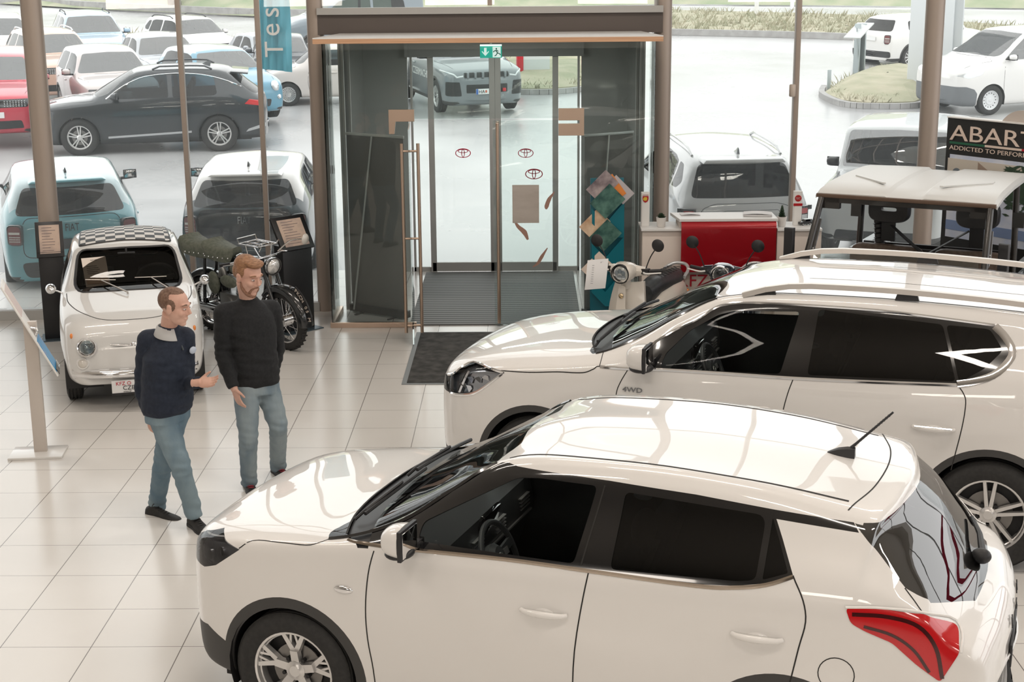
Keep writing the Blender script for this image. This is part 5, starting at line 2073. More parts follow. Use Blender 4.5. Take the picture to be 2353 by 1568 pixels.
parked('suv', 'red_suv', 'red SUV with black dotted grille and white number plate', ref_place(-18, 134, 1.63, 106, 'suv'), 104, REDP, extra=ex_red, group=rowcar)
parked('crossover', 'beige_car', 'beige boxy car parked behind the black SUV', ref_place(246, 121, 1.55, 116, 'crossover'), 116, BEIGE, roof=paintm('cream_roof_paint', (0.72, 0.69, 0.66)), extra=ex_suvfront('dots'), group=rowcar)
parked('suv', 'peach_car', 'peach coloured SUV with roof rails behind the left column', ref_place(120, 81, 1.63, 118, 'suv', scale=0.96), 118, PEACH, rails=SILV, extra=ex_suvfront('dots'), scale=0.96, group=rowcar)
parked('suv', 'light_blue_suv', 'light blue SUV with roof rails in the back row', ref_place(205, 39, 1.63, 112, 'suv'), 112, BLUEP, rails=BLACK, extra=ex_suvfront('dots'), group=rowcar)
parked('suv', 'white_suv', 'white SUV with dark roof rails behind the first window mullion', ref_place(444, 46, 1.63, 128, 'suv', scale=0.87), 128, WROOF, rails=BLACK, extra=ex_suvfront('bulbs'), scale=0.87, group=rowcar)
parked('saloon', 'grey_hatchback', 'pale grey rounded car between the beige car and the white SUV', ref_place(371, 86, 1.43, 117, 'saloon'), 117, GREYP, extra=ex_suvfront('bulbs'), group=rowcar)
parked('saloon', 'grey_saloon', 'pale grey car partly hidden by the teal flag', ref_place(612, 82, 1.43, 124, 'saloon', scale=0.80), 124, GREYP, extra=ex_suvfront('bulbs'), scale=0.80, group=rowcar)
parked('compact', 'blue_hatchback', 'blue hatchback with round headlights behind the black SUV', ref_place(503, 119, 1.48, 122, 'compact'), 122, SKYP, roof=paintm('silver_blue_roof', (0.50, 0.58, 0.63)), extra=ex_round, group=rowcar)
parked('mini', 'dark_hatchback', 'dark hatchback with round headlight peeking out under the flag', ref_place(652, 186, 0.36, 100, 'mini', lx=0.1, scale=0.95), 100, paintm('graphite_paint', (0.05, 0.055, 0.065)), extra=ex_round, group=rowcar, scale=0.95)
f_ = out(664, 242)
parked('hatch', 'cream_hatchback', 'cream old hatchback with hubcaps by the round entrance column', (f_.x-0.68*math.cos(math.radians(6))-0.70*math.sin(math.radians(6)), f_.y-0.68*math.sin(math.radians(6))+0.70*math.cos(math.radians(6)), f_.z), 6, CREAMP, rims='cover', arch=False, group=rowcar)
parked('van', 'grey_van', 'dark grey van in the back row beside the flag', ref_place(640, 96, 0.45, 20, 'van', lx=0.0), 20, VANP, view='both', glassm=TINTCAR, group=rowcar)
parked('suv', 'white_car', 'white car behind the peach coloured SUV', ref_place(-4, 45, 1.63, 112, 'suv'), 112, WROOF, extra=ex_suvfront('bulbs'), group=rowcar)
# dark grey SUV beyond the lobby
pl_, pr_ = out(1003, 256), out(1158, 236)
yv = (pl_-pr_)
yv = Vector((yv.x, yv.y, 0))
deg_ = math.degrees(math.atan2(-yv.x, yv.y))
deg_ = 109


def ex_torres_front(c, root, st, k):
    if st == 'cut':
        c.cut('grille', rounded([(-0.50, 0.82), (0.50, 0.82), (0.50, 0.93), (-0.50, 0.93)], 0.02), 'front', xr=(-1, 0.6))
        c.cut('lower_grille', rounded([(-0.46, 0.50), (0.46, 0.50), (0.46, 0.68), (-0.46, 0.68)], 0.02), 'front', xr=(-1, 0.6))
        for sg in (-1, 1):
            c.cut('lower_grille', rounded([(0.56*sg, 0.44), (0.86*sg, 0.44), (0.86*sg, 0.74), (0.60*sg, 0.74)], 0.03), 'front', xr=(-1, 0.8))
        return
    c.part('grille', 'grille', DGRILLE, root, off=0.002)
    c.part('lower_grille', 'lower_grille', DGRILLE, root, off=0.002)
    m = MB()
    for i in range(6):
        p, n = c.hit(-0.42+0.168*i, 0.875, 'front')
        m.box(p+Vector((-0.015, 0, 0)), (0.05, 0.05, 0.12))
    m.build('grille_teeth', DGREY, root, bevel=0.006)
    for sg in (-1, 1):
        m = MB()
        c.ribbon(m, [(0.52*sg, 0.86), (0.66*sg, 0.84), (0.72*sg, 0.90), (0.88*sg, 0.95)], 'front', width=0.035, off=0.006, crown=0.01)
        m.build('headlight', LAMPW, root)
    p, n = c.hit(-0.38, 0.55, 'front')
    m = MB()
    m.box(p+Vector((-0.03, 0, 0)), (0.05, 0.07, 0.07))
    m.build('tow_hook', mat('hook_red', (0.6, 0.02, 0.03), 0.4), root, bevel=0.01)
    plate(c, root, 0.53, 'front', ('HA', '1A'))
    p, n = c.hit(1.45, 0.78, 'side', 1)
    m = MB()
    m.text('CZERMACHNER', p+n*0.004+Vector((0.42, 0, 0)), (-1, 0, 0), (0, 0, 1), height=0.16, t=0.004)
    m.build('door_lettering', WHITEPLASTIC, root, smooth=0)


loc_ = ref_place(1118, 208, 0.57, deg_, 'suv', lx=0.05)
parked('suv', 'dark_grey_suv', 'dark grey SUV with toothed grille seen through the entrance doors', loc_, deg_, DGREY, extra=ex_torres_front, rims='ten', scale=1.06)


# grey SUV backed up to the right window
def ex_torres_rear(c, root, st, k):
    if st == 'cut':
        c.cut('tail_panel', rounded([(-0.60, 0.55), (0.60, 0.55), (0.60, 1.02), (0.42, 1.07), (-0.42, 1.07), (-0.60, 1.0)], 0.06), 'rear', over=False, xr=(4, 5))
        return
    tg = c.part('tail_panel', 'tailgate', MATS['silver_grey_suv'], root)
    g = MB()
    c.ribbon(g, rounded([(-0.60, 0.55), (0.60, 0.55), (0.60, 1.02), (0.42, 1.07), (-0.42, 1.07), (-0.60, 1.0)], 0.06), 'rear', width=0.010, closed=True)
    c.ribbon(g, rounded([(-0.40, 0.72), (0.42, 0.72), (0.46, 0.98), (-0.30, 0.98), (-0.42, 0.9)], 0.05), 'rear', width=0.008, closed=True)
    g.build('tailgate_gap', mat('soft_gap', (0.12, 0.13, 0.13), 0.7), root)
    p, n = c.hit(0.05, 0.85, 'rear')
    m = MB()
    m.text('TORRES', p+n*0.005, (0, 1, 0), (0, 0, 1), width=0.52, height=0.05, t=0.008)
    m.build('badge_letters', WHITEPLASTIC, tg, smooth=0)
    for sg in (-1, 1):
        p, n = c.hit(sg*0.76, 0.86, 'rear')
        n = Vector((0.9, sg*0.42, 0)).normalized()
        u = Vector((-n.y, n.x, 0))
        m = MB()
        m.prism([(-0.09, -0.16), (0.09, -0.16), (0.09, 0.16), (-0.09, 0.16)], p-n*0.04, u, (0, 0, 1), 0.06)
        m.prism([(-0.16 if sg < 0 else 0.09, 0.10), (-0.09 if sg < 0 else 0.16, 0.10), (-0.09 if sg < 0 else 0.16, 0.16), (-0.16 if sg < 0 else 0.09, 0.16)], p-n*0.05, u, (0, 0, 1), 0.06)
        o = m.build('tail_lamp', PIANO, root, bevel=0.006)
        m = MB()
        for q in ([(-0.07, 0.06), (0.07, 0.06), (0.07, 0.13), (-0.07, 0.13)], [(-0.07, -0.06), (-0.03, -0.06), (-0.03, 0.13), (-0.07, 0.13)], [(-0.07, -0.13), (0.07, -0.13), (0.07, -0.06), (-0.07, -0.06)]):
            m.prism(q, p+n*0.020, u, (0, 0, 1), 0.006)
        m.build('lamp_lens', REDLENS, o, smooth=0)
        m = MB()
        m.prism([(-0.02, -0.045), (0.07, -0.045), (0.07, 0.045), (-0.02, 0.045)], p+n*0.02, u, (0, 0, 1), 0.005)
        m.build('reversing_lens', LAMPW, o, smooth=0)
    p, n = c.hit(3.95, 0, 'top')
    m = MB()
    m.loft([[(p.x-0.08+0.18*t, yy*0.035*(1-0.4*t), p.z-0.01+zz*0.09*math.sin(PI/2*t)) for yy, zz in ((-1, 0), (-0.5, 0.7), (0, 1), (0.5, 0.7), (1, 0))] for t in (0.02, 0.4, 0.75, 1)])
    m.build('roof_antenna', DGREY, root)
    m = MB()
    m.box((k['tail']+0.10, 0, k['H']-0.075), (0.36, 1.12, 0.05), taper=0.92)
    m.build('roof_spoiler', MATS['silver_grey_suv'], root, bevel=0.015)


GS = paintm('silver_grey_suv', (0.50, 0.51, 0.51))
parked('suv', 'grey_suv', 'silver grey SUV backed up to the window behind the reception counter', back_place(1712, 418, 1.16, -84, 4.5), -84, GS, view='both', rails=GS, extra=ex_torres_rear, glassm=TINTCAR)
# pale off-roader behind the buggy
parked('offroad', 'pale_offroader', 'pale boxy off-roader with black square mirrors behind the right column', ref_place(2068, 316, 1.64, 68, 'offroad', scale=0.93), 68, OFFP, extra=ex_suvfront('bulbs'), rims='ten', scale=0.93)
# white hatchback by the sign pylon, lettered door
f_ = out(2086, 150)


def ex_white600(c, root, st, k):
    if st == 'cut':
        c.cut('rear_bumper', rounded([(-0.80, 0.34), (0.80, 0.34), (0.80, 0.52), (-0.80, 0.52)], 0.06), 'rear', over=False, xr=(3.6, 5))
        return
    c.part('rear_bumper', 'rear_bumper', BLACK, root)
    for sg in (-1, 1):
        tail_lamp(c, root, sg)
    p, n = c.hit(0, 0.86, 'rear')
    m = MB()
    m.box(p+Vector((0.015, 0, 0)), (0.02, 0.5, 0.11))
    m.build('number_plate', MATS['plate_bright'], root)
    p, n = c.hit(1.78, 0.78, 'side', 1)
    m = MB()
    m.text('AUTOHAUS', p+n*0.004+Vector((0.0, 0, 0.08)), (-1, 0, 0), (0, 0, 1), width=0.72, height=0.07, t=0.003, mi=0)
    m.text('CZEITSCHNER', p+n*0.004, (-1, 0, 0), (0, 0, 1), width=0.78, height=0.07, t=0.003, mi=0)
    m.box(p+n*0.004+Vector((0, 0, -0.09)), (0.80, 0.004, 0.035), mi=1)
    m.build('door_lettering', [mat('grey_letter', (0.45, 0.45, 0.45), 0.5), mat('red_letter', (0.6, 0.05, 0.06), 0.5)], root, smooth=0)


a_ = math.radians(-150)
lx, ly = 3.36, 0.76
parked('compact', 'white_hatchback', 'white hatchback with door lettering behind the white sign pylon', (f_.x-lx*math.cos(a_)+ly*math.sin(a_), f_.y-lx*math.sin(a_)-ly*math.cos(a_), f_.z), -150, WROOF, view='both', extra=ex_white600)


# white van at the right edge
def ex_van(c, root, st, k):
    if st == 'cut':
        for sg in (-1, 1):
            c.cut('headlight', [(0.05, 0.90), (0.30, 0.98), (0.72, 1.06), (0.62, 0.92), (0.30, 0.84)], 'side', sg, xr=(-1, 0.8))
            c.cut('front_bumper', [(-0.1, 0.2), (0.52, 0.2), (0.52, 0.50), (0.44, 0.60), (0.25, 0.66), (-0.1, 0.66)], 'side', sg)
        c.cut('front_bumper', [(-0.8, 0.2), (0.8, 0.2), (0.8, 0.66), (-0.8, 0.66)], 'front', xr=(-1, 0.5))
        return
    c.part2('headlight', 'headlight', LAMPW, root, off=0.002)
    c.part('front_bumper', 'front_bumper', noise_mat('speckled_grey_plastic', (0.10, 0.11, 0.12), (0.22, 0.23, 0.24), 90, 0.6), root, off=0.004)


f_ = out(2268, 262)
a_ = math.radians(22)
lx, ly = 0.92, -0.80
parked('van', 'white_van', 'white van with speckled grey bumper and white steel wheels', (f_.x-lx*math.cos(a_)+ly*math.sin(a_), f_.y-lx*math.sin(a_)-ly*math.cos(a_), f_.z), 22, WROOF, rims='steel', arch=False, extra=ex_van, glassm=GLASSF, cat='van')
# toy car on the counter
tc_ = at_y(1836, 520, 16.28)
c_, toy = parked('offroad', 'toy_car', 'small black toy car standing on the reception counter', (tc_.x, tc_.y, 1.190), 28, BLKP, scale=0.036, rims='ten', extra=ex_suvfront('bulbs'), lining=False)
toy['category'] = 'toy'

# ------------------------------------------------------------------ signs, poles, flag, tree
t_ = out(2133, 215)
t = thing('sign_pylon', 'tall white sign pylon on the grass island behind the right column', 'sign', (t_.x, t_.y, t_.z), -0.35)
m = MB()
m.box((0, 0, 3.3), (1.05, 0.35, 6.2))
m.build('pylon_body', mat('pylon_white', (0.72, 0.75, 0.77), 0.35), t, bevel=0.02)
m = MB()
m.box((0.62, 0.05, 3.3), (0.22, 0.30, 6.4))
m.build('side_mast', mat('mast_grey', (0.60, 0.63, 0.64), 0.4, metal=0.3), t, bevel=0.01)
m = MB()
m.box((0, 0, 0.1), (1.0, 0.32, 0.2))
m.build('base', GREYALU, t)
t_ = out(1972, 178)
t = thing('metal_signpost', 'galvanised metal post with slanted sign plate on the grass island', 'sign', (t_.x, t_.y, t_.z), 0.5)
m = MB()
m.box((-0.09, 0, 0.72), (0.04, 0.22, 1.44))
m.box((0.11, 0, 0.72), (0.04, 0.22, 1.44))
m.box((0.01, 0.09, 0.72), (0.2, 0.02, 1.44))
m.box((0.01, 0, 0.02), (0.5, 0.4, 0.04))
GALV = mat('galvanised_steel', (0.42, 0.47, 0.48), 0.45, metal=0.5)
m.build('post', GALV, t, bevel=0.004)
m = MB()
m.bar((-0.25, -0.15, 1.35), (-0.02, -0.02, 0.08), 0.03, 0.03)
m.build('strut', GALV, t)
m = MB()
m.bar((-0.50, -0.25, 1.08), (0.18, 0.0, 1.45), 0.50, 0.03)
m.build('sign_plate', mat('pale_plate', (0.60, 0.62, 0.62), 0.4, metal=0.2), t)
t_ = out(1904, 212)
m = MB()
m.box((0, 0, 0.28), (0.09, 0.05, 0.56))
o = m.build('marker_post', GALV, bevel=0.004)
o.location = (t_.x, t_.y, t_.z)
tag(o, 'short grey marker post at the tip of the grass island', 'post')
t_ = out(1226, 183)
t = thing('stele_sign', 'low white sign with red edge stripe on the grass patch beyond the lobby', 'sign', (t_.x, t_.y, t_.z), 0.12)
m = MB()
m.box((0.07, 0, 0.95), (0.73, 0.25, 1.5))
m.build('panel', mat('pylon_white', (0.72, 0.75, 0.77)), t, bevel=0.01)
m = MB()
m.box((-0.38, -0.01, 0.95), (0.17, 0.26, 1.5))
m.build('red_edge', mat('stele_red', (0.62, 0.02, 0.04), 0.4), t, bevel=0.01)
m = MB()
m.box((0, 0, 0.1), (0.86, 0.22, 0.2))
m.build('base', GREYALU, t)
for px, py, lab in ((1738, 37, 'white guide post standing on the long grass verge'), (1820, 21, 'white guide post beyond the road, against the grassy bank')):
    t_ = out(px, py)
    m = MB()
    m.cyl((0, 0, 0), (0, 0, 2.6), 0.09, n=12)
    o = m.build('guide_post', mat('post_white', (0.8, 0.8, 0.8), 0.5))
    o.location = tuple(t_)
    tag(o, lab, 'post')
# flag
fp = Vector((at_y(594, 150, 25.5).x, 25.5, 0))
t = thing('beach_flag', 'teal banner flag with white vertical lettering outside the left windows', 'flag', (fp.x, fp.y, yard_z(25.5)))
m = MB()
m.cyl((0, 0, 0), (0, 0, 5.2), 0.025, n=10)
m.cyl((0, 0, 0), (0, 0, 0.05), 0.3, n=20)
m.build('flag_pole', mat('pole_grey', (0.35, 0.36, 0.36), 0.4), t, smooth=40)
zl = at_y(600, 158, 25.5).z-yard_z(25.5)
G = []
for i in range(40):
    z = zl+3.0*i/39
    G.append([(0.03+0.53*j/14, 0.05*math.sin(j*0.9+i*0.16)*(j/14)+0.02*math.sin(j*2.1-i*0.3), z-0.06*(j/14)*(1-i/39)) for j in range(15)])
m = MB()
m.grid(G)
m.grid([[V3(p)+V3(0, 0.002, 0) for p in r] for r in G], flip=True)
FLAGM = mat('teal_flag_cloth', (0.08, 0.34, 0.42), 0.7)
fl = m.build('flag_cloth', FLAGM, t, smooth=60)
m = MB()
vs, k0 = MB(), 0
for ch, zc in zip('Test D', (0.30, 0.62, 0.90, 1.18, 1.35, 1.62)):
    if ch == ' ':
        continue
    m.text(ch, (0.28, -0.062, zl+zc+0.02), (0, 0, 1), (-1, 0, 0), height=0.30 if ch in 'TD' else 0.22, t=0.003)
m.build('flag_lettering', mat('flag_letter_cream', (0.70, 0.62, 0.55), 0.6), fl, smooth=0)
# bare tree in the background
t_ = out(405, 28)
t = thing('bare_tree', 'bare winter tree on the grassy bank behind the kerb', 'tree', (t_.x, t_.y, t_.z))
BARK = noise_mat('grey_bark', (0.16, 0.14, 0.13), (0.25, 0.22, 0.20), 6, 0.9)
m = MB()
m.tube([(0, 0, 0), (-0.15, 0, 1.5), (0.1, 0.1, 3.2), (0.0, 0, 5.0)], [0.32, 0.25, 0.2, 0.1], n=10, sub=4)
m.build('trunk', BARK, t, smooth=60)
m = MB()
r = random.Random(4)
for k in range(26):
    a = r.uniform(0, 2*PI)
    z = r.uniform(0.3, 2.5)
    l = r.uniform(1.5, 3.8)
    p0 = V3(0, 0, z)
    d = nrm(V3(math.cos(a), math.sin(a)*0.6, r.uniform(0.35, 0.9)))
    p1 = p0+d*l*0.5
    p2 = p0+d*l+V3(0, 0, 0.4)
    m.tube([p0, p1, p2], [0.05, 0.03, 0.008], n=5, sub=3)
    for q in range(3):
        e = p1+(p2-p1)*r.random()
        m.tube([e, e+nrm(d+V3(r.uniform(-0.7, 0.7), 0, r.uniform(-0.2, 0.8)))*l*0.35], [0.018, 0.005], n=4)
m.build('branches', BARK, t, smooth=60)
# ------------------------------------------------------------------ lobby things
t = thing('exit_sign', 'lit green emergency exit sign with arrow and running figure, hung in the lobby', 'sign', at_y(1128, 119, 17.3))
m = MB()
m.box((0, 0, 0), (0.245, 0.05, 0.135))
m.build('sign_box', mat('exit_green', (0.02, 0.42, 0.32), 0.4, emit=(0.03, 0.62, 0.46), emit_s=0.55), t, bevel=0.004)
m = MB()
m.box((0, 0, 0.072), (0.245, 0.055, 0.016))
m.build('lamp_bar', mat('exit_lamp', (0.9, 1, 0.97), 0.4, emit=(0.85, 1, 0.97), emit_s=1.2), t)
m = MB()
EW = mat('exit_white', (0.9, 0.95, 0.93), 0.4, emit=(0.85, 1, 0.95), emit_s=0.75)
m.prism([(-0.062, -0.045), (-0.024, -0.002), (-0.024, 0.012), (-0.048, -0.012), (-0.048, 0.045), (-0.076, 0.045), (-0.076, -0.012), (-0.100, 0.012), (-0.100, -0.002)], (0, -0.0255, 0), (1, 0, 0), (0, 0, 1), 0.003)
m.box((0.065, -0.0265, -0.002), (0.09, 0.003, 0.118))
m.build('arrow_and_panel', EW, t, smooth=0)
m = MB()
for a, b in (((0.055, 0.018), (0.075, -0.012)), ((0.075, -0.012), (0.095, -0.018)), ((0.095, -0.018), (0.108, -0.034)), ((0.073, -0.010), (0.062, -0.034)), ((0.062, -0.034), (0.042, -0.046)), ((0.058, 0.016), (0.035, 0.008)), ((0.062, 0.018), (0.085, 0.006)), ((0.035, 0.008), (0.028, -0.004))):
    m.bar((a[0], -0.029, a[1]), (b[0], -0.029, b[1]), 0.003, 0.010)
m.ell((0.062, -0.029, 0.034), (0.009, 0.003, 0.010))
m.build('running_figure', mat('exit_figure', (0.02, 0.42, 0.32), 0.5), t, smooth=0)
m = MB()
m.cyl((0, 0, 0.07), (0, 0, 0.16), 0.012)
m.build('hanger', GREYALU, t)


def oval_logo(name, c, w, label, m_, fill=None):
    """three interlocking ovals on the glass"""
    b = MB()

    def ring(cx, cz, rx, rz, wd):
        P0 = [((rx)*math.cos(a), (rz)*math.sin(a)) for a in np.linspace(0, 2*PI, 49)[:-1]]
        P1 = [((rx-wd)*math.cos(a), (rz-wd*0.8)*math.sin(a)) for a in np.linspace(0, 2*PI, 49)[:-1]]
        b.grid([[(c[0]+cx+x, c[1], c[2]+cz+z) for x, z in P0], [(c[0]+cx+x, c[1], c[2]+cz+z) for x, z in P1], [(c[0]+cx+x, c[1]-0.0015, c[2]+cz+z) for x, z in P1], [(c[0]+cx+x, c[1]-0.0015, c[2]+cz+z) for x, z in P0]], cu=True, cv=True)
    ring(0, 0, w/2, w*0.30, w*0.055)
    ring(0, w*0.13, w*0.34, w*0.125, w*0.05)
    ring(0, -w*0.005, w*0.115, w*0.265, w*0.05)
    return tag(b.build(name, m_, smooth=0), label, 'sticker')


RED = mat('sticker_red', (0.62, 0.02, 0.07), 0.4)
DRED = mat('sticker_dark_red', (0.26, 0.012, 0.03), 0.4)
oval_logo('oval_sticker', at_y(1064, 352, YB-0.062), 0.205, 'red three-oval logo sticker on the sliding door leaf by the open door', RED)
oval_logo('oval_sticker', at_y(1208, 352, YB-0.062), 0.205, 'red three-oval logo sticker on the sliding door leaf behind the closed front leaf', RED)
oval_logo('oval_sticker', at_y(1227, 400, YF-0.01), 0.195, 'larger dark red three-oval logo sticker on the closed front door leaf', DRED)
TAUPE = noise_mat('taupe_print', (0.42, 0.37, 0.33), (0.50, 0.45, 0.41), 3, 0.6, stretch=(1, 1, 3))
p = at_y(1208, 469, YF-0.012)
m = MB()
m.box((p.x, p.y, p.z), (0.295, 0.003, 0.425))
tag(m.build('notice_sheet', TAUPE, smooth=0), 'plain taupe sheet stuck on the closed front door leaf below the logo', 'paper')


def stroke(px, label):
    P = smooth_path([V3(at_y(x, y, YF-0.011)) for x, y, w in px], 6)
    W = [w for x, y, w in px]
    ws = np.interp(np.linspace(0, 1, len(P)), np.linspace(0, 1, len(W)), W)*0.00478
    G = []
    for i, p in enumerate(P):
        t = nrm(P[min(i+1, len(P)-1)]-P[max(i-1, 0)])
        s_ = np.cross(t, V3(0, 1, 0))*ws[i]/2
        G.append([p-s_, p+s_, p+s_+V3(0, -0.002, 0), p-s_+V3(0, -0.002, 0)])
    m = MB()
    m.loft(G)
    tag(m.build('brush_stroke_sticker', mat('copper_brush', (0.38, 0.22, 0.17), 0.5), smooth=0), label, 'sticker')


stroke([(1180, 503, 2), (1190, 520, 8), (1205, 534, 12), (1213, 551, 5)], 'copper brush-stroke sticker below the taupe sheet on the glass')
stroke([(1274, 441, 2), (1262, 458, 9), (1256, 474, 10), (1255, 481, 4)], 'short copper brush-stroke sticker beside the taupe sheet')
stroke([(1258, 570, 2), (1245, 590, 8), (1236, 605, 7), (1224, 614, 2)], 'lowest copper brush-stroke sticker on the closed glass door')
# roll-up banners seen from behind
BANNER = noise_mat('banner_back', (0.19, 0.18, 0.172), (0.22, 0.21, 0.20), 1.2, 0.7)


def rollup(x0, y0, x1, y1, label, base=True):
    a, b = V3(x0, y0, 0), V3(x1, y1, 0)
    w = np.linalg.norm(b-a)
    t = thing('rollup_banner', label, 'banner', tuple((a+b)/2), math.atan2(y1-y0, x1-x0))
    m = MB()
    m.box((0, 0, 1.09), (w, 0.004, 2.0))
    m.build('banner_sheet', BANNER, t, smooth=0)
    m = MB()
    m.box((0, 0, 2.10), (w+0.02, 0.025, 0.03))
    m.build('top_rail', mat('pale_rail', (0.6, 0.61, 0.60), 0.4, metal=0.4), t, bevel=0.003)
    m = MB()
    m.box((0, 0.0, 0.06), (w+0.02, 0.10, 0.085))
    for s_ in (-0.3, 0.3):
        m.box((s_*w, 0, 0.01), (0.03, 0.32, 0.018))
    m.build('base_box', mat('dark_base', (0.06, 0.06, 0.058), 0.4), t, bevel=0.006)
    m = MB()
    m.cyl((-0.02, -0.03, 2.09), (-w*0.36, -0.12, 0.06), 0.011, n=10)
    m.build('support_pole', mat('pale_rail', (0.6, 0.61, 0.60)), t)
    return t


rollup(-2.06, 17.42, -1.38, 16.98, 'roll-up banner seen from behind beside the open glass door')
rollup(0.66, 17.02, 1.22, 17.36, 'roll-up banner seen from behind the brochure rack in the lobby')
# brochure rack
TEAL = mat('teal_board', (0.0, 0.115, 0.16), 0.4)
t = thing('brochure_rack', 'tall teal brochure rack with slanted pockets before the lobby glass', 'rack', (0.87, 16.15, 0), 0.08)
m = MB()
m.box((0.0, 0.02, 0.87), (0.36, 0.03, 1.74))
m.box((0.0, 0.05, 0.02), (0.40, 0.34, 0.04))
m.build('back_board', TEAL, t, bevel=0.004)
TEAL2 = mat('teal_pocket', (0.0, 0.15, 0.20), 0.35)
pk = [(-0.18, 0.30), (0.18, -0.06), (0.18, -0.11), (-0.18, 0.02)]
for z in (1.36, 0.98, 0.60):
    m = MB()
    m.prism([(-0.17, 0.06), (-0.02, -0.10), (0.18, 0.13), (0.18, -0.26), (-0.02, -0.26), (-0.17, -0.1)], (0, -0.045, z), (1, 0, 0), (0, 0, 1), -0.012)
    m.build('pocket', TEAL2, t, smooth=0)


def brochure(x, z, w, h, ang, mats, label, y=16.09):
    m = MB()
    ca, sa = math.cos(ang), math.sin(ang)
    u, v = V3(ca, 0, sa), V3(-sa, 0, ca)
    o = V3(0, 0, 0)
    m.prism([(-w/2, -h/2), (w/2, -h/2), (w/2, h/2), (-w/2, h/2)], o, u, v, 0.006)
    m.prism([(-w/2+0.01, h*0.1), (w/2-0.03, h*0.1), (w/2-0.03, h*0.32), (-w/2+0.01, h*0.32)], o-V3(0, 0.001, 0), u, v, -0.002, mi=1)
    o = m.build('brochure', mats, smooth=0)
    o.location = (x, y, z)
    tag(o, label, 'brochure', 'brochures in the teal rack')


PH = noise_mat('green_photo_print', (0.01, 0.06, 0.055), (0.10, 0.22, 0.18), 9, 0.3)
PD = noise_mat('dark_photo_print', (0.10, 0.07, 0.09), (0.45, 0.38, 0.38), 7, 0.3)
PO = noise_mat('sand_photo_print', (0.50, 0.30, 0.17), (0.75, 0.58, 0.42), 8, 0.4)
PW = mat('white_text_print', (0.8, 0.78, 0.76), 0.5)
brochure(0.815, 1.66, 0.20, 0.30, -0.78, [PD, PW], 'dark brochure with white title sticking out of the top pocket of the rack', 16.10)
brochure(0.93, 1.64, 0.16, 0.26, 0.62, [mat('orange_print', (0.75, 0.25, 0.05), 0.4), PO], 'orange brochure in the top pocket of the teal rack', 16.105)
brochure(1.00, 1.62, 0.17, 0.28, 0.78, [mat('grey_print', (0.5, 0.47, 0.49), 0.4), PW], 'pale grey brochure leaning out of the top pocket', 16.11)
brochure(0.87, 1.50, 0.24, 0.30, -0.78, [PH, PH], 'dark green photo brochure in front of the top pocket', 16.085)
brochure(0.735, 1.25, 0.20, 0.28, -0.78, [PO, PD], 'sand coloured brochure in the middle pocket of the rack', 16.10)
brochure(0.85, 1.13, 0.22, 0.28, -0.78, [PH, PD], 'dark green photo brochure in the middle pocket', 16.085)
brochure(0.76, 0.78, 0.21, 0.28, -0.78, [mat('cream_print', (0.78, 0.66, 0.57), 0.5), PW], 'cream brochure in the lowest pocket of the rack', 16.10)

# ------------------------------------------------------------------ reception counter
t = thing('reception_counter', 'white reception counter with curved red front panel behind the scooters', 'counter', (0, 0, 0))
CW = mat('counter_white', (0.74, 0.66, 0.60), 0.5)
CT = mat('counter_top', (0.80, 0.80, 0.79), 0.4)
xa, xb, xc, xd = 1.253, 1.658, 2.70, 3.18
yf = 16.15
m = MB()
m.box(((xa+xb)/2+0.02, yf+0.22, 0.585), (xb-xa+0.04, 0.44, 1.17))
m.box(((xc+xd)/2, yf+0.17, 0.585), (xd-xc, 0.44, 1.17))
m.box(((xb+xc)/2, yf+0.26, 0.63), (xc-xb, 0.40, 1.26))
m.build('body', CW, t, bevel=0.006)
m = MB()
m.box(((xa+xb)/2, yf+0.21, 1.177), (xb-xa+0.03, 0.48, 0.024))
m.box(((xc+xd)/2, yf+0.16, 1.177), (xd-xc, 0.48, 0.024))
m.prism([(xb-0.01, -0.03), (xc+0.01, -0.03), (xc+0.01, 0.42), (xb-0.07, 0.42)], (0, yf, 1.265), (1, 0, 0), (0, 1, 0), 0.03)
m.build('worktop', CT, t, smooth=0, bevel=0.003)
m = MB()
prof = [(-0.02, 1.265), (-0.045, 1.255), (-0.062, 1.23), (-0.067, 1.19), (-0.067, 0.72), (-0.02, 0.72)]
m.loft([[(x, yf+a, z) for a, z in prof] for x in (xb+0.01, xc-0.01)])
m.build('red_front', mat('red_metal', (0.38, 0.004, 0.012), 0.28, metal=0.35, coat=0.5), t, smooth=40)
m = MB()
m.text('KFZ', (xb+0.16, yf+0.055, 0.60), (1, 0, 0), (0, 0, 1), height=0.13, t=0.004, mi=0)
m.text('CZE', (xb+0.16, yf+0.055, 0.41), (1, 0, 0), (0, 0, 1), height=0.13, t=0.004, mi=1)
m.build('lettering', [mat('sign_red', (0.5, 0.01, 0.03), 0.5), mat('sign_black', (0.02, 0.02, 0.02), 0.5)], t, smooth=0)


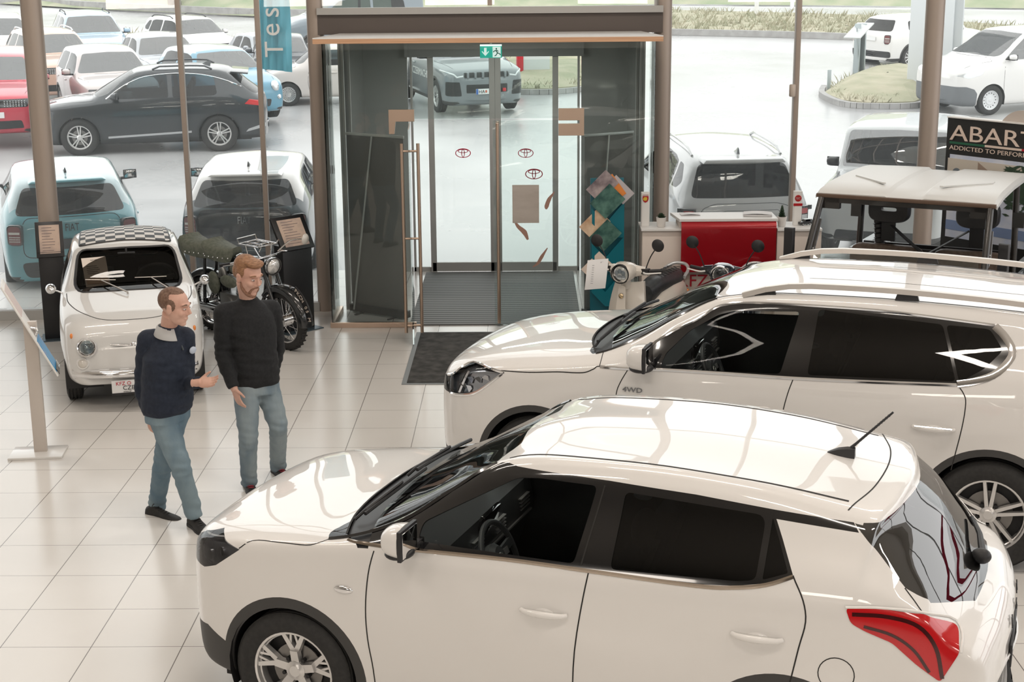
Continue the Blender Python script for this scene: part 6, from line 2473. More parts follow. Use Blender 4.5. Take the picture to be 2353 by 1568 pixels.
def tower(px, ytop, label, kind):
    b = at_y(px, 517 if kind == 'shield' else 508, yf+0.18)
    x = b.x
    t = thing('product_tower', label, 'display', (x, yf+0.18, 1.1905))
    h = 0.37
    m = MB()
    m.loft([[(0.048*math.copysign(abs(math.cos(a))**0.5, math.cos(a)), 0.03*math.copysign(abs(math.sin(a))**0.5, math.sin(a)), z) for a in np.linspace(0, 2*PI, 25)[:-1]] for z in (0, h)])
    m.build('tower_body', WHITEPLASTIC, t, smooth=50)
    m = MB()
    if kind == 'shield':
        m.prism([(-0.032, 0.03), (-0.033, -0.005), (-0.022, -0.03), (0, -0.042), (0.022, -0.03), (0.033, -0.005), (0.032, 0.03)], (0, -0.031, h-0.07), (1, 0, 0), (0, 0, 1), 0.003, mi=0)
        m.prism([(-0.030, -0.006), (-0.015, 0.018), (0.012, 0.02), (0.02, 0.0), (0.01, -0.02), (-0.012, -0.02)], (0, -0.0345, h-0.07), (1, 0, 0), (0, 0, 1), 0.002, mi=2)
        m.box((0, -0.033, h-0.027), (0.064, 0.004, 0.012), mi=1)
    else:
        m.lathe([(0.0, 0.0), (0.036, 0.0), (0.036, 0.004), (0.030, 0.006), (0.0, 0.006)], (0, -0.030, h-0.075), (0, -1, 0), 24, mi=0)
        m.text('FIAT', (0, -0.037, h-0.075), (1, 0, 0), (0, 0, 1), width=0.045, height=0.026, t=0.002, mi=1)
        m.box((0, -0.0305, h-0.145), (0.097, 0.004, 0.028), mi=0)
    m.build('emblem', [mat('emblem_red', (0.45, 0.015, 0.02), 0.35), mat('emblem_silver', (0.6, 0.45, 0.42), 0.4), mat('emblem_yellow', (0.7, 0.5, 0.05), 0.4)], t, smooth=0)


tower(1482, 438, 'white product tower with red and yellow shield emblem beside the low succulent', 'shield')
tower(1831, 438, 'white product tower with round red emblem and red band beside the spiky succulent', 'round')


def potted(px, label, tall):
    b = at_y(px, 519, yf+0.10)
    t = thing('potted_succulent', label, 'plant', (b.x, yf+0.10, 1.1905))
    m = MB()
    m.lathe([(0.038, 0), (0.042, 0.004), (0.055, 0.105), (0.050, 0.105), (0.046, 0.09)], n=24)
    m.build('pot', mat('frosted_pot', (0.80, 0.77, 0.74), 0.45), t, smooth=40)
    m = MB()
    m.lathe([(0.0, 0.092), (0.047, 0.090)], n=16)
    r = random.Random(px)
    n = 46 if tall else 26
    for k in range(n):
        a = k*2.4
        u = k/n
        z = 0.09+(0.13*u if tall else 0.045*u)
        l = (0.05*(1-0.75*u) if tall else 0.06*(1-0.6*u))
        d = V3(math.cos(a), math.sin(a), 0.45+0.9*u)
        d = nrm(d)
        p0 = V3(0, 0, z)
        m.tube([p0, p0+d*l*0.6, p0+d*l], [0.006, 0.009, 0.001], n=5)
    m.build('leaves', mat('succulent_green', (0.02, 0.045, 0.022), 0.5), t, smooth=50)


potted(1519, 'low dark succulent in white pot beside the shield tower', False)
potted(1796, 'taller spiky succulent in white pot beside the round-emblem tower', True)


def sheet_stack(x, y, z, w, d, n, rz, label):
    m = MB()
    for k in range(n):
        m.box((0.004*math.sin(k*2.1), 0.004*math.cos(k*1.7), 0.002+0.004*k), (w, d, 0.003), rz=0.05*math.sin(k*1.3))
    G = [[(-w/2+w*i/6, -d/2+d*j/4, 0.004*n+0.001+0.010*math.sin(PI*i/6)) for j in range(5)] for i in range(7)]
    m.grid(G)
    o = m.build('paper_stack', mat('paper_white', (0.82, 0.82, 0.83), 0.7), smooth=30)
    o.location = (x, y, z)
    o.rotation_euler = (0, 0, rz)
    tag(o, label, 'paper')


sheet_stack(2.52, yf+0.20, 1.296, 0.30, 0.21, 5, -0.15, 'stack of white leaflets on the high counter top')
sheet_stack(1.79, yf+0.26, 1.296, 0.21, 0.15, 1, 0.05, 'single white sheet lying on the high counter top')
# ------------------------------------------------------------------ stands
KB = noise_mat('kiosk_black', (0.012, 0.012, 0.014), (0.02, 0.02, 0.022), 3, 0.35)
PRINT = noise_mat('sepia_print', (0.62, 0.47, 0.38), (0.34, 0.27, 0.25), 6, 0.5, detail=8, lo=0.45, hi=0.75)


def kiosk(foot, rz, h, w, label, tilt):
    t = thing('info_stand', label, 'stand', foot, rz)
    m = MB()
    m.box((0, 0, h/2), (w, 0.16, h))
    m.build('pillar', KB, t, bevel=0.004)
    ca, sa = math.cos(tilt), math.sin(tilt)
    R = np.array([[1, 0, 0], [0, ca, -sa], [0, sa, ca]])
    c = V3(0, 0.0, h+0.12)
    m = MB()
    m.box(c, (w*1.12, 0.035, 0.40), R=R)
    hd = m.build('head_board', KB, t, bevel=0.004)
    m = MB()
    m.box(c+R@V3(0, -0.020, 0), (w*0.82, 0.004, 0.32), R=R)
    m.build('print', PRINT, hd, smooth=0)
    m = MB()
    r = random.Random(int(h*100))
    for k in range(9):
        ww = w*0.6*(0.5+0.5*r.random())
        m.box(c+R@V3((ww-w*0.6)/2, -0.0225, 0.13-0.032*k), (ww, 0.002, 0.006), R=R)
    m.build('print_text', mat('print_ink', (0.22, 0.17, 0.17), 0.6), hd, smooth=0)
    m = MB()
    m.box((0, 0.0, 0.006), (w*1.25, 0.36, 0.012))
    m.build('foot_plate', mat('blue_steel_foot', (0.10, 0.14, 0.17), 0.35, metal=0.5), t, smooth=0)
    return t


kiosk((-5.20, 16.2, 0), 0.28, 0.98, 0.26, 'black info stand with sepia print before the left column', -0.42)
kiosk((-2.60, 16.52, 0), 0.80, 0.98, 0.40, 'black info stand with sepia print by the motorcycle and the round column', -0.52)
# white sign stand front left
t = thing('sign_stand', 'white pedestal stand with slanted leaflet board before the vintage car', 'stand', (-4.13, 12.10, 0), 0.12)
m = MB()
m.box((0, 0, 0.010), (0.44, 0.32, 0.02))
m.build('base_plate', mat('stand_white', (0.80, 0.79, 0.77), 0.25, coat=0.4), t, bevel=0.003)
m = MB()
m.box((0.02, 0.02, 0.58), (0.105, 0.05, 1.13))
m.build('post', mat('stand_beige', (0.62, 0.56, 0.51), 0.4), t, bevel=0.003)
u = nrm(V3(0.40, -0.18, -0.66))
v = nrm(V3(-0.16, 0.98, 0.12))
w_ = np.cross(u, v)
o0 = V3(0.02, 0.0, 1.10)
R = np.stack([u, v, w_], 1)
m = MB()
m.box(o0, (0.86, 0.24, 0.016), R=R)
bd = m.build('sign_board', WHITEPLASTIC, t, bevel=0.003)
m = MB()
m.box(o0+R@V3(-0.26, 0, 0.010), (0.26, 0.2, 0.004), R=R)
m.build('pale_leaflet', mat('pale_leaflet', (0.70, 0.60, 0.58), 0.5), bd, smooth=0)
m = MB()
m.box(o0+R@V3(0.25, 0, 0.010), (0.30, 0.2, 0.004), R=R)
m.build('blue_leaflet', noise_mat('blue_leaflet', (0.04, 0.28, 0.55), (0.45, 0.30, 0.42), 9, 0.3, lo=0.5, hi=0.8), bd, smooth=0)
m = MB()
m.tube([o0+R@V3(0.0, -0.03, 0.01), o0+R@V3(0.04, -0.03, 0.05), o0+R@V3(0.08, -0.03, 0.01)], 0.012, n=8, sub=4)
m.build('clip', CHROME, bd, smooth=60)
m = MB()
m.box(o0+R@V3(0.40, 0, 0.02), (0.05, 0.22, 0.004), R=R)
m.build('clear_pocket', INPANE, bd, smooth=0)

# ------------------------------------------------------------------ display wall at the right
a = at_y(2178, 270, 15.7)
b = at_y(2353, 284, 14.95)
dirw = nrm(V3(b.x-a.x, b.y-a.y, 0))
zt = a.z
t = thing('display_wall', 'black display wall with large lettering over a printed snow scene', 'display', (a.x, a.y, 0), math.atan2(dirw[1], dirw[0]))
DW = mat('display_black', (0.012, 0.012, 0.012), 0.5)
Wd = 2.0
m = MB()
m.box((Wd/2, 0.05, zt/2), (Wd, 0.10, zt))
m.build('wall_panel', DW, t, bevel=0.004)
m = MB()
m.box((Wd/2, 0.05, zt+0.006), (Wd, 0.12, 0.012))
m.build('top_edge', WHITEPLASTIC, t)
m = MB()
LT = mat('sign_cream', (0.80, 0.66, 0.57), 0.5)
m.text('ABARTH', (0.045, -0.002, zt-0.145), (1, 0, 0), (0, 0, 1), width=1.28, height=0.155, t=0.008, align='LEFT')
m.text('ADDICTED TO PERFORMANCE. SINCE 1949', (0.045, -0.002, zt-0.300), (1, 0, 0), (0, 0, 1), width=1.65, height=0.043, t=0.004, align='LEFT')
m.build('lettering', LT, t, smooth=0)
m = MB()
for k in range(3):
    m.box((0.045+0.22+0.44*k, -0.003, zt-0.250), (0.44, 0.006, 0.022), mi=k)
m.build('flag_stripe', [mat('flag_green', (0.02, 0.13, 0.07), 0.5), LT, mat('flag_red', (0.45, 0.01, 0.03), 0.5)], t, smooth=0)
# the printed picture
y0 = -0.003
m = MB()
SN = noise_mat('printed_snow', (0.72, 0.76, 0.86), (0.55, 0.62, 0.80), 5, 0.5)
m.box((Wd/2+0.03, y0, zt-0.80), (Wd-0.06, 0.004, 0.86), mi=0)
m.prism([(0.04, zt-0.41), (0.95, zt-0.41), (0.95, zt-0.66), (0.6, zt-0.60), (0.04, zt-0.72)], (0, y0-0.002, 0), (1, 0, 0), (0, 0, 1), 0.003, mi=1)
m.prism([(0.42, zt-0.42), (0.56, zt-0.50), (0.56, zt-0.60), (0.42, zt-0.57)], (0, y0-0.005, 0), (1, 0, 0), (0, 0, 1), 0.002, mi=2)
m.prism(circle(0.16, zt-0.56, 0.055, 12, 0, PI)+[(0.105, zt-0.66), (0.215, zt-0.66)], (0, y0-0.005, 0), (1, 0, 0), (0, 0, 1), 0.002, mi=3)
m.box((0.75, y0-0.003, zt-0.62), (0.30, 0.004, 0.20), mi=4)
m.box((Wd/2+0.03, y0-0.002, zt-1.10), (Wd-0.06, 0.005, 0.10), mi=5)
m.build('printed_picture', [SN, mat('print_house', (0.62, 0.57, 0.50), 0.5), mat('print_eave', (0.33, 0.25, 0.2), 0.5), mat('print_window', (0.16, 0.19, 0.22), 0.5), mat('print_pale_house', (0.70, 0.70, 0.74), 0.5), mat('print_blue_shade', (0.22, 0.30, 0.50), 0.5)], t, smooth=0)
m = MB()
r = random.Random(11)
for k in range(420):
    cx, cz = 0.78+abs(r.gauss(0, 0.26)), zt-0.62+r.gauss(0, 0.13)
    if not (0.50 < cx < 1.9 and zt-0.95 < cz < zt-0.42) or cx < 0.62+0.3*abs(cz-zt+0.6):
        continue
    l, an = 0.03+0.04*r.random(), r.uniform(-0.7, 0.7)
    m.prism([(-l, 0), (0, 0.013), (l, 0.004), (0, -0.013)], (cx, y0-0.006-0.001*r.random(), cz), (math.cos(an), 0, math.sin(an)), (-math.sin(an), 0, math.cos(an)), 0.002)
m.build('printed_tree', mat('print_foliage', (0.03, 0.06, 0.035), 0.6), t, smooth=0)
m = MB()
m.lathe([(0.0, 0.0), (0.30, 0.0), (0.30, 0.03), (0.0, 0.03)], (0.87, 0.08, zt-0.17), (0, -1, 0), 40)
m.build('round_panel', mat('taupe_disc', (0.55, 0.49, 0.45), 0.5), t, smooth=30)
# ------------------------------------------------------------------ vintage car
def vintage_car():
    root, M = placed('vintage_car', 'small white vintage car with black and white chequered roof', 'car', (-3.60, 13.40, 0), 105.9)
    c = Car(ROWS_V, 1.375, 5, 4, fb=0.05, drop=0.05)
    c.M = M
    WA, WR, WZ = 0.58, 2.42, 0.262
    P = mat('ivory_paint', (0.76, 0.755, 0.74), 0.35, coat=1.0)
    ws = rounded([(-0.515, 0.965), (0, 0.975), (0.515, 0.965), (0.455, 1.285), (0, 1.30), (-0.455, 1.285)], [0.09, 0.1, 0.09, 0.08, 0.1, 0.08])
    for sg in (-1, 1):
        c.cut('opening', arch_poly(WA, WZ, 0.30, 0.1, 24), 'side', sg)
        c.cut('opening', arch_poly(WR, WZ, 0.30, 0.1, 24), 'side', sg)
        c.cut('side_glass', rounded([(1.20, 0.97), (1.33, 1.21), (1.42, 1.26), (1.90, 1.27), (1.92, 0.97)], 0.03), 'side', sg)
        c.cut('side_glass_b', rounded([(1.98, 0.97), (1.97, 1.265), (2.25, 1.22), (2.42, 1.04), (2.38, 0.97)], 0.03), 'side', sg)
    c.cut('windscreen', ws, 'front', xr=(0.7, 1.6))
    c.cut('fabric_roof', rounded([(1.42, -0.43), (2.42, -0.41), (2.42, 0.41), (1.42, 0.43)], 0.04), 'top', xr=(1.2, 2.6))
    c.cut('rear_window', rounded([(-0.36, 0.95), (0.36, 0.95), (0.34, 1.17), (-0.34, 1.17)], 0.05), 'rear', xr=(2.3, 2.9))
    bl = [(0.93, -0.585), (0.70, -0.57), (0.45, -0.49), (0.27, -0.36), (0.19, -0.22), (0.165, 0), (0.19, 0.22), (0.27, 0.36), (0.45, 0.49), (0.70, 0.57), (0.93, 0.585)]
    c.cut('bonnet', bl+[(0.955, 0.3), (0.96, 0), (0.955, -0.3)], 'top', over=False, xr=(0, 1.02))
    c.part('body', 'body', P, root)
    c.part('bonnet', 'bonnet', P, root)
    c.part('windscreen', 'windscreen', glass('old_windscreen', (0.35, 0.34, 0.32), 1.4), root)
    c.part2('side_glass', 'door_window', TINTCAR, root)
    c.part2('side_glass_b', 'rear_side_window', TINTCAR, root)
    c.part('rear_window', 'rear_window', TINTCAR, root)
    ck = mat('chequered_cloth', (0.8, 0.78, 0.75), 0.6)
    nt, N, L, b = nodes_of(ck)
    tc = N.new('ShaderNodeTexCoord')
    mp = N.new('ShaderNodeMapping')
    mp.inputs['Location'].default_value = (0.02, 0.05, 0)
    mp.inputs['Scale'].default_value = (1/0.098, 1/0.096, 0)
    ch = N.new('ShaderNodeTexChecker')
    ch.inputs['Scale'].default_value = 1.0
    ch.inputs['Color1'].default_value = (0.78, 0.76, 0.73, 1)
    ch.inputs['Color2'].default_value = (0.045, 0.05, 0.055, 1)
    L.new(tc.outputs['Object'], mp.inputs['Vector'])
    L.new(mp.outputs['Vector'], ch.inputs['Vector'])
    L.new(ch.outputs['Color'], b.inputs['Base Color'])
    c.part('fabric_roof', 'fabric_roof', ck, root, off=0.012)
    c.part(['body', 'bonnet', 'fabric_roof'], 'interior_lining', INTERIOR, root, off=-0.02, flip=True)
    g, r_ = MB(), MB()
    c.ribbon(g, bl, 'top', width=0.008, sm=4)
    for sg in (-1, 1):
        c.ribbon(g, [(1.13, 0.88), (1.10, 0.6), (1.16, 0.24)], 'side', sg, 0.006, sm=4)
        c.ribbon(g, [(1.95, 1.2), (1.95, 0.7), (1.93, 0.24)], 'side', sg, 0.006, sm=4)
    g.build('panel_gaps', GAP, root)
    c.ribbon(r_, ws, 'front', width=0.030, off=0.001, crown=0.008, closed=True)
    c.ribbon(r_, rounded([(1.42, -0.44), (2.42, -0.42), (2.42, 0.42), (1.42, 0.44)], 0.04), 'top', width=0.016, off=0.006, crown=0.006, closed=True)
    r_.build('rubber_seal', BLACK, root)
    # lamps, indicator, moustache trim, bumper, plate
    for sg in (-1, 1):
        p, n = c.hit(sg*0.425, 0.605, 'front')
        n = Vector((-0.93, sg*0.12, 0.25)).normalized()
        q = p+n*0.0
        m = MB()
        m.lathe([(0.0, 0.034), (0.03, 0.032), (0.06, 0.022), (0.076, 0.006), (0.078, -0.03)], q, n, 28)
        h = m.build('headlight', glass('old_lamp_glass', (0.6, 0.66, 0.68), 1.5), root, smooth=60)
        m = MB()
        m.lathe([(0.0, -0.02), (0.04, -0.012), (0.072, 0.008)], q, n, 24)
        m.ell(q+n*0.012, 0.014)
        m.build('reflector', CHROME, h, smooth=60)
        m = MB()
        m.lathe([(0.074, 0.012), (0.084, 0.018), (0.092, 0.006), (0.092, -0.05)], q, n, 28, caps=False)
        m.build('headlight_ring', CHROME, h, smooth=60)
        p, n0 = c.hit(sg*0.47, 0.455, 'front')
        n = Vector((-1, sg*0.15, 0.1)).normalized()
        m = MB()
        m.lathe([(0.0, 0.03), (0.025, 0.026), (0.04, 0.01), (0.043, -0.02)], p, n, 20)
        h = m.build('fog_lamp', mat('clear_lens_white', (0.72, 0.68, 0.62), 0.15, coat=1.0), root, smooth=60)
        m = MB()
        m.lathe([(0.041, 0.008), (0.052, 0.012), (0.058, 0.0), (0.060, -0.03)], p, n, 20, caps=False)
        m.build('lamp_ring', WHITEPLASTIC, h, smooth=60)
        p, n = c.hit(sg*0.555, 0.70, 'front')
        m = MB()
        m.ell(p, (0.022, 0.014, 0.026))
        m.build('indicator_lamp', AMBER, root, smooth=60)
        # chrome door mirror
        p, n = c.hit(1.05, 0.93, 'side', sg)
        m = MB()
        e = V3(p)+V3(-0.02, sg*0.10, 0.045)
        m.tube([V3(p), V3(p)+V3(0, sg*0.04, 0.02), e], 0.008, n=8)
        m.lathe([(0.0, -0.05), (0.028, -0.042), (0.045, -0.01), (0.05, 0.02), (0.046, 0.024), (0.0, 0.02)], e, (1, 0, 0.1), 20)
        m.build('door_mirror', CHROME, root, smooth=60)
    p, n = c.hit(0, 0.60, 'front')
    m = MB()
    m.lathe([(0.0, 0.012), (0.028, 0.010), (0.04, 0.0)], p, (-1, 0, 0.2), 24)
    for sg in (-1, 1):
        pts = []
        for k in range(6):
            q, n2 = c.hit(sg*(0.045+0.034*k), 0.60+0.004*k, 'front')
            pts.append(V3(q+n2*0.006))
        m.tube(pts, [0.013, 0.011, 0.008, 0.004], n=8)
    m.build('nose_emblem', CHROME, root, smooth=50)
    m = MB()
    G = []
    for k in range(25):
        y = -0.57+1.14*k/24
        x = 0.005+0.16*abs(y/0.57)**2.6
        G.append([(x+dx, y, 0.345+dz) for dx, dz in ((0.05, 0.035), (0.0, 0.045), (-0.03, 0.018), (-0.03, -0.018), (0.0, -0.045), (0.05, -0.035))])
    m.loft(G)
    m.build('bumper', CHROME, root, smooth=60)
    for y in (-0.2, 0.2):
        m = MB()
        m.bar((0.0, y, 0.33), (0.15, y, 0.33), 0.04, 0.03)
        m.build('bumper_bracket', CHROME, root)
    m = MB()
    m.box((-0.035, 0.0, 0.235), (0.012, 0.46, 0.125), mi=0)
    m.box((-0.036, 0.0, 0.172), (0.014, 0.465, 0.022), mi=1)
    for tx, oy, oz, h, mi in (('KFZ O', -0.19, 0.272, 0.034, 2), ('CZE', -0.13, 0.229, 0.040, 3), ('www.kf', -0.13, 0.194, 0.016, 3)):
        m.text(tx, (-0.042, -oy, oz), (0, -1, 0), (0, 0, 1), height=h, t=0.002, align='LEFT', mi=mi)
    m.build('number_plate', [mat('plate_white', (0.8, 0.8, 0.8), 0.4), BLACK, mat('plate_red', (0.5, 0.02, 0.04), 0.5), BLACK], root, smooth=0)
    # wipers
    for y0, y1 in ((0.12, 0.40), (-0.36, -0.06)):
        b0 = c.hit(y0 if y0 < 0 else y0-0.08, 0.945, 'front')
        m = MB()
        q0 = c.hit(y0-0.10 if y0 > 0 else y0+0.0, 0.95, 'front')
        q1 = c.hit((y0+y1)/2, 1.035, 'front')
        m.tube([V3(q0[0]+q0[1]*0.01), V3(q0[0]+q0[1]*0.03), V3(q1[0]+q1[1]*0.02)], [0.010, 0.008, 0.005], n=6)
        pts = [c.hit(lerp(y0, y1, k/4), 1.035+0.01*k/4, 'front') for k in range(5)]
        m.tube([V3(a+b*0.012) for a, b in pts], 0.005, n=6)
        m.build('wiper', STEEL, root)
    # paper behind the windscreen
    m = MB()
    o = c.hit(0.30, 1.115, 'front')[0]+Vector((0.045, 0, -0.01))
    u, v = nrm(V3(0.02, -1, 0.03)), nrm(V3(0.60, 0.10, 0.85))
    m.prism([(-0.115, -0.155), (0.115, -0.155), (0.115, 0.155), (-0.115, 0.155)], o, u, v, 0.002)
    q = V3(o)+np.cross(u, v)*0.0035
    for k in range(5):
        m.prism([(-0.08, 0.06-0.02*k), (0.02+0.01*(k % 3), 0.06-0.02*k), (0.02+0.01*(k % 3), 0.064-0.02*k), (-0.08, 0.064-0.02*k)], q, u, v, 0.001, mi=2)
    m.text('FIAT 500', q+v*0.125, u, v, height=0.012, t=0.001, mi=2)
    m.prism([(-0.10, -0.13), (0.10, -0.13), (0.10, -0.07), (0.06, -0.03), (0.02, -0.055), (-0.04, -0.05), (-0.10, -0.075)], q, u, v, 0.001, mi=1)
    m.build('windscreen_paper', [mat('cream_paper', (0.78, 0.69, 0.62), 0.6), mat('peach_print', (0.70, 0.50, 0.36), 0.6), BLACK], root, smooth=0)
    m = MB()
    m.box((1.22, 0, 1.24), (0.03, 0.17, 0.05))
    m.cyl((1.21, 0, 1.25), (1.24, 0, 1.31), 0.01)
    m.build('rear_view_mirror', SOFTBLACK, root, bevel=0.008)
    m = MB()
    m.tube([(1.08, y, 0.93) for y in (-0.55, 0.55)], 0.05, n=8)
    m.build('dashboard', DASH, root)
    steering_wheel(root, (1.30, -0.28, 0.97), 0.19, 0.55, False)
    for y in (-0.28, 0.28):
        seat(root, 1.65, y, 0.42, 0.42, back=0.45, headrest=False)
    m = MB()
    for ax in (WA, WR):
        for sg in (-1, 1):
            m.grid([[(ax+0.31*math.cos(a), sg*yy, WZ+0.31*math.sin(a)) for a in np.linspace(-0.3, PI+0.3, 16)] for yy in (0.635, 0.3)], flip=(sg > 0))
            m.grid([[(ax+k*math.cos(a), sg*0.3, WZ+k*math.sin(a)) for a in np.linspace(-0.3, PI+0.3, 16)] for k in (0.31, 0.02)], flip=(sg > 0))
    m.box((1.5, 0, 0.22), (2.5, 1.0, 0.04))
    m.build('underbody', SOFTBLACK, root)
    put_wheels(root, (WA, WR), 0.565, WZ, 0.165, 0.145, 'steel')


vintage_car()


# ------------------------------------------------------------------ two-wheelers
def spoke_wheel(root, c, R, w, rim, spokes=18, mrim=CHROME, disc=False):
    c = V3(c)
    t = MB()
    t.tube([c+V3((R-w/2)*math.cos(a), 0, (R-w/2)*math.sin(a)) for a in np.linspace(0, 2*PI, 41)[:-1]], w/2, n=10, closed=True)
    for k in range(60):
        a = 2*PI*k/60
        t.box(c+V3((R-0.003)*math.cos(a), 0.012*(-1)**k, (R-0.003)*math.sin(a)), (0.012, w*0.5, 0.012), R=Matrix.Rotation(-a, 3, 'Y'))
    wl = t.build('wheel', RUBBER, root, smooth=50)
    m = MB()
    m.lathe([(rim-0.012, -w*0.32), (rim+0.012, -w*0.36), (rim+0.012, w*0.36), (rim-0.012, w*0.32)], c, (0, 1, 0), 36, closed=True)
    if spokes:
        for k in range(spokes):
            a = 2*PI*k/spokes
            a2 = a+0.5*(-1)**k
            m.cyl(c+V3(0.05*math.cos(a2), 0.03*(-1)**k, 0.05*math.sin(a2)), c+V3(rim*math.cos(a), 0, rim*math.sin(a)), 0.003, n=5)
        m.cyl(c+V3(0, -0.06, 0), c+V3(0, 0.06, 0), 0.065, n=20)
    else:
        m.cyl(c+V3(0, -0.03, 0), c+V3(0, 0.03, 0), rim*0.35, n=20)
        for k in range(10):
            a = 2*PI*k/10
            m.bar(c+V3(0.03*math.cos(a), 0, 0.03*math.sin(a)), c+V3(rim*math.cos(a), 0, rim*math.sin(a)), 0.03, 0.03, up=(0, 1, 0))
    m.build('rim', mrim, wl, smooth=40)
    return wl


def fender(root, c, R, w, a0, a1, m_, name='fender'):
    c = V3(c)
    G = []
    for k in range(20):
        a = a0+(a1-a0)*k/19
        e, f = V3(math.cos(a), 0, math.sin(a)), V3(0, 1, 0)
        G.append([c+e*(R+rr)+f*yy for yy, rr in ((-w/2, -0.05), (-w/2, 0.0), (-w*0.3, 0.022), (0, 0.03), (w*0.3, 0.022), (w/2, 0.0), (w/2, -0.05), (w*0.42, -0.05), (w*0.4, 0.0), (0, 0.02), (-w*0.4, 0.0), (-w*0.42, -0.05))])
    m = MB()
    m.loft(G)
    return m.build(name, m_, root, smooth=60)


def rmirror(root, base, top, ax, r=0.055):
    m = MB()
    m.tube([V3(base), V3(base)*0.6+V3(top)*0.4+V3(0, 0, 0.03), V3(top)], 0.006, n=8, sub=4)
    m.build('mirror_arm', BLACK, root)
    m = MB()
    m.lathe([(0.0, -0.022), (r*0.7, -0.018), (r, 0.0), (r*0.97, 0.006), (0.0, 0.006)], top, ax, 24)
    return m.build('mirror_head', BLACK, root, smooth=50)


def motorcycle():
    # local x to the front, y to the left
    M = Matrix.Translation(Vector((-3.53, 16.53, 0)))@Matrix.Rotation(math.radians(-43.0), 4, 'Z')@Matrix.Rotation(math.radians(4), 4, 'X')
    root = thing('vintage_motorcycle', 'black vintage motorcycle with two olive saddles behind the vintage car', 'motorcycle', M=M)
    OLIVE = noise_mat('olive_canvas', (0.11, 0.125, 0.095), (0.17, 0.18, 0.145), 30, 0.7)
    BLK = mat('black_enamel', (0.010, 0.012, 0.014), 0.2, coat=1.0)
    spoke_wheel(root, (0, 0, 0.33), 0.33, 0.10, 0.245)
    spoke_wheel(root, (1.34, 0, 0.33), 0.33, 0.10, 0.245)
    fender(root, (0, 0, 0.33), 0.37, 0.16, 0.1, 2.9, BLK)
    ff = fender(root, (1.34, 0, 0.33), 0.37, 0.16, -0.05, 2.4, BLK)
    # curved number plate on the front fender
    m = MB()
    for sg in (0,):
        pts = [(1.34+0.46*math.cos(a), 0.33+0.46*math.sin(a)) for a in np.linspace(0.12, 1.05, 12)]
        inn = [(1.34+0.39*math.cos(a), 0.33+0.39*math.sin(a)) for a in np.linspace(0.12, 1.05, 12)]
        m.prism(pts+inn[::-1], (0, 0.008, 0), (1, 0, 0), (0, 0, 1), 0.014)
    pl = m.build('front_plate', BLACK, ff, smooth=0)
    m = MB()
    txt = 'PKCN 05 M'
    for k, ch in enumerate(txt):
        if ch == ' ':
            continue
        a = 0.98-0.82*(k/(len(txt)-1))
        e = V3(math.cos(a), 0, math.sin(a))
        tn = V3(math.sin(a), 0, -math.cos(a))
        m.text(ch, V3(1.34, -0.0075, 0.33)+e*0.425, tn, e, height=0.042, t=0.003)
    m.build('plate_lettering', mat('plate_cream', (0.75, 0.66, 0.58), 0.5), pl, smooth=0)
    m = MB()
    for y in (-0.075, 0.075):
        m.tube([(1.34, y, 0.33), (1.22, y, 0.66), (1.13, y, 0.92)], [0.022, 0.026, 0.024], n=10)
    m.tube([(1.10, 0, 0.86), (0.62, 0, 0.82), (0.30, 0, 0.66), (0.0, 0, 0.36)], 0.022, n=8, sub=4)
    m.tube([(1.10, 0, 0.80), (0.95, 0, 0.45), (0.55, 0, 0.30), (0.40, 0, 0.33)], 0.020, n=8, sub=4)
    m.tube([(0.40, 0, 0.33), (0.36, 0, 0.70)], 0.02, n=8)
    for y in (-0.08, 0.08):
        m.tube([(0.0, y, 0.33), (0.42, y*0.6, 0.36)], 0.016, n=8)
        m.tube([(0.0, y, 0.33), (0.10, y, 0.86)], 0.02, n=8)
    m.build('frame', BLK, root, smooth=50)
    m = MB()
    m.loft([[(x, w*math.cos(a), z+h*math.sin(a)) for a in np.linspace(0, 2*PI, 21)[:-1]] for x, w, h, z in ((0.50, 0.05, 0.06, 0.80), (0.56, 0.11, 0.10, 0.81), (0.75, 0.135, 0.13, 0.83), (0.95, 0.13, 0.125, 0.85), (1.05, 0.09, 0.09, 0.86), (1.09, 0.04, 0.04, 0.86))])
    tk = m.build('fuel_tank', BLK, root, smooth=60)
    for sg in (-1, 1):
        m = MB()
        m.ell((0.77, sg*0.125, 0.82), (0.16, 0.02, 0.075))
        m.build('knee_pad', OLIVE, tk, smooth=60)
    for nm, x, z in (('saddle', 0.38, 0.99), ('pillion_saddle', -0.06, 0.99)):
        G = []
        for i in range(9):
            t = i/8
            e_ = 0.35 if i in (0, 8) else 1.0
            xx = x-0.21+0.44*t
            w = 0.155*(1-0.6*t**2)
            zz = z+0.05*(1-t)**2+(0.02 if i in (0, 8) else 0)
            G.append([(xx, -w*0.95, zz-0.13*e_), (xx, -w*1.02, zz-0.02), (xx, -w*0.8, zz+0.02), (xx, 0, zz+0.028), (xx, w*0.8, zz+0.02), (xx, w*1.02, zz-0.02), (xx, w*0.95, zz-0.13*e_), (xx, 0, zz-0.07*e_)])
        m = MB()
        m.loft(G)
        o = m.build(nm, OLIVE, root, smooth=60)
        m = MB()
        for k in range(6):
            m.ell((x-0.17+0.07*k, -0.152*(1-0.5*(k/6)**2), z-0.07), 0.009)
        m.build('rivets', CHROME, o)
    m = MB()
    m.box((0.52, 0, 0.42), (0.34, 0.22, 0.20))
    m.cyl((0.66, 0, 0.50), (0.74, 0, 0.72), 0.07, n=16)
    for k in range(7):
        m.cyl((0.665+0.010*k, 0, 0.52+0.028*k), (0.668+0.010*k, 0, 0.53+0.028*k), 0.10, n=16)
    m.cyl((0.50, -0.13, 0.42), (0.50, 0.13, 0.42), 0.085, n=20)
    m.tube([(0.40, -0.11, 0.70), (0.46, -0.11, 0.80), (0.50, -0.10, 0.66)], 0.03, n=8, sub=3)
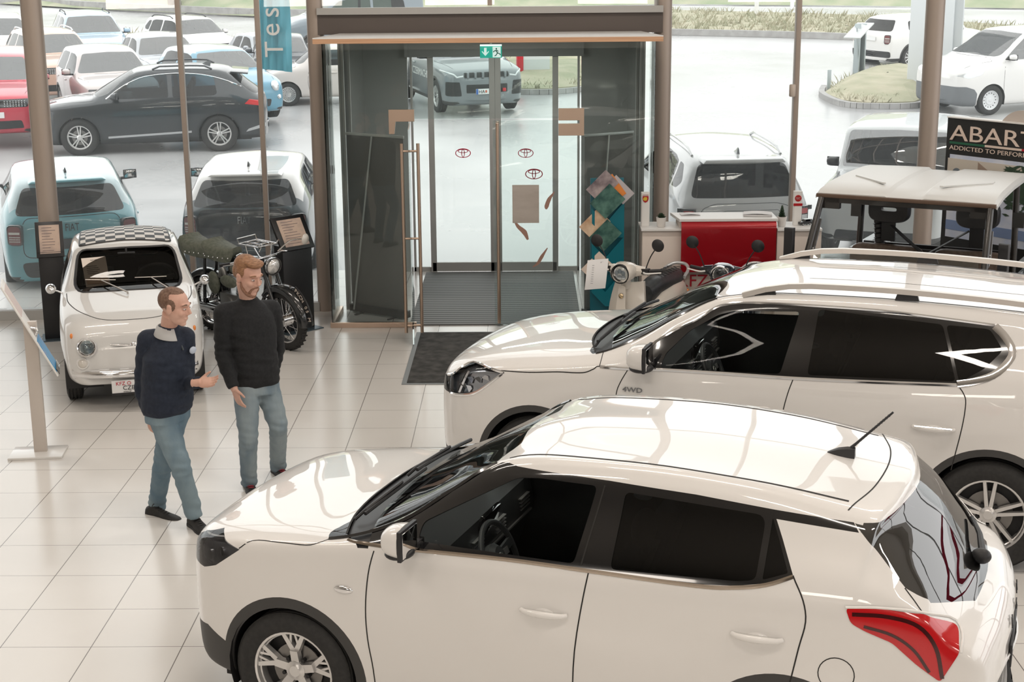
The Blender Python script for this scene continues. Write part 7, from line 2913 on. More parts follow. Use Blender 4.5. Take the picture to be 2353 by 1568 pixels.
    m.build('engine', mat('cast_aluminium', (0.28, 0.28, 0.27), 0.4, metal=0.8), root, bevel=0.008)
    m = MB()
    m.ell((0.28, -0.12, 0.62), (0.10, 0.04, 0.13))
    m.ell((0.60, -0.15, 0.68), (0.15, 0.03, 0.07))
    m.build('tool_box', OLIVE, root, smooth=60)
    m = MB()
    m.tube([(0.76, -0.08, 0.62), (0.86, -0.10, 0.50), (0.70, -0.14, 0.34), (0.30, -0.16, 0.33), (-0.35, -0.17, 0.35)], [0.022, 0.024, 0.026, 0.042, 0.045, 0.045, 0.03], n=12, sub=5)
    m.build('exhaust', CHROME, root, smooth=60)
    m = MB()
    m.lathe([(0.0, -0.13), (0.05, -0.115), (0.085, -0.05), (0.095, 0.0), (0.095, 0.01)], (1.22, 0, 0.90), (0.94, 0, -0.15), 28)
    h = m.build('headlamp', BLK, root, smooth=60)
    m = MB()
    m.lathe([(0.0, 0.045), (0.05, 0.036), (0.085, 0.012), (0.088, 0.0)], (1.22, 0, 0.90), (0.94, 0, -0.15), 28)
    m.build('headlamp_glass', mat('lamp_glass_white', (0.75, 0.74, 0.72), 0.1, metal=0.4, coat=1.0), h, smooth=60)
    m = MB()
    m.lathe([(0.088, 0.016), (0.100, 0.016), (0.102, -0.012), (0.094, -0.02)], (1.22, 0, 0.90), (0.94, 0, -0.15), 28, caps=False)
    m.build('headlamp_ring', CHROME, h, smooth=60)
    m = MB()
    m.tube([(0.93, -0.36, 0.96), (1.02, -0.28, 0.98), (1.12, -0.12, 0.99), (1.12, 0.12, 0.99), (1.02, 0.28, 0.98), (0.93, 0.36, 0.96)], 0.013, n=8, sub=4)
    hb = m.build('handlebar', CHROME, root, smooth=60)
    for sg in (-1, 1):
        m = MB()
        m.cyl((0.84, sg*0.40, 0.945), (0.95, sg*0.345, 0.965), 0.018, n=12)
        m.build('grip', BLACK, hb)
        m = MB()
        m.tube([(1.02, sg*0.27, 0.99), (1.06, sg*0.32, 0.98), (0.92, sg*0.42, 0.955)], 0.006, n=6, sub=3)
        m.build('lever', CHROME, hb)
    m = MB()
    m.tube([(1.06, -0.2, 1.0), (1.12, -0.30, 1.09), (1.18, -0.42, 1.10)], 0.007, n=8, sub=3)
    m.tube([(1.06, 0.2, 1.0), (1.12, 0.34, 1.10), (1.22, 0.46, 1.10)], 0.007, n=8, sub=3)
    mm = m.build('mirror_arm', CHROME, hb)
    for sg, p in ((1, (1.22, 0.46, 1.10)),):
        m = MB()
        m.lathe([(0.0, -0.02), (0.045, -0.016), (0.060, 0.0), (0.058, 0.005), (0, 0.005)], p, (-0.8, -0.2, 0.1), 24)
        m.build('mirror_head', mat('cream_enamel', (0.70, 0.66, 0.60), 0.3, coat=1), hb, smooth=50)
    # chrome luggage rack above the tank
    m = MB()
    for y in (-0.12, 0.12):
        m.tube([(0.72, y, 1.05), (1.06, y, 1.05), (1.10, y, 1.09)], 0.008, n=8)
        m.tube([(0.80, y*0.6, 0.93), (0.84, y, 1.05)], 0.007, n=6)
        m.tube([(1.00, y*0.6, 0.93), (0.98, y, 1.05)], 0.007, n=6)
    for x in (0.72, 0.84, 0.95, 1.06):
        m.tube([(x, -0.12, 1.05), (x, 0.12, 1.05)], 0.006, n=6)
    m.tube([(0.72, -0.12, 1.05), (0.70, -0.12, 1.10), (0.70, 0.12, 1.10), (0.72, 0.12, 1.05)], 0.007, n=6)
    m.tube([(0.78, 0.05, 1.06), (1.02, 0.05, 1.06)], 0.006, n=6)
    m.tube([(0.78, -0.05, 1.06), (1.02, -0.05, 1.06)], 0.006, n=6)
    rk = m.build('luggage_rack', CHROME, root, smooth=50)
    rk.location = (0.10, 0, 0.07)
    m = MB()
    m.tube([(0.5, -0.05, 0.22), (0.42, -0.26, 0.02)], 0.012, n=8)
    m.box((0.42, -0.27, 0.010), (0.07, 0.05, 0.02))
    m.build('side_stand', BLK, root)


motorcycle()


def scooter(name, loc, deg, paint, label, seatm, steer, full=True):
    # local x to the front, y to the left, origin under the rear wheel
    M = Matrix.Translation(Vector(loc))@Matrix.Rotation(math.radians(deg), 4, 'Z')
    root = thing(name, label, 'scooter', M=M)
    put = lambda mb, n, m_, par=root, sm=60: mb.build(n, m_, par, smooth=sm)
    spoke_wheel(root, (0, 0, 0.25), 0.25, 0.11, 0.16, 0, ALLOY)
    spoke_wheel(root, (1.30, 0, 0.25), 0.25, 0.11, 0.16, 0, ALLOY)
    fender(root, (1.30, 0, 0.25), 0.28, 0.17, 0.2, 2.6, paint, 'front_fender')
    m = MB()
    sec = lambda x, w, h, z, n=20, e=0.8: [(x, w*math.copysign(abs(math.cos(a))**e, math.cos(a)), z+h*math.copysign(abs(math.sin(a))**e, math.sin(a))) for a in np.linspace(0, 2*PI, n+1)[:-1]]
    m.loft([sec(x, w, h, z) for x, w, h, z in ((-0.36, 0.04, 0.06, 0.62), (-0.32, 0.12, 0.13, 0.60), (-0.18, 0.19, 0.19, 0.55), (0.05, 0.215, 0.23, 0.50), (0.30, 0.20, 0.21, 0.48), (0.48, 0.15, 0.16, 0.46), (0.52, 0.10, 0.12, 0.45))])
    bd = put(m, 'rear_body', paint)
    m = MB()
    m.box((0.68, 0, 0.30), (0.50, 0.36, 0.07))
    put(m, 'footboard', BLACK, sm=30)
    # front shield: curved panel leaning back
    G0, G1 = [], []
    for i in range(9):
        t = i/8
        z = 0.30+0.60*t
        xx = 1.02+0.10*t-0.16*t*t+0.03
        w = 0.20*(1-0.30*abs(t-0.45)**1.5*2)
        row = []
        for j in range(9):
            s_ = -1+2*j/8
            row.append(V3(xx-0.10*abs(s_)**2.2, w*s_, z))
        G0.append(row)
        G1.append([p+V3(-0.035, 0, 0) for p in row])
    m = MB()
    m.grid(G0)
    m.grid(G1, flip=True)
    for R0, R1 in ((G0[0], G1[0]), (G0[-1], G1[-1])):
        m.grid([R0, R1])
    m.grid([[r[0] for r in G0], [r[0] for r in G1]])
    m.grid([[r[-1] for r in G0], [r[-1] for r in G1]])
    m.loft([sec(1.10+0.02*k-0.02*t*t, 0.075*(1-0.5*t), 0.02, 0.36+0.5*t) for k, t in ((0, 0.0), (1, 0.3), (1, 0.6), (0, 1.0))])
    sh = put(m, 'front_shield', paint)
    m = MB()
    m.lathe([(0.0, 0.012), (0.018, 0.010), (0.026, 0.0)], (1.105, 0, 0.78), (1, 0, 0.1), 20)
    put(m, 'shield_emblem', mat('brass_badge', (0.7, 0.55, 0.35), 0.25, metal=1), sh)
    m = MB()
    m.box((1.03, -0.13, 0.48), (0.05, 0.02, 0.15), R=Matrix.Rotation(0.3, 3, 'X'))
    m.box((1.03, 0.13, 0.48), (0.05, 0.02, 0.15), R=Matrix.Rotation(-0.3, 3, 'X'))
    m.box((1.13, 0.0, 0.40), (0.03, 0.09, 0.03))
    put(m, 'shield_vent', BLACK, sh, 0)
    # steering head
    hd = bpy.data.objects.new('steering_head', None)
    m = MB()
    m.loft([sec(x, w, h, z) for x, w, h, z in ((0.90, 0.05, 0.04, 1.02), (0.93, 0.10, 0.075, 1.02), (1.02, 0.125, 0.095, 1.02), (1.11, 0.115, 0.09, 1.01), (1.135, 0.10, 0.08, 1.005))])
    for sg in (-1, 1):
        m.loft([[(0.98+0.035*math.cos(a)*k-0.03*t, sg*(0.08+0.13*t), 1.02+0.05*math.sin(a)*k) for a in np.linspace(0, 2*PI, 13)[:-1]] for t, k in ((0, 1.3), (0.5, 1.0), (1.0, 0.8))])
    m.cyl((0.98, 0, 0.84), (1.0, 0, 1.0), 0.05, n=16)
    hd = put(m, 'steering_head', paint)
    m = MB()
    m.lathe([(0.0, 0.018), (0.05, 0.014), (0.085, 0.0), (0.09, -0.02)], (1.135, 0, 1.005), (1, 0, -0.05), 24)
    lg = put(m, 'headlight_glass', glass('scooter_lens', (0.8, 0.84, 0.86), 1.5), hd)
    m = MB()
    m.lathe([(0.0, -0.015), (0.088, -0.010)], (1.135, 0, 1.005), (1, 0, -0.05), 24, mi=0)
    for y, z in ((-0.035, 0.015), (0.035, 0.015), (0.0, -0.03), (0.0, 0.03), (-0.04, -0.025), (0.04, -0.025)):
        m.lathe([(0.0, -0.008), (0.018, -0.002), (0.024, 0.008)], (1.13, y, 1.005+z), (1, 0, 0), 12, mi=1)
    put(m, 'lamp_inside', [SOFTBLACK, CHROME], lg)
    m = MB()
    m.lathe([(0.086, 0.004), (0.097, 0.006), (0.10, -0.02)], (1.135, 0, 1.005), (1, 0, -0.05), 24, caps=False)
    put(m, 'lamp_ring', CHROME if not full else SOFTBLACK, lg)
    for sg in (-1, 1):
        m = MB()
        m.cyl((0.955, sg*0.20, 1.02), (0.90, sg*0.36, 1.03), 0.018, n=12)
        m.box((0.96, sg*0.20, 1.02), (0.06, 0.07, 0.055))
        put(m, 'grip', BLACK, hd, 40)
        m = MB()
        m.tube([(0.99, sg*0.19, 1.01), (1.02, sg*0.24, 1.01), (0.97, sg*0.37, 1.02)], [0.010, 0.008, 0.007], n=8, sub=3)
        put(m, 'brake_lever', WHITEPLASTIC, hd)
        rmirror(hd, (0.965, sg*0.20, 1.04), (0.97, sg*0.33, 1.29), (-0.95, 0, 0.1), 0.065)
    # seat
    G = []
    for i in range(13):
        t = i/12
        x = -0.30+0.82*t
        w = 0.13*(1-0.35*t**2)*(0.75+0.25*min(1, t*6))
        z = 0.80-0.02*t-0.05*max(0, t-0.75)*4-0.03*(1-t)**3
        G.append([(x, w*q, z+dz) for q, dz in ((-0.9, -0.13), (-1.05, -0.06), (-0.95, 0.0), (-0.6, 0.035), (0, 0.045), (0.6, 0.035), (0.95, 0.0), (1.05, -0.06), (0.9, -0.13))])
    m = MB()
    m.loft(G)
    st = put(m, 'seat', seatm)
    m = MB()
    for k in range(7):
        for sg in (-1, 1):
            x0 = -0.22+0.07*k
            pts = [(x0+0.10*q*sg*0.5, -0.09+0.18*(q+1)/2, 0.80-0.02*(x0+0.3)/0.82+0.047-0.016*abs(q)**2) for q in (-1, -0.5, 0, 0.5, 1)]
            m.tube(pts, 0.003, n=4)
    put(m, 'seat_stitching', SOFTBLACK, st)
    m = MB()
    m.tube([(-0.20, -0.14, 0.74), (-0.34, -0.13, 0.80), (-0.42, -0.06, 0.84), (-0.42, 0.06, 0.84), (-0.34, 0.13, 0.80), (-0.20, 0.14, 0.74)], 0.018, n=10, sub=4)
    put(m, 'grab_rail', mat('rail_silver', (0.65, 0.68, 0.70), 0.3, metal=0.6), root)
    for sg in (-1, 1):
        m = MB()
        m.ell((-0.33, sg*0.12, 0.56), (0.03, 0.035, 0.035))
        put(m, 'indicator_lamp', AMBER, root)
    m = MB()
    m.box((0.05, 0, 0.25), (0.35, 0.2, 0.16))
    m.tube([(0.25, -0.13, 0.22), (-0.05, -0.17, 0.25), (-0.32, -0.18, 0.32)], [0.03, 0.05, 0.045], n=12)
    m.tube([(0.45, 0.08, 0.26), (0.42, 0.16, 0.02)], 0.012, n=8)
    m.tube([(0.45, -0.08, 0.26), (0.42, -0.16, 0.02)], 0.012, n=8)
    put(m, 'engine_and_stand', SOFTBLACK, root, 40)
    return root


QUILT = noise_mat('quilted_black_leather', (0.035, 0.04, 0.045), (0.055, 0.06, 0.065), 20, 0.35)
CREAM = mat('cream_scooter_paint', (0.75, 0.70, 0.63), 0.3, coat=1.0)
hw = at_y(1425, 612, 14.6)
dg = -118.0
fx = Vector((math.cos(math.radians(dg)), math.sin(math.radians(dg)), 0))
base = Vector((hw.x, hw.y, 0))-fx*1.13
ws_ = scooter('scooter', (base.x, base.y, 0), dg, CREAM, 'cream white scooter with quilted black seat in front of the counter', QUILT, 0)
hd = at_y(1655, 604, 14.5)
dg = -112.0
fx = Vector((math.cos(math.radians(dg)), math.sin(math.radians(dg)), 0))
base = Vector((hd.x, hd.y, 0))-fx*1.13
scooter('scooter', (base.x, base.y, 0), dg, mat('midnight_blue_paint', (0.008, 0.012, 0.022), 0.2, coat=1.0), 'black scooter with chrome headlight before the red counter panel', QUILT, 0, False)
# price sheet hanging on the white scooter
c0 = at_y(1368, 603, 14.42)
m = MB()
G = []
for i in range(9):
    t = i/8
    G.append([(c0.x-0.075+0.20*j/4-0.03*t, c0.y-0.03*math.sin(t*2.5)-0.01*j, c0.z+0.02-0.29*t+0.006*j) for j in range(5)])
m.grid(G)
m.grid([[V3(p)+V3(0, 0.002, 0) for p in r] for r in G], flip=True)
o = m.build('price_sheet', mat('paper_white', (0.82, 0.82, 0.83), 0.7), smooth=60)
tag(o, 'white price sheet hanging over the headlight of the cream scooter', 'paper')
m = MB()
for k in range(9):
    t = 0.18+0.075*k
    i = int(t*8)
    p = V3(G[i][1])*(1-(t*8-i))+V3(G[min(8, i+1)][1])*(t*8-i)
    m.box(p+V3(0.05*(0.6 if k % 3 else 1), -0.004, 0), (0.10*(0.6 if k % 3 else 1), 0.001, 0.004))
m.text('KFZ', V3(G[0][3])+V3(0.0, -0.006, -0.035), (1, -0.05, 0), (0, 0, 1), height=0.02, t=0.001)
m.build('sheet_print', mat('grey_ink', (0.3, 0.3, 0.32), 0.6), o, smooth=0)


# ------------------------------------------------------------------ utility vehicle
def utility():
    a, b = at_z(1887, 437, 1.95), at_z(2285, 472, 1.95)
    c = (a+b)/2
    deg = math.degrees(math.atan2(b.y-a.y, b.x-a.x))+8
    # local x to the right (viewer), y to the rear
    M = Matrix.Translation(Vector((c.x, c.y, 0)))@Matrix.Rotation(math.radians(deg), 4, 'Z')
    root = thing('utility_buggy', 'open utility buggy with pale plastic roof and black roll frame, behind the large white SUV', 'buggy', M=M)
    TUBE = mat('black_tube', (0.02, 0.018, 0.016), 0.35, coat=0.5)
    w = (b-a).length/2
    ROOF = mat('pale_roof_plastic', (0.66, 0.67, 0.66), 0.38)
    # roof: ribbed slab curving down at the front
    G = []
    ys = [-0.02, 0.03, 0.30, 0.8, 1.3, 1.55, 1.60]
    zz = [1.945, 1.975, 2.01, 2.03, 2.03, 2.015, 1.99]
    xs = [-1, -0.97, -0.55, -0.22, -0.18, 0.18, 0.22, 0.55, 0.97, 1]
    hx = [-0.035, 0, 0.008, 0.010, -0.012, -0.012, 0.010, 0.008, 0, -0.035]
    for y, z in zip(ys, zz):
        G.append([(x*w*(1-0.04*y/1.6), y, z+h*(1 if 0 < y < 1.58 else 0.6)) for x, h in zip(xs, hx)])
    m = MB()
    m.grid(G)
    m.grid([[V3(p)+V3(0, 0, -0.03) for p in r] for r in G], flip=True)
    for e in (0, -1):
        m.grid([[V3(p) for p in G[e]], [V3(p)+V3(0, 0, -0.03) for p in G[e]]])
        m.grid([[V3(r[e]) for r in G], [V3(r[e])+V3(0, 0, -0.03) for r in G]])
    for sx in (-1, 1):
        m.prism([(sx*0.30*w, 0.25), (sx*0.34*w, 0.25), (sx*0.78*w, 0.62), (sx*0.78*w, 0.72)], (0, 0, 2.022), (1, 0, 0), (0, 1, 0), 0.014)
    rf = m.build('roof', ROOF, root, smooth=30)
    m = MB()
    m.bar((-w*0.99, -0.02, 1.925), (w*0.99, -0.02, 1.925), 0.04, 0.035)
    m.build('roof_edge', mat('brown_edge', (0.12, 0.075, 0.05), 0.4), rf, bevel=0.006)
    m = MB()
    for sx in (-1, 1):
        m.tube([(sx*w*0.93, -0.02, 1.90), (sx*w*0.97, -0.26, 1.45), (sx*w*1.0, -0.42, 1.05)], 0.030, n=10)
        m.tube([(sx*w*0.90, 1.25, 1.95), (sx*w*0.92, 1.25, 1.3), (sx*w*0.92, 1.25, 0.75)], 0.03, n=10)
        m.tube([(sx*w*0.92, -0.02, 1.91), (sx*w*0.90, 0.6, 1.94), (sx*w*0.90, 1.25, 1.95)], 0.028, n=10)
        m.tube([(sx*w*0.97, -0.30, 1.40), (sx*w*0.97, -0.10, 1.45), (sx*w*0.95, 0.02, 1.70)], 0.016, n=8, sub=3)
        m.box((sx*w*0.82, -0.0, 1.86), (0.16, 0.06, 0.10))
        m.box((sx*w*0.96, 1.22, 1.62), (0.10, 0.06, 0.14))
    m.bar((-w*0.93, -0.01, 1.89), (w*0.93, -0.01, 1.89), 0.04, 0.05)
    m.tube([(-w*0.90, 1.25, 1.95), (w*0.90, 1.25, 1.95)], 0.028, n=10)
    m.tube([(-w*0.92, 1.25, 1.25), (w*0.92, 1.25, 1.25)], 0.02, n=8)
    m.build('roll_frame', TUBE, root, smooth=40)
    m = MB()
    m.prism([(-w*0.93, 0), (w*0.93, 0), (w*0.90, 0.52), (-w*0.90, 0.52)], (0, -0.45, 1.0), (1, 0, 0), nrm(V3(0, 0.42, 0.9)), 0.008)
    ws = m.build('half_windscreen', INPANE, root, smooth=0)
    m = MB()
    for sx in (-1, 1):
        for k in (0.10, 0.38):
            p = V3(sx*w*0.88, -0.45, 1.0)+nrm(V3(0, 0.42, 0.9))*k
            m.lathe([(0.0, 0.014), (0.022, 0.010), (0.026, 0.0)], p+V3(0, -0.012, 0.005), (0, -1, 0.4), 16)
    m.build('screen_knob', mat('pale_knob', (0.62, 0.48, 0.40), 0.3), ws, smooth=40)
    m = MB()
    for x0, x1 in ((-w*0.92, -0.03), (0.05, w*0.92)):
        m.prism(rounded([(x0, 0.45), (x1, 0.45), (x1, 1.34), (x0, 1.34)], 0.12), (0, 0.92, 0), (1, 0, 0), (0, 0, 1), -0.09)
    m.box((0, 0.62, 0.60), (w*1.85, 0.52, 0.16))
    m.build('bench_seat', noise_mat('brown_vinyl', (0.085, 0.058, 0.042), (0.13, 0.09, 0.068), 30, 0.5), root, bevel=0.02)
    for sx in (-1, 1):
        m = MB()
        h = [(0.20*math.copysign(abs(math.cos(q))**0.6, math.cos(q)), 0.13*math.copysign(abs(math.sin(q))**0.6, math.sin(q))) for q in np.linspace(0, 2*PI, 33)[:-1]]
        i_ = [(0.075*math.copysign(abs(math.cos(q))**0.5, math.cos(q)), 0.018*math.copysign(abs(math.sin(q))**0.5, math.sin(q))) for q in np.linspace(0, 2*PI, 33)[:-1]]
        cx = sx*w*0.52
        m.grid([[(cx+x*k, 1.05+dy, 1.66+z*k) for x, z in pp] for pp, k, dy in ((h, 0.93, 0.0), (h, 1.0, 0.03), (h, 1.0, 0.09), (h, 0.93, 0.12), (i_, 1, 0.10), (i_, 1, 0.02))], cu=True, cv=True)
        m.bar((cx, 1.1, 1.35), (cx, 1.1, 1.56), 0.13, 0.03, up=(0, 1, 0))
        hr = m.build('headrest', BLACK, root, smooth=50)
        m = MB()
        for k in range(2):
            pass
        m.bar((cx-sx*0.05, 1.0, 1.52), (cx-sx*0.42, 0.86, 1.28), 0.05, 0.008)
        m.build('seat_belt', SOFTBLACK, hr)
    m = MB()
    m.tube([(-w*0.72, 1.2, 1.86), (-w*0.66, 1.16, 1.5), (-w*0.6, 1.1, 1.2)], 0.045, n=10, sub=4)
    for k in range(12):
        m.lathe([(0.045, -0.008), (0.058, 0), (0.045, 0.008)], (-w*0.72+0.007*k*w*1.2, 1.2-0.006*k, 1.82-0.045*k), (0.15, -0.05, -1), 12)
    m.build('air_hose', BLACK, root, smooth=40)
    m = MB()
    m.box((0, -0.28, 0.95), (w*1.9, 0.30, 0.22))
    m.loft([[(x, -1.05, 0.62), (x, -0.98, 0.84), (x, -0.42, 1.02), (x, -0.15, 1.02), (x, -0.15, 0.45), (x, -1.0, 0.42)] for x in (-w*0.92, w*0.92)])
    m.build('bonnet', mat('buggy_green_grey', (0.10, 0.11, 0.10), 0.5), root, bevel=0.02)
    o = steering_wheel(root, (w*0.52, 0.02, 1.12), 0.19, 0.9, False)
    o.rotation_euler = (0, 0, math.radians(90))
    o.location = (w*0.52+0.02, 0.02-w*0.52, 0)
    # cargo bed with slotted side rails
    GREYB = mat('bed_grey', (0.42, 0.46, 0.48), 0.4, metal=0.4)
    m = MB()
    m.box((0, 1.95, 0.80), (w*1.9, 1.2, 0.08))
    for sx in (-1, 1):
        m.box((sx*w*0.98, 1.95, 0.97), (0.03, 1.2, 0.26))
        m.box((sx*w*1.02, 1.95, 1.20), (0.10, 1.2, 0.02))
        for k in range(7):
            m.bar((sx*w*1.02, 1.40+0.17*k, 0.90), (sx*w*1.02, 1.48+0.17*k, 1.20), 0.025, 0.03)
    m.build('cargo_bed', GREYB, root, bevel=0.004)
    m = MB()
    m.box((0, 1.36, 1.12), (w*1.8, 0.04, 0.34))
    for k in range(14):
        m.cyl((-w*0.75+w*1.5*k/13, 1.33, 1.18), (-w*0.75+w*1.5*k/13, 1.345, 1.18), 0.02, n=8)
    m.build('rear_panel', BLACK, root, smooth=0)
    for sx in (-1, 1):
        m = MB()
        m.tube([(sx*w*0.97, -0.32, 1.30), (sx*w*1.10, -0.34, 1.28), (sx*w*1.18, -0.32, 1.34)], 0.018, n=8)
        m.loft([[(sx*w*1.17+xx, -0.30+yy, 1.50+z_) for xx, yy in ((-0.05, 0), (-0.04, -0.05), (0.04, -0.05), (0.05, 0))] for z_ in (-0.16, 0.0, 0.12, 0.16)])
        m.build('side_mirror', BLACK, root, bevel=0.012)
    for ax in (-0.62, 1.75):
        for sx in (-1, 1):
            p, q = wheel_meshes(0.34, 0.18, 0.26, 'ten')
            ow = bpy.data.objects.new('wheel', p)
            COL.objects.link(ow)
            ow.parent = root
            ow.location = (sx*w*0.86, ax, 0.34)
            ow.rotation_euler = (0, 0, -sx*PI/2)
            oq = bpy.data.objects.new('rim', q)
            COL.objects.link(oq)
            oq.parent = ow
    m = MB()
    m.box((0, 0.6, 0.42), (w*1.5, 2.9, 0.16))
    for sx in (-1, 1):
        m.box((sx*w*0.85, -0.6, 0.78), (0.3, 0.8, 0.06))
        m.box((sx*w*0.95, 0.5, 0.42), (0.12, 1.2, 0.12))
    m.build('chassis', SOFTBLACK, root, bevel=0.01)


utility()
# ------------------------------------------------------------------ people
SKIN = noise_mat('skin', (0.60, 0.34, 0.26), (0.68, 0.42, 0.33), 9, 0.5)


def remeshed(mb, name, m_, parent, voxel, smooth_it=3, wrinkle=None):
    me = bpy.data.meshes.new(name)
    me.from_pydata(mb.v, [], mb.f)
    o = bpy.data.objects.new(name, me)
    COL.objects.link(o)
    r = o.modifiers.new('r', 'REMESH')
    r.mode = 'VOXEL'
    r.voxel_size = voxel
    sm = o.modifiers.new('s', 'SMOOTH')
    sm.iterations = smooth_it
    sm.factor = 0.5
    dg = bpy.context.evaluated_depsgraph_get()
    new = bpy.data.meshes.new_from_object(o.evaluated_get(dg))
    bpy.data.objects.remove(o)
    bpy.data.meshes.remove(me)
    new.name = name
    if wrinkle:
        n = len(new.vertices)
        co = np.zeros(n*3)
        new.vertices.foreach_get('co', co)
        no = np.zeros(n*3)
        new.vertices.foreach_get('normal', no)
        co = co.reshape(-1, 3)
        co += no.reshape(-1, 3)*wrinkle(co)[:, None]
        new.vertices.foreach_set('co', co.ravel())
    new.materials.clear()
    new.materials.append(m_)
    new.shade_smooth()
    o = bpy.data.objects.new(name, new)
    COL.objects.link(o)
    o.parent = parent
    return o


def fold(co):
    """irregular cloth folds"""
    return np.array([mnoise.noise((x*9, y*9, z*24+3*x)) for x, y, z in co])


def head_shape(mb, c, R, s=1.0):
    q = lambda x, y, z: V3(c)+R@(V3(x, y, z)*s)
    e = lambda p, r: mb.ell(q(*p), tuple(np.array(r)*s), R=R, nu=24, nv=16)
    e((-0.012, 0, 0.032), (0.098, 0.078, 0.092))
    e((0.020, 0, -0.02), (0.078, 0.068, 0.085))
    e((0.038, 0, -0.070), (0.055, 0.050, 0.045))
    e((0.070, 0, -0.098), (0.024, 0.026, 0.020))
    e((0.072, 0, 0.036), (0.026, 0.056, 0.014))
    for sg in (-1, 1):
        e((0.062, sg*0.036, -0.022), (0.030, 0.026, 0.026))
        e((-0.004, sg*0.078, -0.008), (0.020, 0.011, 0.033))
        e((-0.006, sg*0.082, 0.012), (0.018, 0.010, 0.016))
    mb.tube([q(0.088, 0, 0.026), q(0.101, 0, 0.0), q(0.112, 0, -0.022)], [0.010*s, 0.012*s, 0.015*s], n=10)
    for sg in (-1, 1):
        e((0.098, sg*0.012, -0.026), (0.012, 0.009, 0.009))
    e((0.086, 0, -0.056), (0.016, 0.026, 0.007))
    e((0.084, 0, -0.067), (0.015, 0.022, 0.008))


def head_extras(parent, c, R, hair_m, hair, s=1.0, beard=None):
    q = lambda x, y, z: V3(c)+R@(V3(x, y, z)*s)
    for sg in (-1, 1):
        m = MB()
        m.ell(q(0.082, sg*0.033, 0.012), (0.010*s, 0.014*s, 0.006*s), R=R, nu=14, nv=8, mi=0)
        m.ell(q(0.089, sg*0.033, 0.011), (0.005*s, 0.006*s, 0.005*s), R=R, nu=10, nv=6, mi=1)
        m.build('eye', [mat('eye_white', (0.62, 0.52, 0.48), 0.3), mat('iris_dark', (0.05, 0.04, 0.04), 0.2)], parent, smooth=60)
        m = MB()
        m.tube([q(0.088, sg*0.014, 0.036), q(0.090, sg*0.032, 0.043), q(0.074, sg*0.056, 0.036)], [0.004*s, 0.006*s, 0.003*s], n=6, sub=3)
        m.build('eyebrow', hair_m, parent, smooth=60)
    m = MB()
    for x, y, z, a, b, d in hair:
        m.ell(q(x, y, z), (a*s, b*s, d*s), R=R, nu=22, nv=14)
    remeshed(m, 'hair', hair_m, parent, 0.006, 2, lambda co: 0.0016*np.sin(co[:, 0]*420+co[:, 2]*260)*np.sin(co[:, 1]*390))
    if beard:
        m = MB()
        for sg in (-1, 1):
            m.tube([q(0.012, sg*0.068, -0.030), q(0.026, sg*0.057, -0.072), q(0.060, sg*0.032, -0.104), q(0.082, 0, -0.112)], [0.008*s, 0.013*s, 0.016*s, 0.017*s], n=8, sub=4)
            m.tube([q(0.098, 0.0, -0.046), q(0.088, sg*0.026, -0.054), q(0.074, sg*0.034, -0.085)], [0.006*s, 0.007*s, 0.011*s], n=8, sub=3)
        remeshed(m, 'beard', beard, parent, 0.006, 2)


def hand_shape(mb, w, d, palm, thumb, curl=0.4, s=1.0, spread=0.06):
    """wrist w, finger direction d, palm normal, thumb side direction"""
    w, d = V3(w), nrm(d)
    pn = nrm(np.array(palm)-d*(np.array(palm)@d))
    t = np.cross(pn, d)
    t = t*(1 if t@np.array(thumb) > 0 else -1)
    R = np.stack([d, t, pn], 1)
    mb.ell(w+d*0.045*s, (0.055*s, 0.042*s, 0.018*s), R=R)
    mb.ell(w+d*0.075*s, (0.030*s, 0.043*s, 0.015*s), R=R)
    mb.tube([w-d*0.05*s, w+d*0.02*s], [0.030*s, 0.028*s], n=10)
    for k, (ln, off) in enumerate(((0.072, 0.031), (0.082, 0.011), (0.076, -0.010), (0.060, -0.030))):
        b = w+(d*0.090+t*off)*s
        dd = nrm(d+t*(off*2.2*spread/0.06*0.5))
        pts, an, p = [b], 0.0, b
        for j, f in enumerate((0.42, 0.32, 0.26)):
            an += curl*(0.6 if j == 0 else 0.9)*(1+0.12*k)
            p = p+(dd*math.cos(an)+pn*math.sin(an))*ln*f*s
            pts.append(p)
        mb.tube([b-d*0.03*s]+pts, [0.009*s, 0.0095*s, 0.0085*s, 0.008*s, 0.0065*s], n=8)
        mb.ell(pts[-1], 0.0066*s, nu=8, nv=6)
    b = w+(d*0.028+t*0.034)*s
    p1 = b+nrm(d*0.75+t*0.7+pn*0.25)*0.040*s
    p2 = p1+nrm(d*0.95+t*0.30+pn*0.35)*0.032*s
    mb.tube([w+(d*0.012+t*0.015)*s, b, p1, p2], [0.017*s, 0.015*s, 0.010*s, 0.008*s], n=8)
    mb.ell(p2, 0.008*s, nu=8, nv=6)


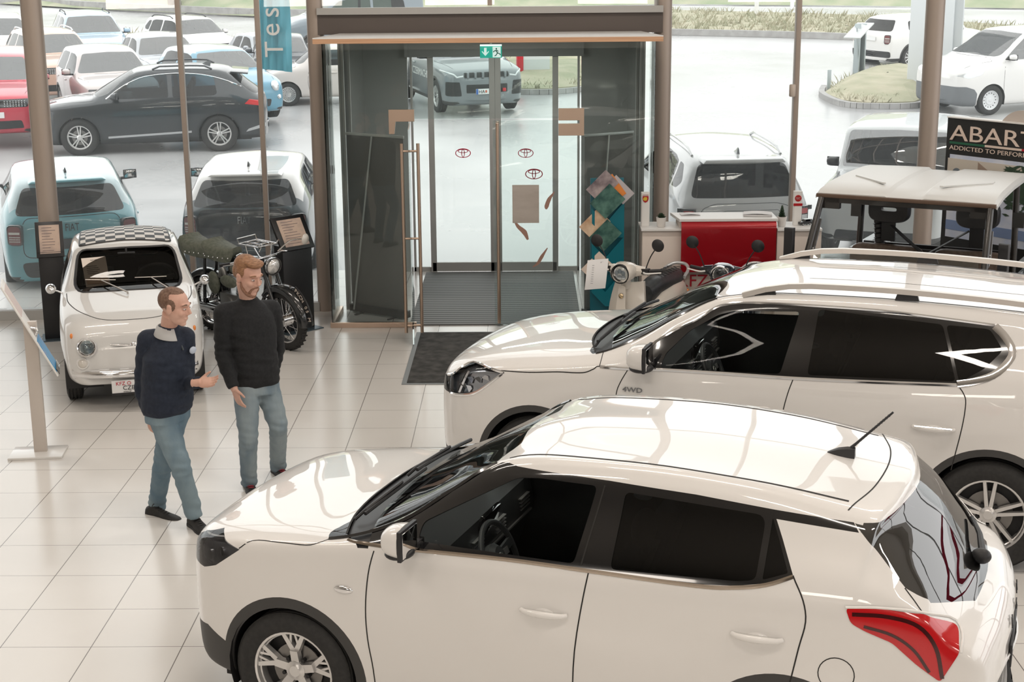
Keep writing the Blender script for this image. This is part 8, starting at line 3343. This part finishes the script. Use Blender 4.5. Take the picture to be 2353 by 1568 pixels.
def shoe(parent, heel, toe, m_, sole_m, lace_m, name='shoe', s=1.0, rise=0.0):
    """heel and toe are ground points"""
    h, t = V3(heel), V3(toe)
    f = nrm(t-h)
    sd = nrm(np.cross(V3(0, 0, 1), f))
    up = np.cross(f, sd)
    L = np.linalg.norm(t-h)
    prof = [(-0.02, 0.030, 0.05), (0.0, 0.036, 0.085), (0.10, 0.038, 0.098), (0.25, 0.036, 0.100), (0.40, 0.038, 0.080), (0.58, 0.046, 0.062), (0.76, 0.048, 0.052), (0.90, 0.040, 0.044), (0.98, 0.026, 0.034), (1.01, 0.010, 0.024)]
    rings, so = [], []
    for x, w, z in prof:
        w, z = w*s, z*s
        c = h+f*L*x
        rings.append([c+sd*w*a*1.0+up*(0.018*s+b*(z-0.018*s)) for a, b in ((-1, 0), (-1.02, 0.35), (-0.85, 0.75), (-0.45, 0.98), (0, 1.03), (0.45, 0.98), (0.85, 0.75), (1.02, 0.35), (1, 0))])
        so.append([c+sd*w*1.08*a+up*b*s for a, b in ((-1, 0), (-1.03, 0.012), (-0.98, 0.024), (0.98, 0.024), (1.03, 0.012), (1, 0))])
    m = MB()
    m.loft(rings)
    o = m.build(name, m_, parent, smooth=70)
    m = MB()
    m.loft(so)
    m.build('sole', sole_m, o, smooth=40)
    m = MB()
    for k in range(5):
        x = 0.30+0.075*k
        z = np.interp(x, [p[0] for p in prof], [p[2] for p in prof])*s+0.003
        c = h+f*L*x+up*z
        m.tube([c-sd*0.024*s-up*0.008, c+f*0.010, c+sd*0.024*s-up*0.008], 0.0032, n=6, sub=3)
    c = h+f*L*0.27+up*0.104*s
    for sg in (-1, 1):
        m.tube([c, c+sd*sg*0.025+up*0.02, c+sd*sg*0.05+up*0.0], 0.003, n=6, sub=4)
    m.build('laces', lace_m, o, smooth=60)
    return o


def rot_to(fwd, tilt=0.0):
    """columns: forward, left, up; tilt bows the head down"""
    f = nrm(fwd)
    l = nrm(np.cross(V3(0, 0, 1), f))
    u = np.cross(f, l)
    return np.stack([f*math.cos(tilt)-u*math.sin(tilt), l, f*math.sin(tilt)+u*math.cos(tilt)], 1)


def ring(c, R, a, b, n=28, e=0.85):
    return [V3(c)+R@V3(a*math.copysign(abs(math.cos(t))**e, math.cos(t)), b*math.copysign(abs(math.sin(t))**e, math.sin(t)), 0) for t in np.linspace(0, 2*PI, n+1)[:-1]]


def person(label, J, look, tilt, chest, top_m, jean_m, hair_m, hair, beard, hands, shoes, shoe_m, lace_m, belly=1.0, hs=1.0, collar=None):
    A = {k: V3(at_y(*v)) for k, v in J.items()}
    mid = (A['heel_r']+A['heel_l'])/2
    root = thing('person', label, 'person', (mid[0], mid[1], 0))
    for k in A:
        A[k] = A[k]-V3(mid[0], mid[1], 0)
    cf = nrm(chest)
    cl = nrm(np.cross(V3(0, 0, 1), cf))
    RH = rot_to(look, tilt)
    RC = np.stack([cf, cl, V3(0, 0, 1)], 1)
    # body under the clothes: one continuous surface
    b = MB()
    head_shape(b, A['head'], RH, hs)
    b.tube([A['head']+RH@V3(-0.02, 0, -0.05)*hs, A['neck']+V3(0, 0, 0.0), A['neck']-V3(0, 0, 0.08)], [0.058*hs, 0.060, 0.075], n=16, sub=3)
    b.tube([A['neck']-V3(0, 0, 0.05), (A['neck']+A['pelvis'])/2, A['pelvis']], [0.08, 0.12, 0.12], n=16)
    for s_ in 'rl':
        b.tube([A['neck']-V3(0, 0, 0.08), A['sho_'+s_]], 0.045, n=10)
        b.tube([A['sho_'+s_], A['elb_'+s_], A['wri_'+s_]], [0.048, 0.040, 0.028], n=12)
        b.tube([A['pelvis'], A['hip_'+s_], A['kne_'+s_], A['ank_'+s_]], [0.10, 0.085, 0.052, 0.036], n=12)
        d, palm, th, curl = hands[s_]
        hand_shape(b, A['wri_'+s_], d, palm, th, curl)
    body = remeshed(b, 'body', SKIN, root, 0.0048, 2)
    head_extras(root, A['head'], RH, hair_m, hair, hs, beard)
    # top
    m = MB()
    n_, p_ = A['neck'], A['pelvis']
    sh = (A['sho_r']+A['sho_l'])/2
    hw = np.linalg.norm((A['sho_r']-A['sho_l'])[:2])/2
    rings = []
    for t, a, w in ((-0.10, 0.125*belly, 0.175), (-0.04, 0.145*belly, 0.19), (0.15, 0.150*belly, 0.192), (0.40, 0.142*belly, 0.190), (0.65, 0.140, 0.20), (0.84, 0.125, hw*0.92), (0.95, 0.098, hw*0.66), (1.02, 0.076, 0.085), (1.06, 0.066, 0.070)):
        c = p_+(n_-p_)*t
        rings.append(ring(c, RC, a, w))
    m.loft(rings)
    for s_ in 'rl':
        m.tube([sh*0.5+A['sho_'+s_]*0.5, A['sho_'+s_]], [0.085, 0.080], n=14)
        m.ell(A['sho_'+s_], 0.078)
        w2 = A['wri_'+s_]+(A['wri_'+s_]-A['elb_'+s_])*(-0.02)
        m.tube([A['sho_'+s_], A['elb_'+s_], w2], [0.080, 0.070, 0.064, 0.058, 0.046], n=16)
        m.ell(A['elb_'+s_], 0.062)
        m.tube([w2-nrm(w2-A['elb_'+s_])*0.045, w2], 0.044, n=14)
    elb = [A['elb_r'], A['elb_l'], p_]

    def wr(co):
        d = np.min([np.linalg.norm(co-e, axis=1) for e in elb], 0)
        k = np.exp(-(d/0.16)**2)
        return (0.014*k+0.005)*fold(co)
    top = remeshed(m, 'top', top_m, root, 0.009, 4, wr)
    top.name = 'sweater' if not collar else 'jacket'
    if collar:
        collar(root, A, RC)
    # jeans
    m = MB()
    hr = []
    hc = (A['hip_r']+A['hip_l'])/2
    for dz, a, w in ((0.10, 0.118*belly, 0.165), (0.03, 0.125*belly, 0.175), (-0.05, 0.128, 0.178)):
        hr.append(ring(hc+V3(0, 0, dz), RC, a, w))
    m.loft(hr)
    for s_ in 'rl':
        h_, k_, a_ = A['hip_'+s_], A['kne_'+s_], A['ank_'+s_]
        m.tube([h_, h_*0.5+k_*0.5, k_, k_*0.5+a_*0.5, a_], [0.104, 0.092, 0.074, 0.068, 0.062], n=18)
        m.ell(h_, 0.108)
        m.ell(k_, 0.074)
        m.tube([a_*0.9+k_*0.1, a_-V3(0, 0, 0.015)], [0.064, 0.066], n=18)
    kn = [A['kne_r'], A['kne_l'], A['ank_r'], A['ank_l'], hc-V3(0, 0, 0.1)]

    def wj(co):
        d = np.min([np.linalg.norm(co-e, axis=1) for e in kn], 0)
        k = np.exp(-(d/0.13)**2)
        return (0.015*k+0.003)*fold(co)
    remeshed(m, 'jeans', jean_m, root, 0.009, 3, wj)
    for s_ in 'rl':
        hh, tt = A['heel_'+s_], A['toe_'+s_]
        shoe(root, hh, tt, shoe_m, mat('dark_sole', (0.02, 0.02, 0.022), 0.6), lace_m)
    return root


JEANS = noise_mat('blue_jeans', (0.15, 0.21, 0.26), (0.30, 0.36, 0.385), 5, 0.85, detail=8, stretch=(1, 1, 0.35), bump=0.15, bscale=420)
JEANS2 = noise_mat('dark_blue_jeans', (0.11, 0.18, 0.24), (0.23, 0.31, 0.355), 5, 0.85, detail=8, stretch=(1, 1, 0.35), bump=0.15, bscale=420)
KNIT = noise_mat('black_knit', (0.008, 0.009, 0.011), (0.014, 0.015, 0.017), 60, 0.85, bump=0.25, bscale=380)
NAVY = noise_mat('navy_cloth', (0.008, 0.014, 0.030), (0.014, 0.022, 0.042), 40, 0.8, bump=0.2, bscale=300)
HAIRL = noise_mat('light_brown_hair', (0.20, 0.095, 0.045), (0.36, 0.19, 0.10), 40, 0.5, stretch=(1, 1, 4))
HAIRD = noise_mat('cropped_brown_hair', (0.13, 0.07, 0.045), (0.22, 0.13, 0.09), 60, 0.6)
BEARD = noise_mat('stubble_brown', (0.22, 0.11, 0.07), (0.33, 0.18, 0.12), 90, 0.8)
BSHOE = noise_mat('black_shoe', (0.012, 0.012, 0.013), (0.022, 0.021, 0.02), 25, 0.6)

J1 = dict(head=(570, 634, 11.08), neck=(570, 694, 11.16), pelvis=(586, 868, 11.20), sho_r=(514, 719, 11.08), sho_l=(624, 712, 11.30), elb_r=(513, 820, 11.06), wri_r=(538, 893, 10.95),
          elb_l=(637, 805, 11.42), wri_l=(622, 868, 11.28), hip_r=(566, 890, 11.14), hip_l=(610, 884, 11.26), kne_r=(570, 1008, 11.06), kne_l=(640, 980, 11.18), ank_r=(572, 1108, 11.22), ank_l=(638, 1072, 11.56),
          heel_r=(568, 1122, 11.30), toe_r=(585, 1148, 11.02), heel_l=(632, 1088, 11.62), toe_l=(664, 1108, 11.36))
HAIR1 = [(-0.030, 0, 0.062, 0.092, 0.080, 0.075), (0.030, 0, 0.105, 0.060, 0.064, 0.030), (-0.060, 0, 0.02, 0.060, 0.074, 0.070), (0.052, 0.02, 0.112, 0.034, 0.040, 0.020), (-0.012, 0.070, 0.035, 0.040, 0.014, 0.045), (-0.012, -0.070, 0.035, 0.040, 0.014, 0.045)]
p1_ = person('man in black sweater and light blue jeans walking, beside the motorcycle', J1, (0.80, -0.60, 0), 0.32, (0.52, -0.85, 0), KNIT, JEANS, HAIRL, HAIR1, BEARD,
             {'r': (V3(0.30, -0.15, -0.93), (0.75, 0.65, 0), (0.6, -0.75, 0), 0.28), 'l': (V3(-0.1, -0.2, -0.95), (-0.8, 0.4, 0), (0.5, -0.8, 0), 0.5)},
             None, BSHOE, mat('red_lace', (0.45, 0.02, 0.04), 0.6), 1.0, 1.13)


def shirt_collar(root, A, RC):
    m = MB()
    c = A['neck']+V3(0, 0, -0.010)
    G = [[c+RC@V3(r*0.078*math.cos(t)+0.006*(z < 0), r*0.080*math.sin(t), z+0.012*math.cos(t)*(-1.6 if z < 0 else -0.6)) for t in np.linspace(0.35, 2*PI-0.35, 26)] for r, z in ((0.96, -0.02), (0.94, 0.035), (1.06, 0.030), (1.42, -0.035), (1.40, -0.040), (1.0, 0.02))]
    m.grid(G)
    o = m.build('collar', mat('collar_grey', (0.52, 0.52, 0.52), 0.7), root, smooth=60)
    m = MB()
    m.tube([c+RC@V3(0.085, 0, -0.05), c+RC@V3(0.125, 0, -0.13)], 0.006, n=6)
    m.build('zip', mat('dark_zip', (0.05, 0.06, 0.07), 0.4), root)
    p = A['neck']+RC@V3(0.145, 0.075, -0.155)
    m = MB()
    m.ell(p, (0.012, 0.034, 0.026), R=RC)
    m.build('chest_badge', mat('badge_pale', (0.50, 0.56, 0.66), 0.6), root, smooth=60)


J2 = dict(head=(402, 705, 10.30), neck=(388, 756, 10.38), pelvis=(384, 930, 10.42), sho_r=(340, 783, 10.40), sho_l=(424, 776, 10.42), elb_r=(327, 890, 10.44), wri_r=(343, 955, 10.36),
          elb_l=(428, 880, 10.44), wri_l=(456, 880, 10.14), hip_r=(368, 950, 10.40), hip_l=(402, 948, 10.46), kne_r=(414, 1068, 10.28), kne_l=(374, 1070, 10.48), ank_r=(446, 1182, 10.36), ank_l=(360, 1160, 10.70),
          heel_r=(440, 1206, 10.42), toe_r=(478, 1236, 10.20), heel_l=(342, 1188, 10.68), toe_l=(415, 1204, 10.52))
HAIR2 = [(-0.045, 0, 0.040, 0.078, 0.080, 0.080), (-0.020, 0, 0.095, 0.070, 0.058, 0.034), (-0.006, 0.070, 0.020, 0.040, 0.012, 0.045), (-0.006, -0.070, 0.020, 0.040, 0.012, 0.045)]
p2_ = person('man in navy jacket with grey collar gesturing with one hand before the vintage car', J2, (0.97, -0.22, 0), 0.22, (0.86, -0.50, 0), NAVY, JEANS2, HAIRD, HAIR2, None,
             {'r': (V3(0.12, -0.1, -0.98), (0.7, 0.7, 0), (0.6, -0.8, 0), 0.45), 'l': (V3(0.95, -0.20, 0.10), (-0.1, -0.75, 0.65), (0.1, 0.4, 0.9), 0.30)},
             None, BSHOE, mat('black_lace', (0.02, 0.02, 0.02), 0.6), 1.10, 1.06, shirt_collar)
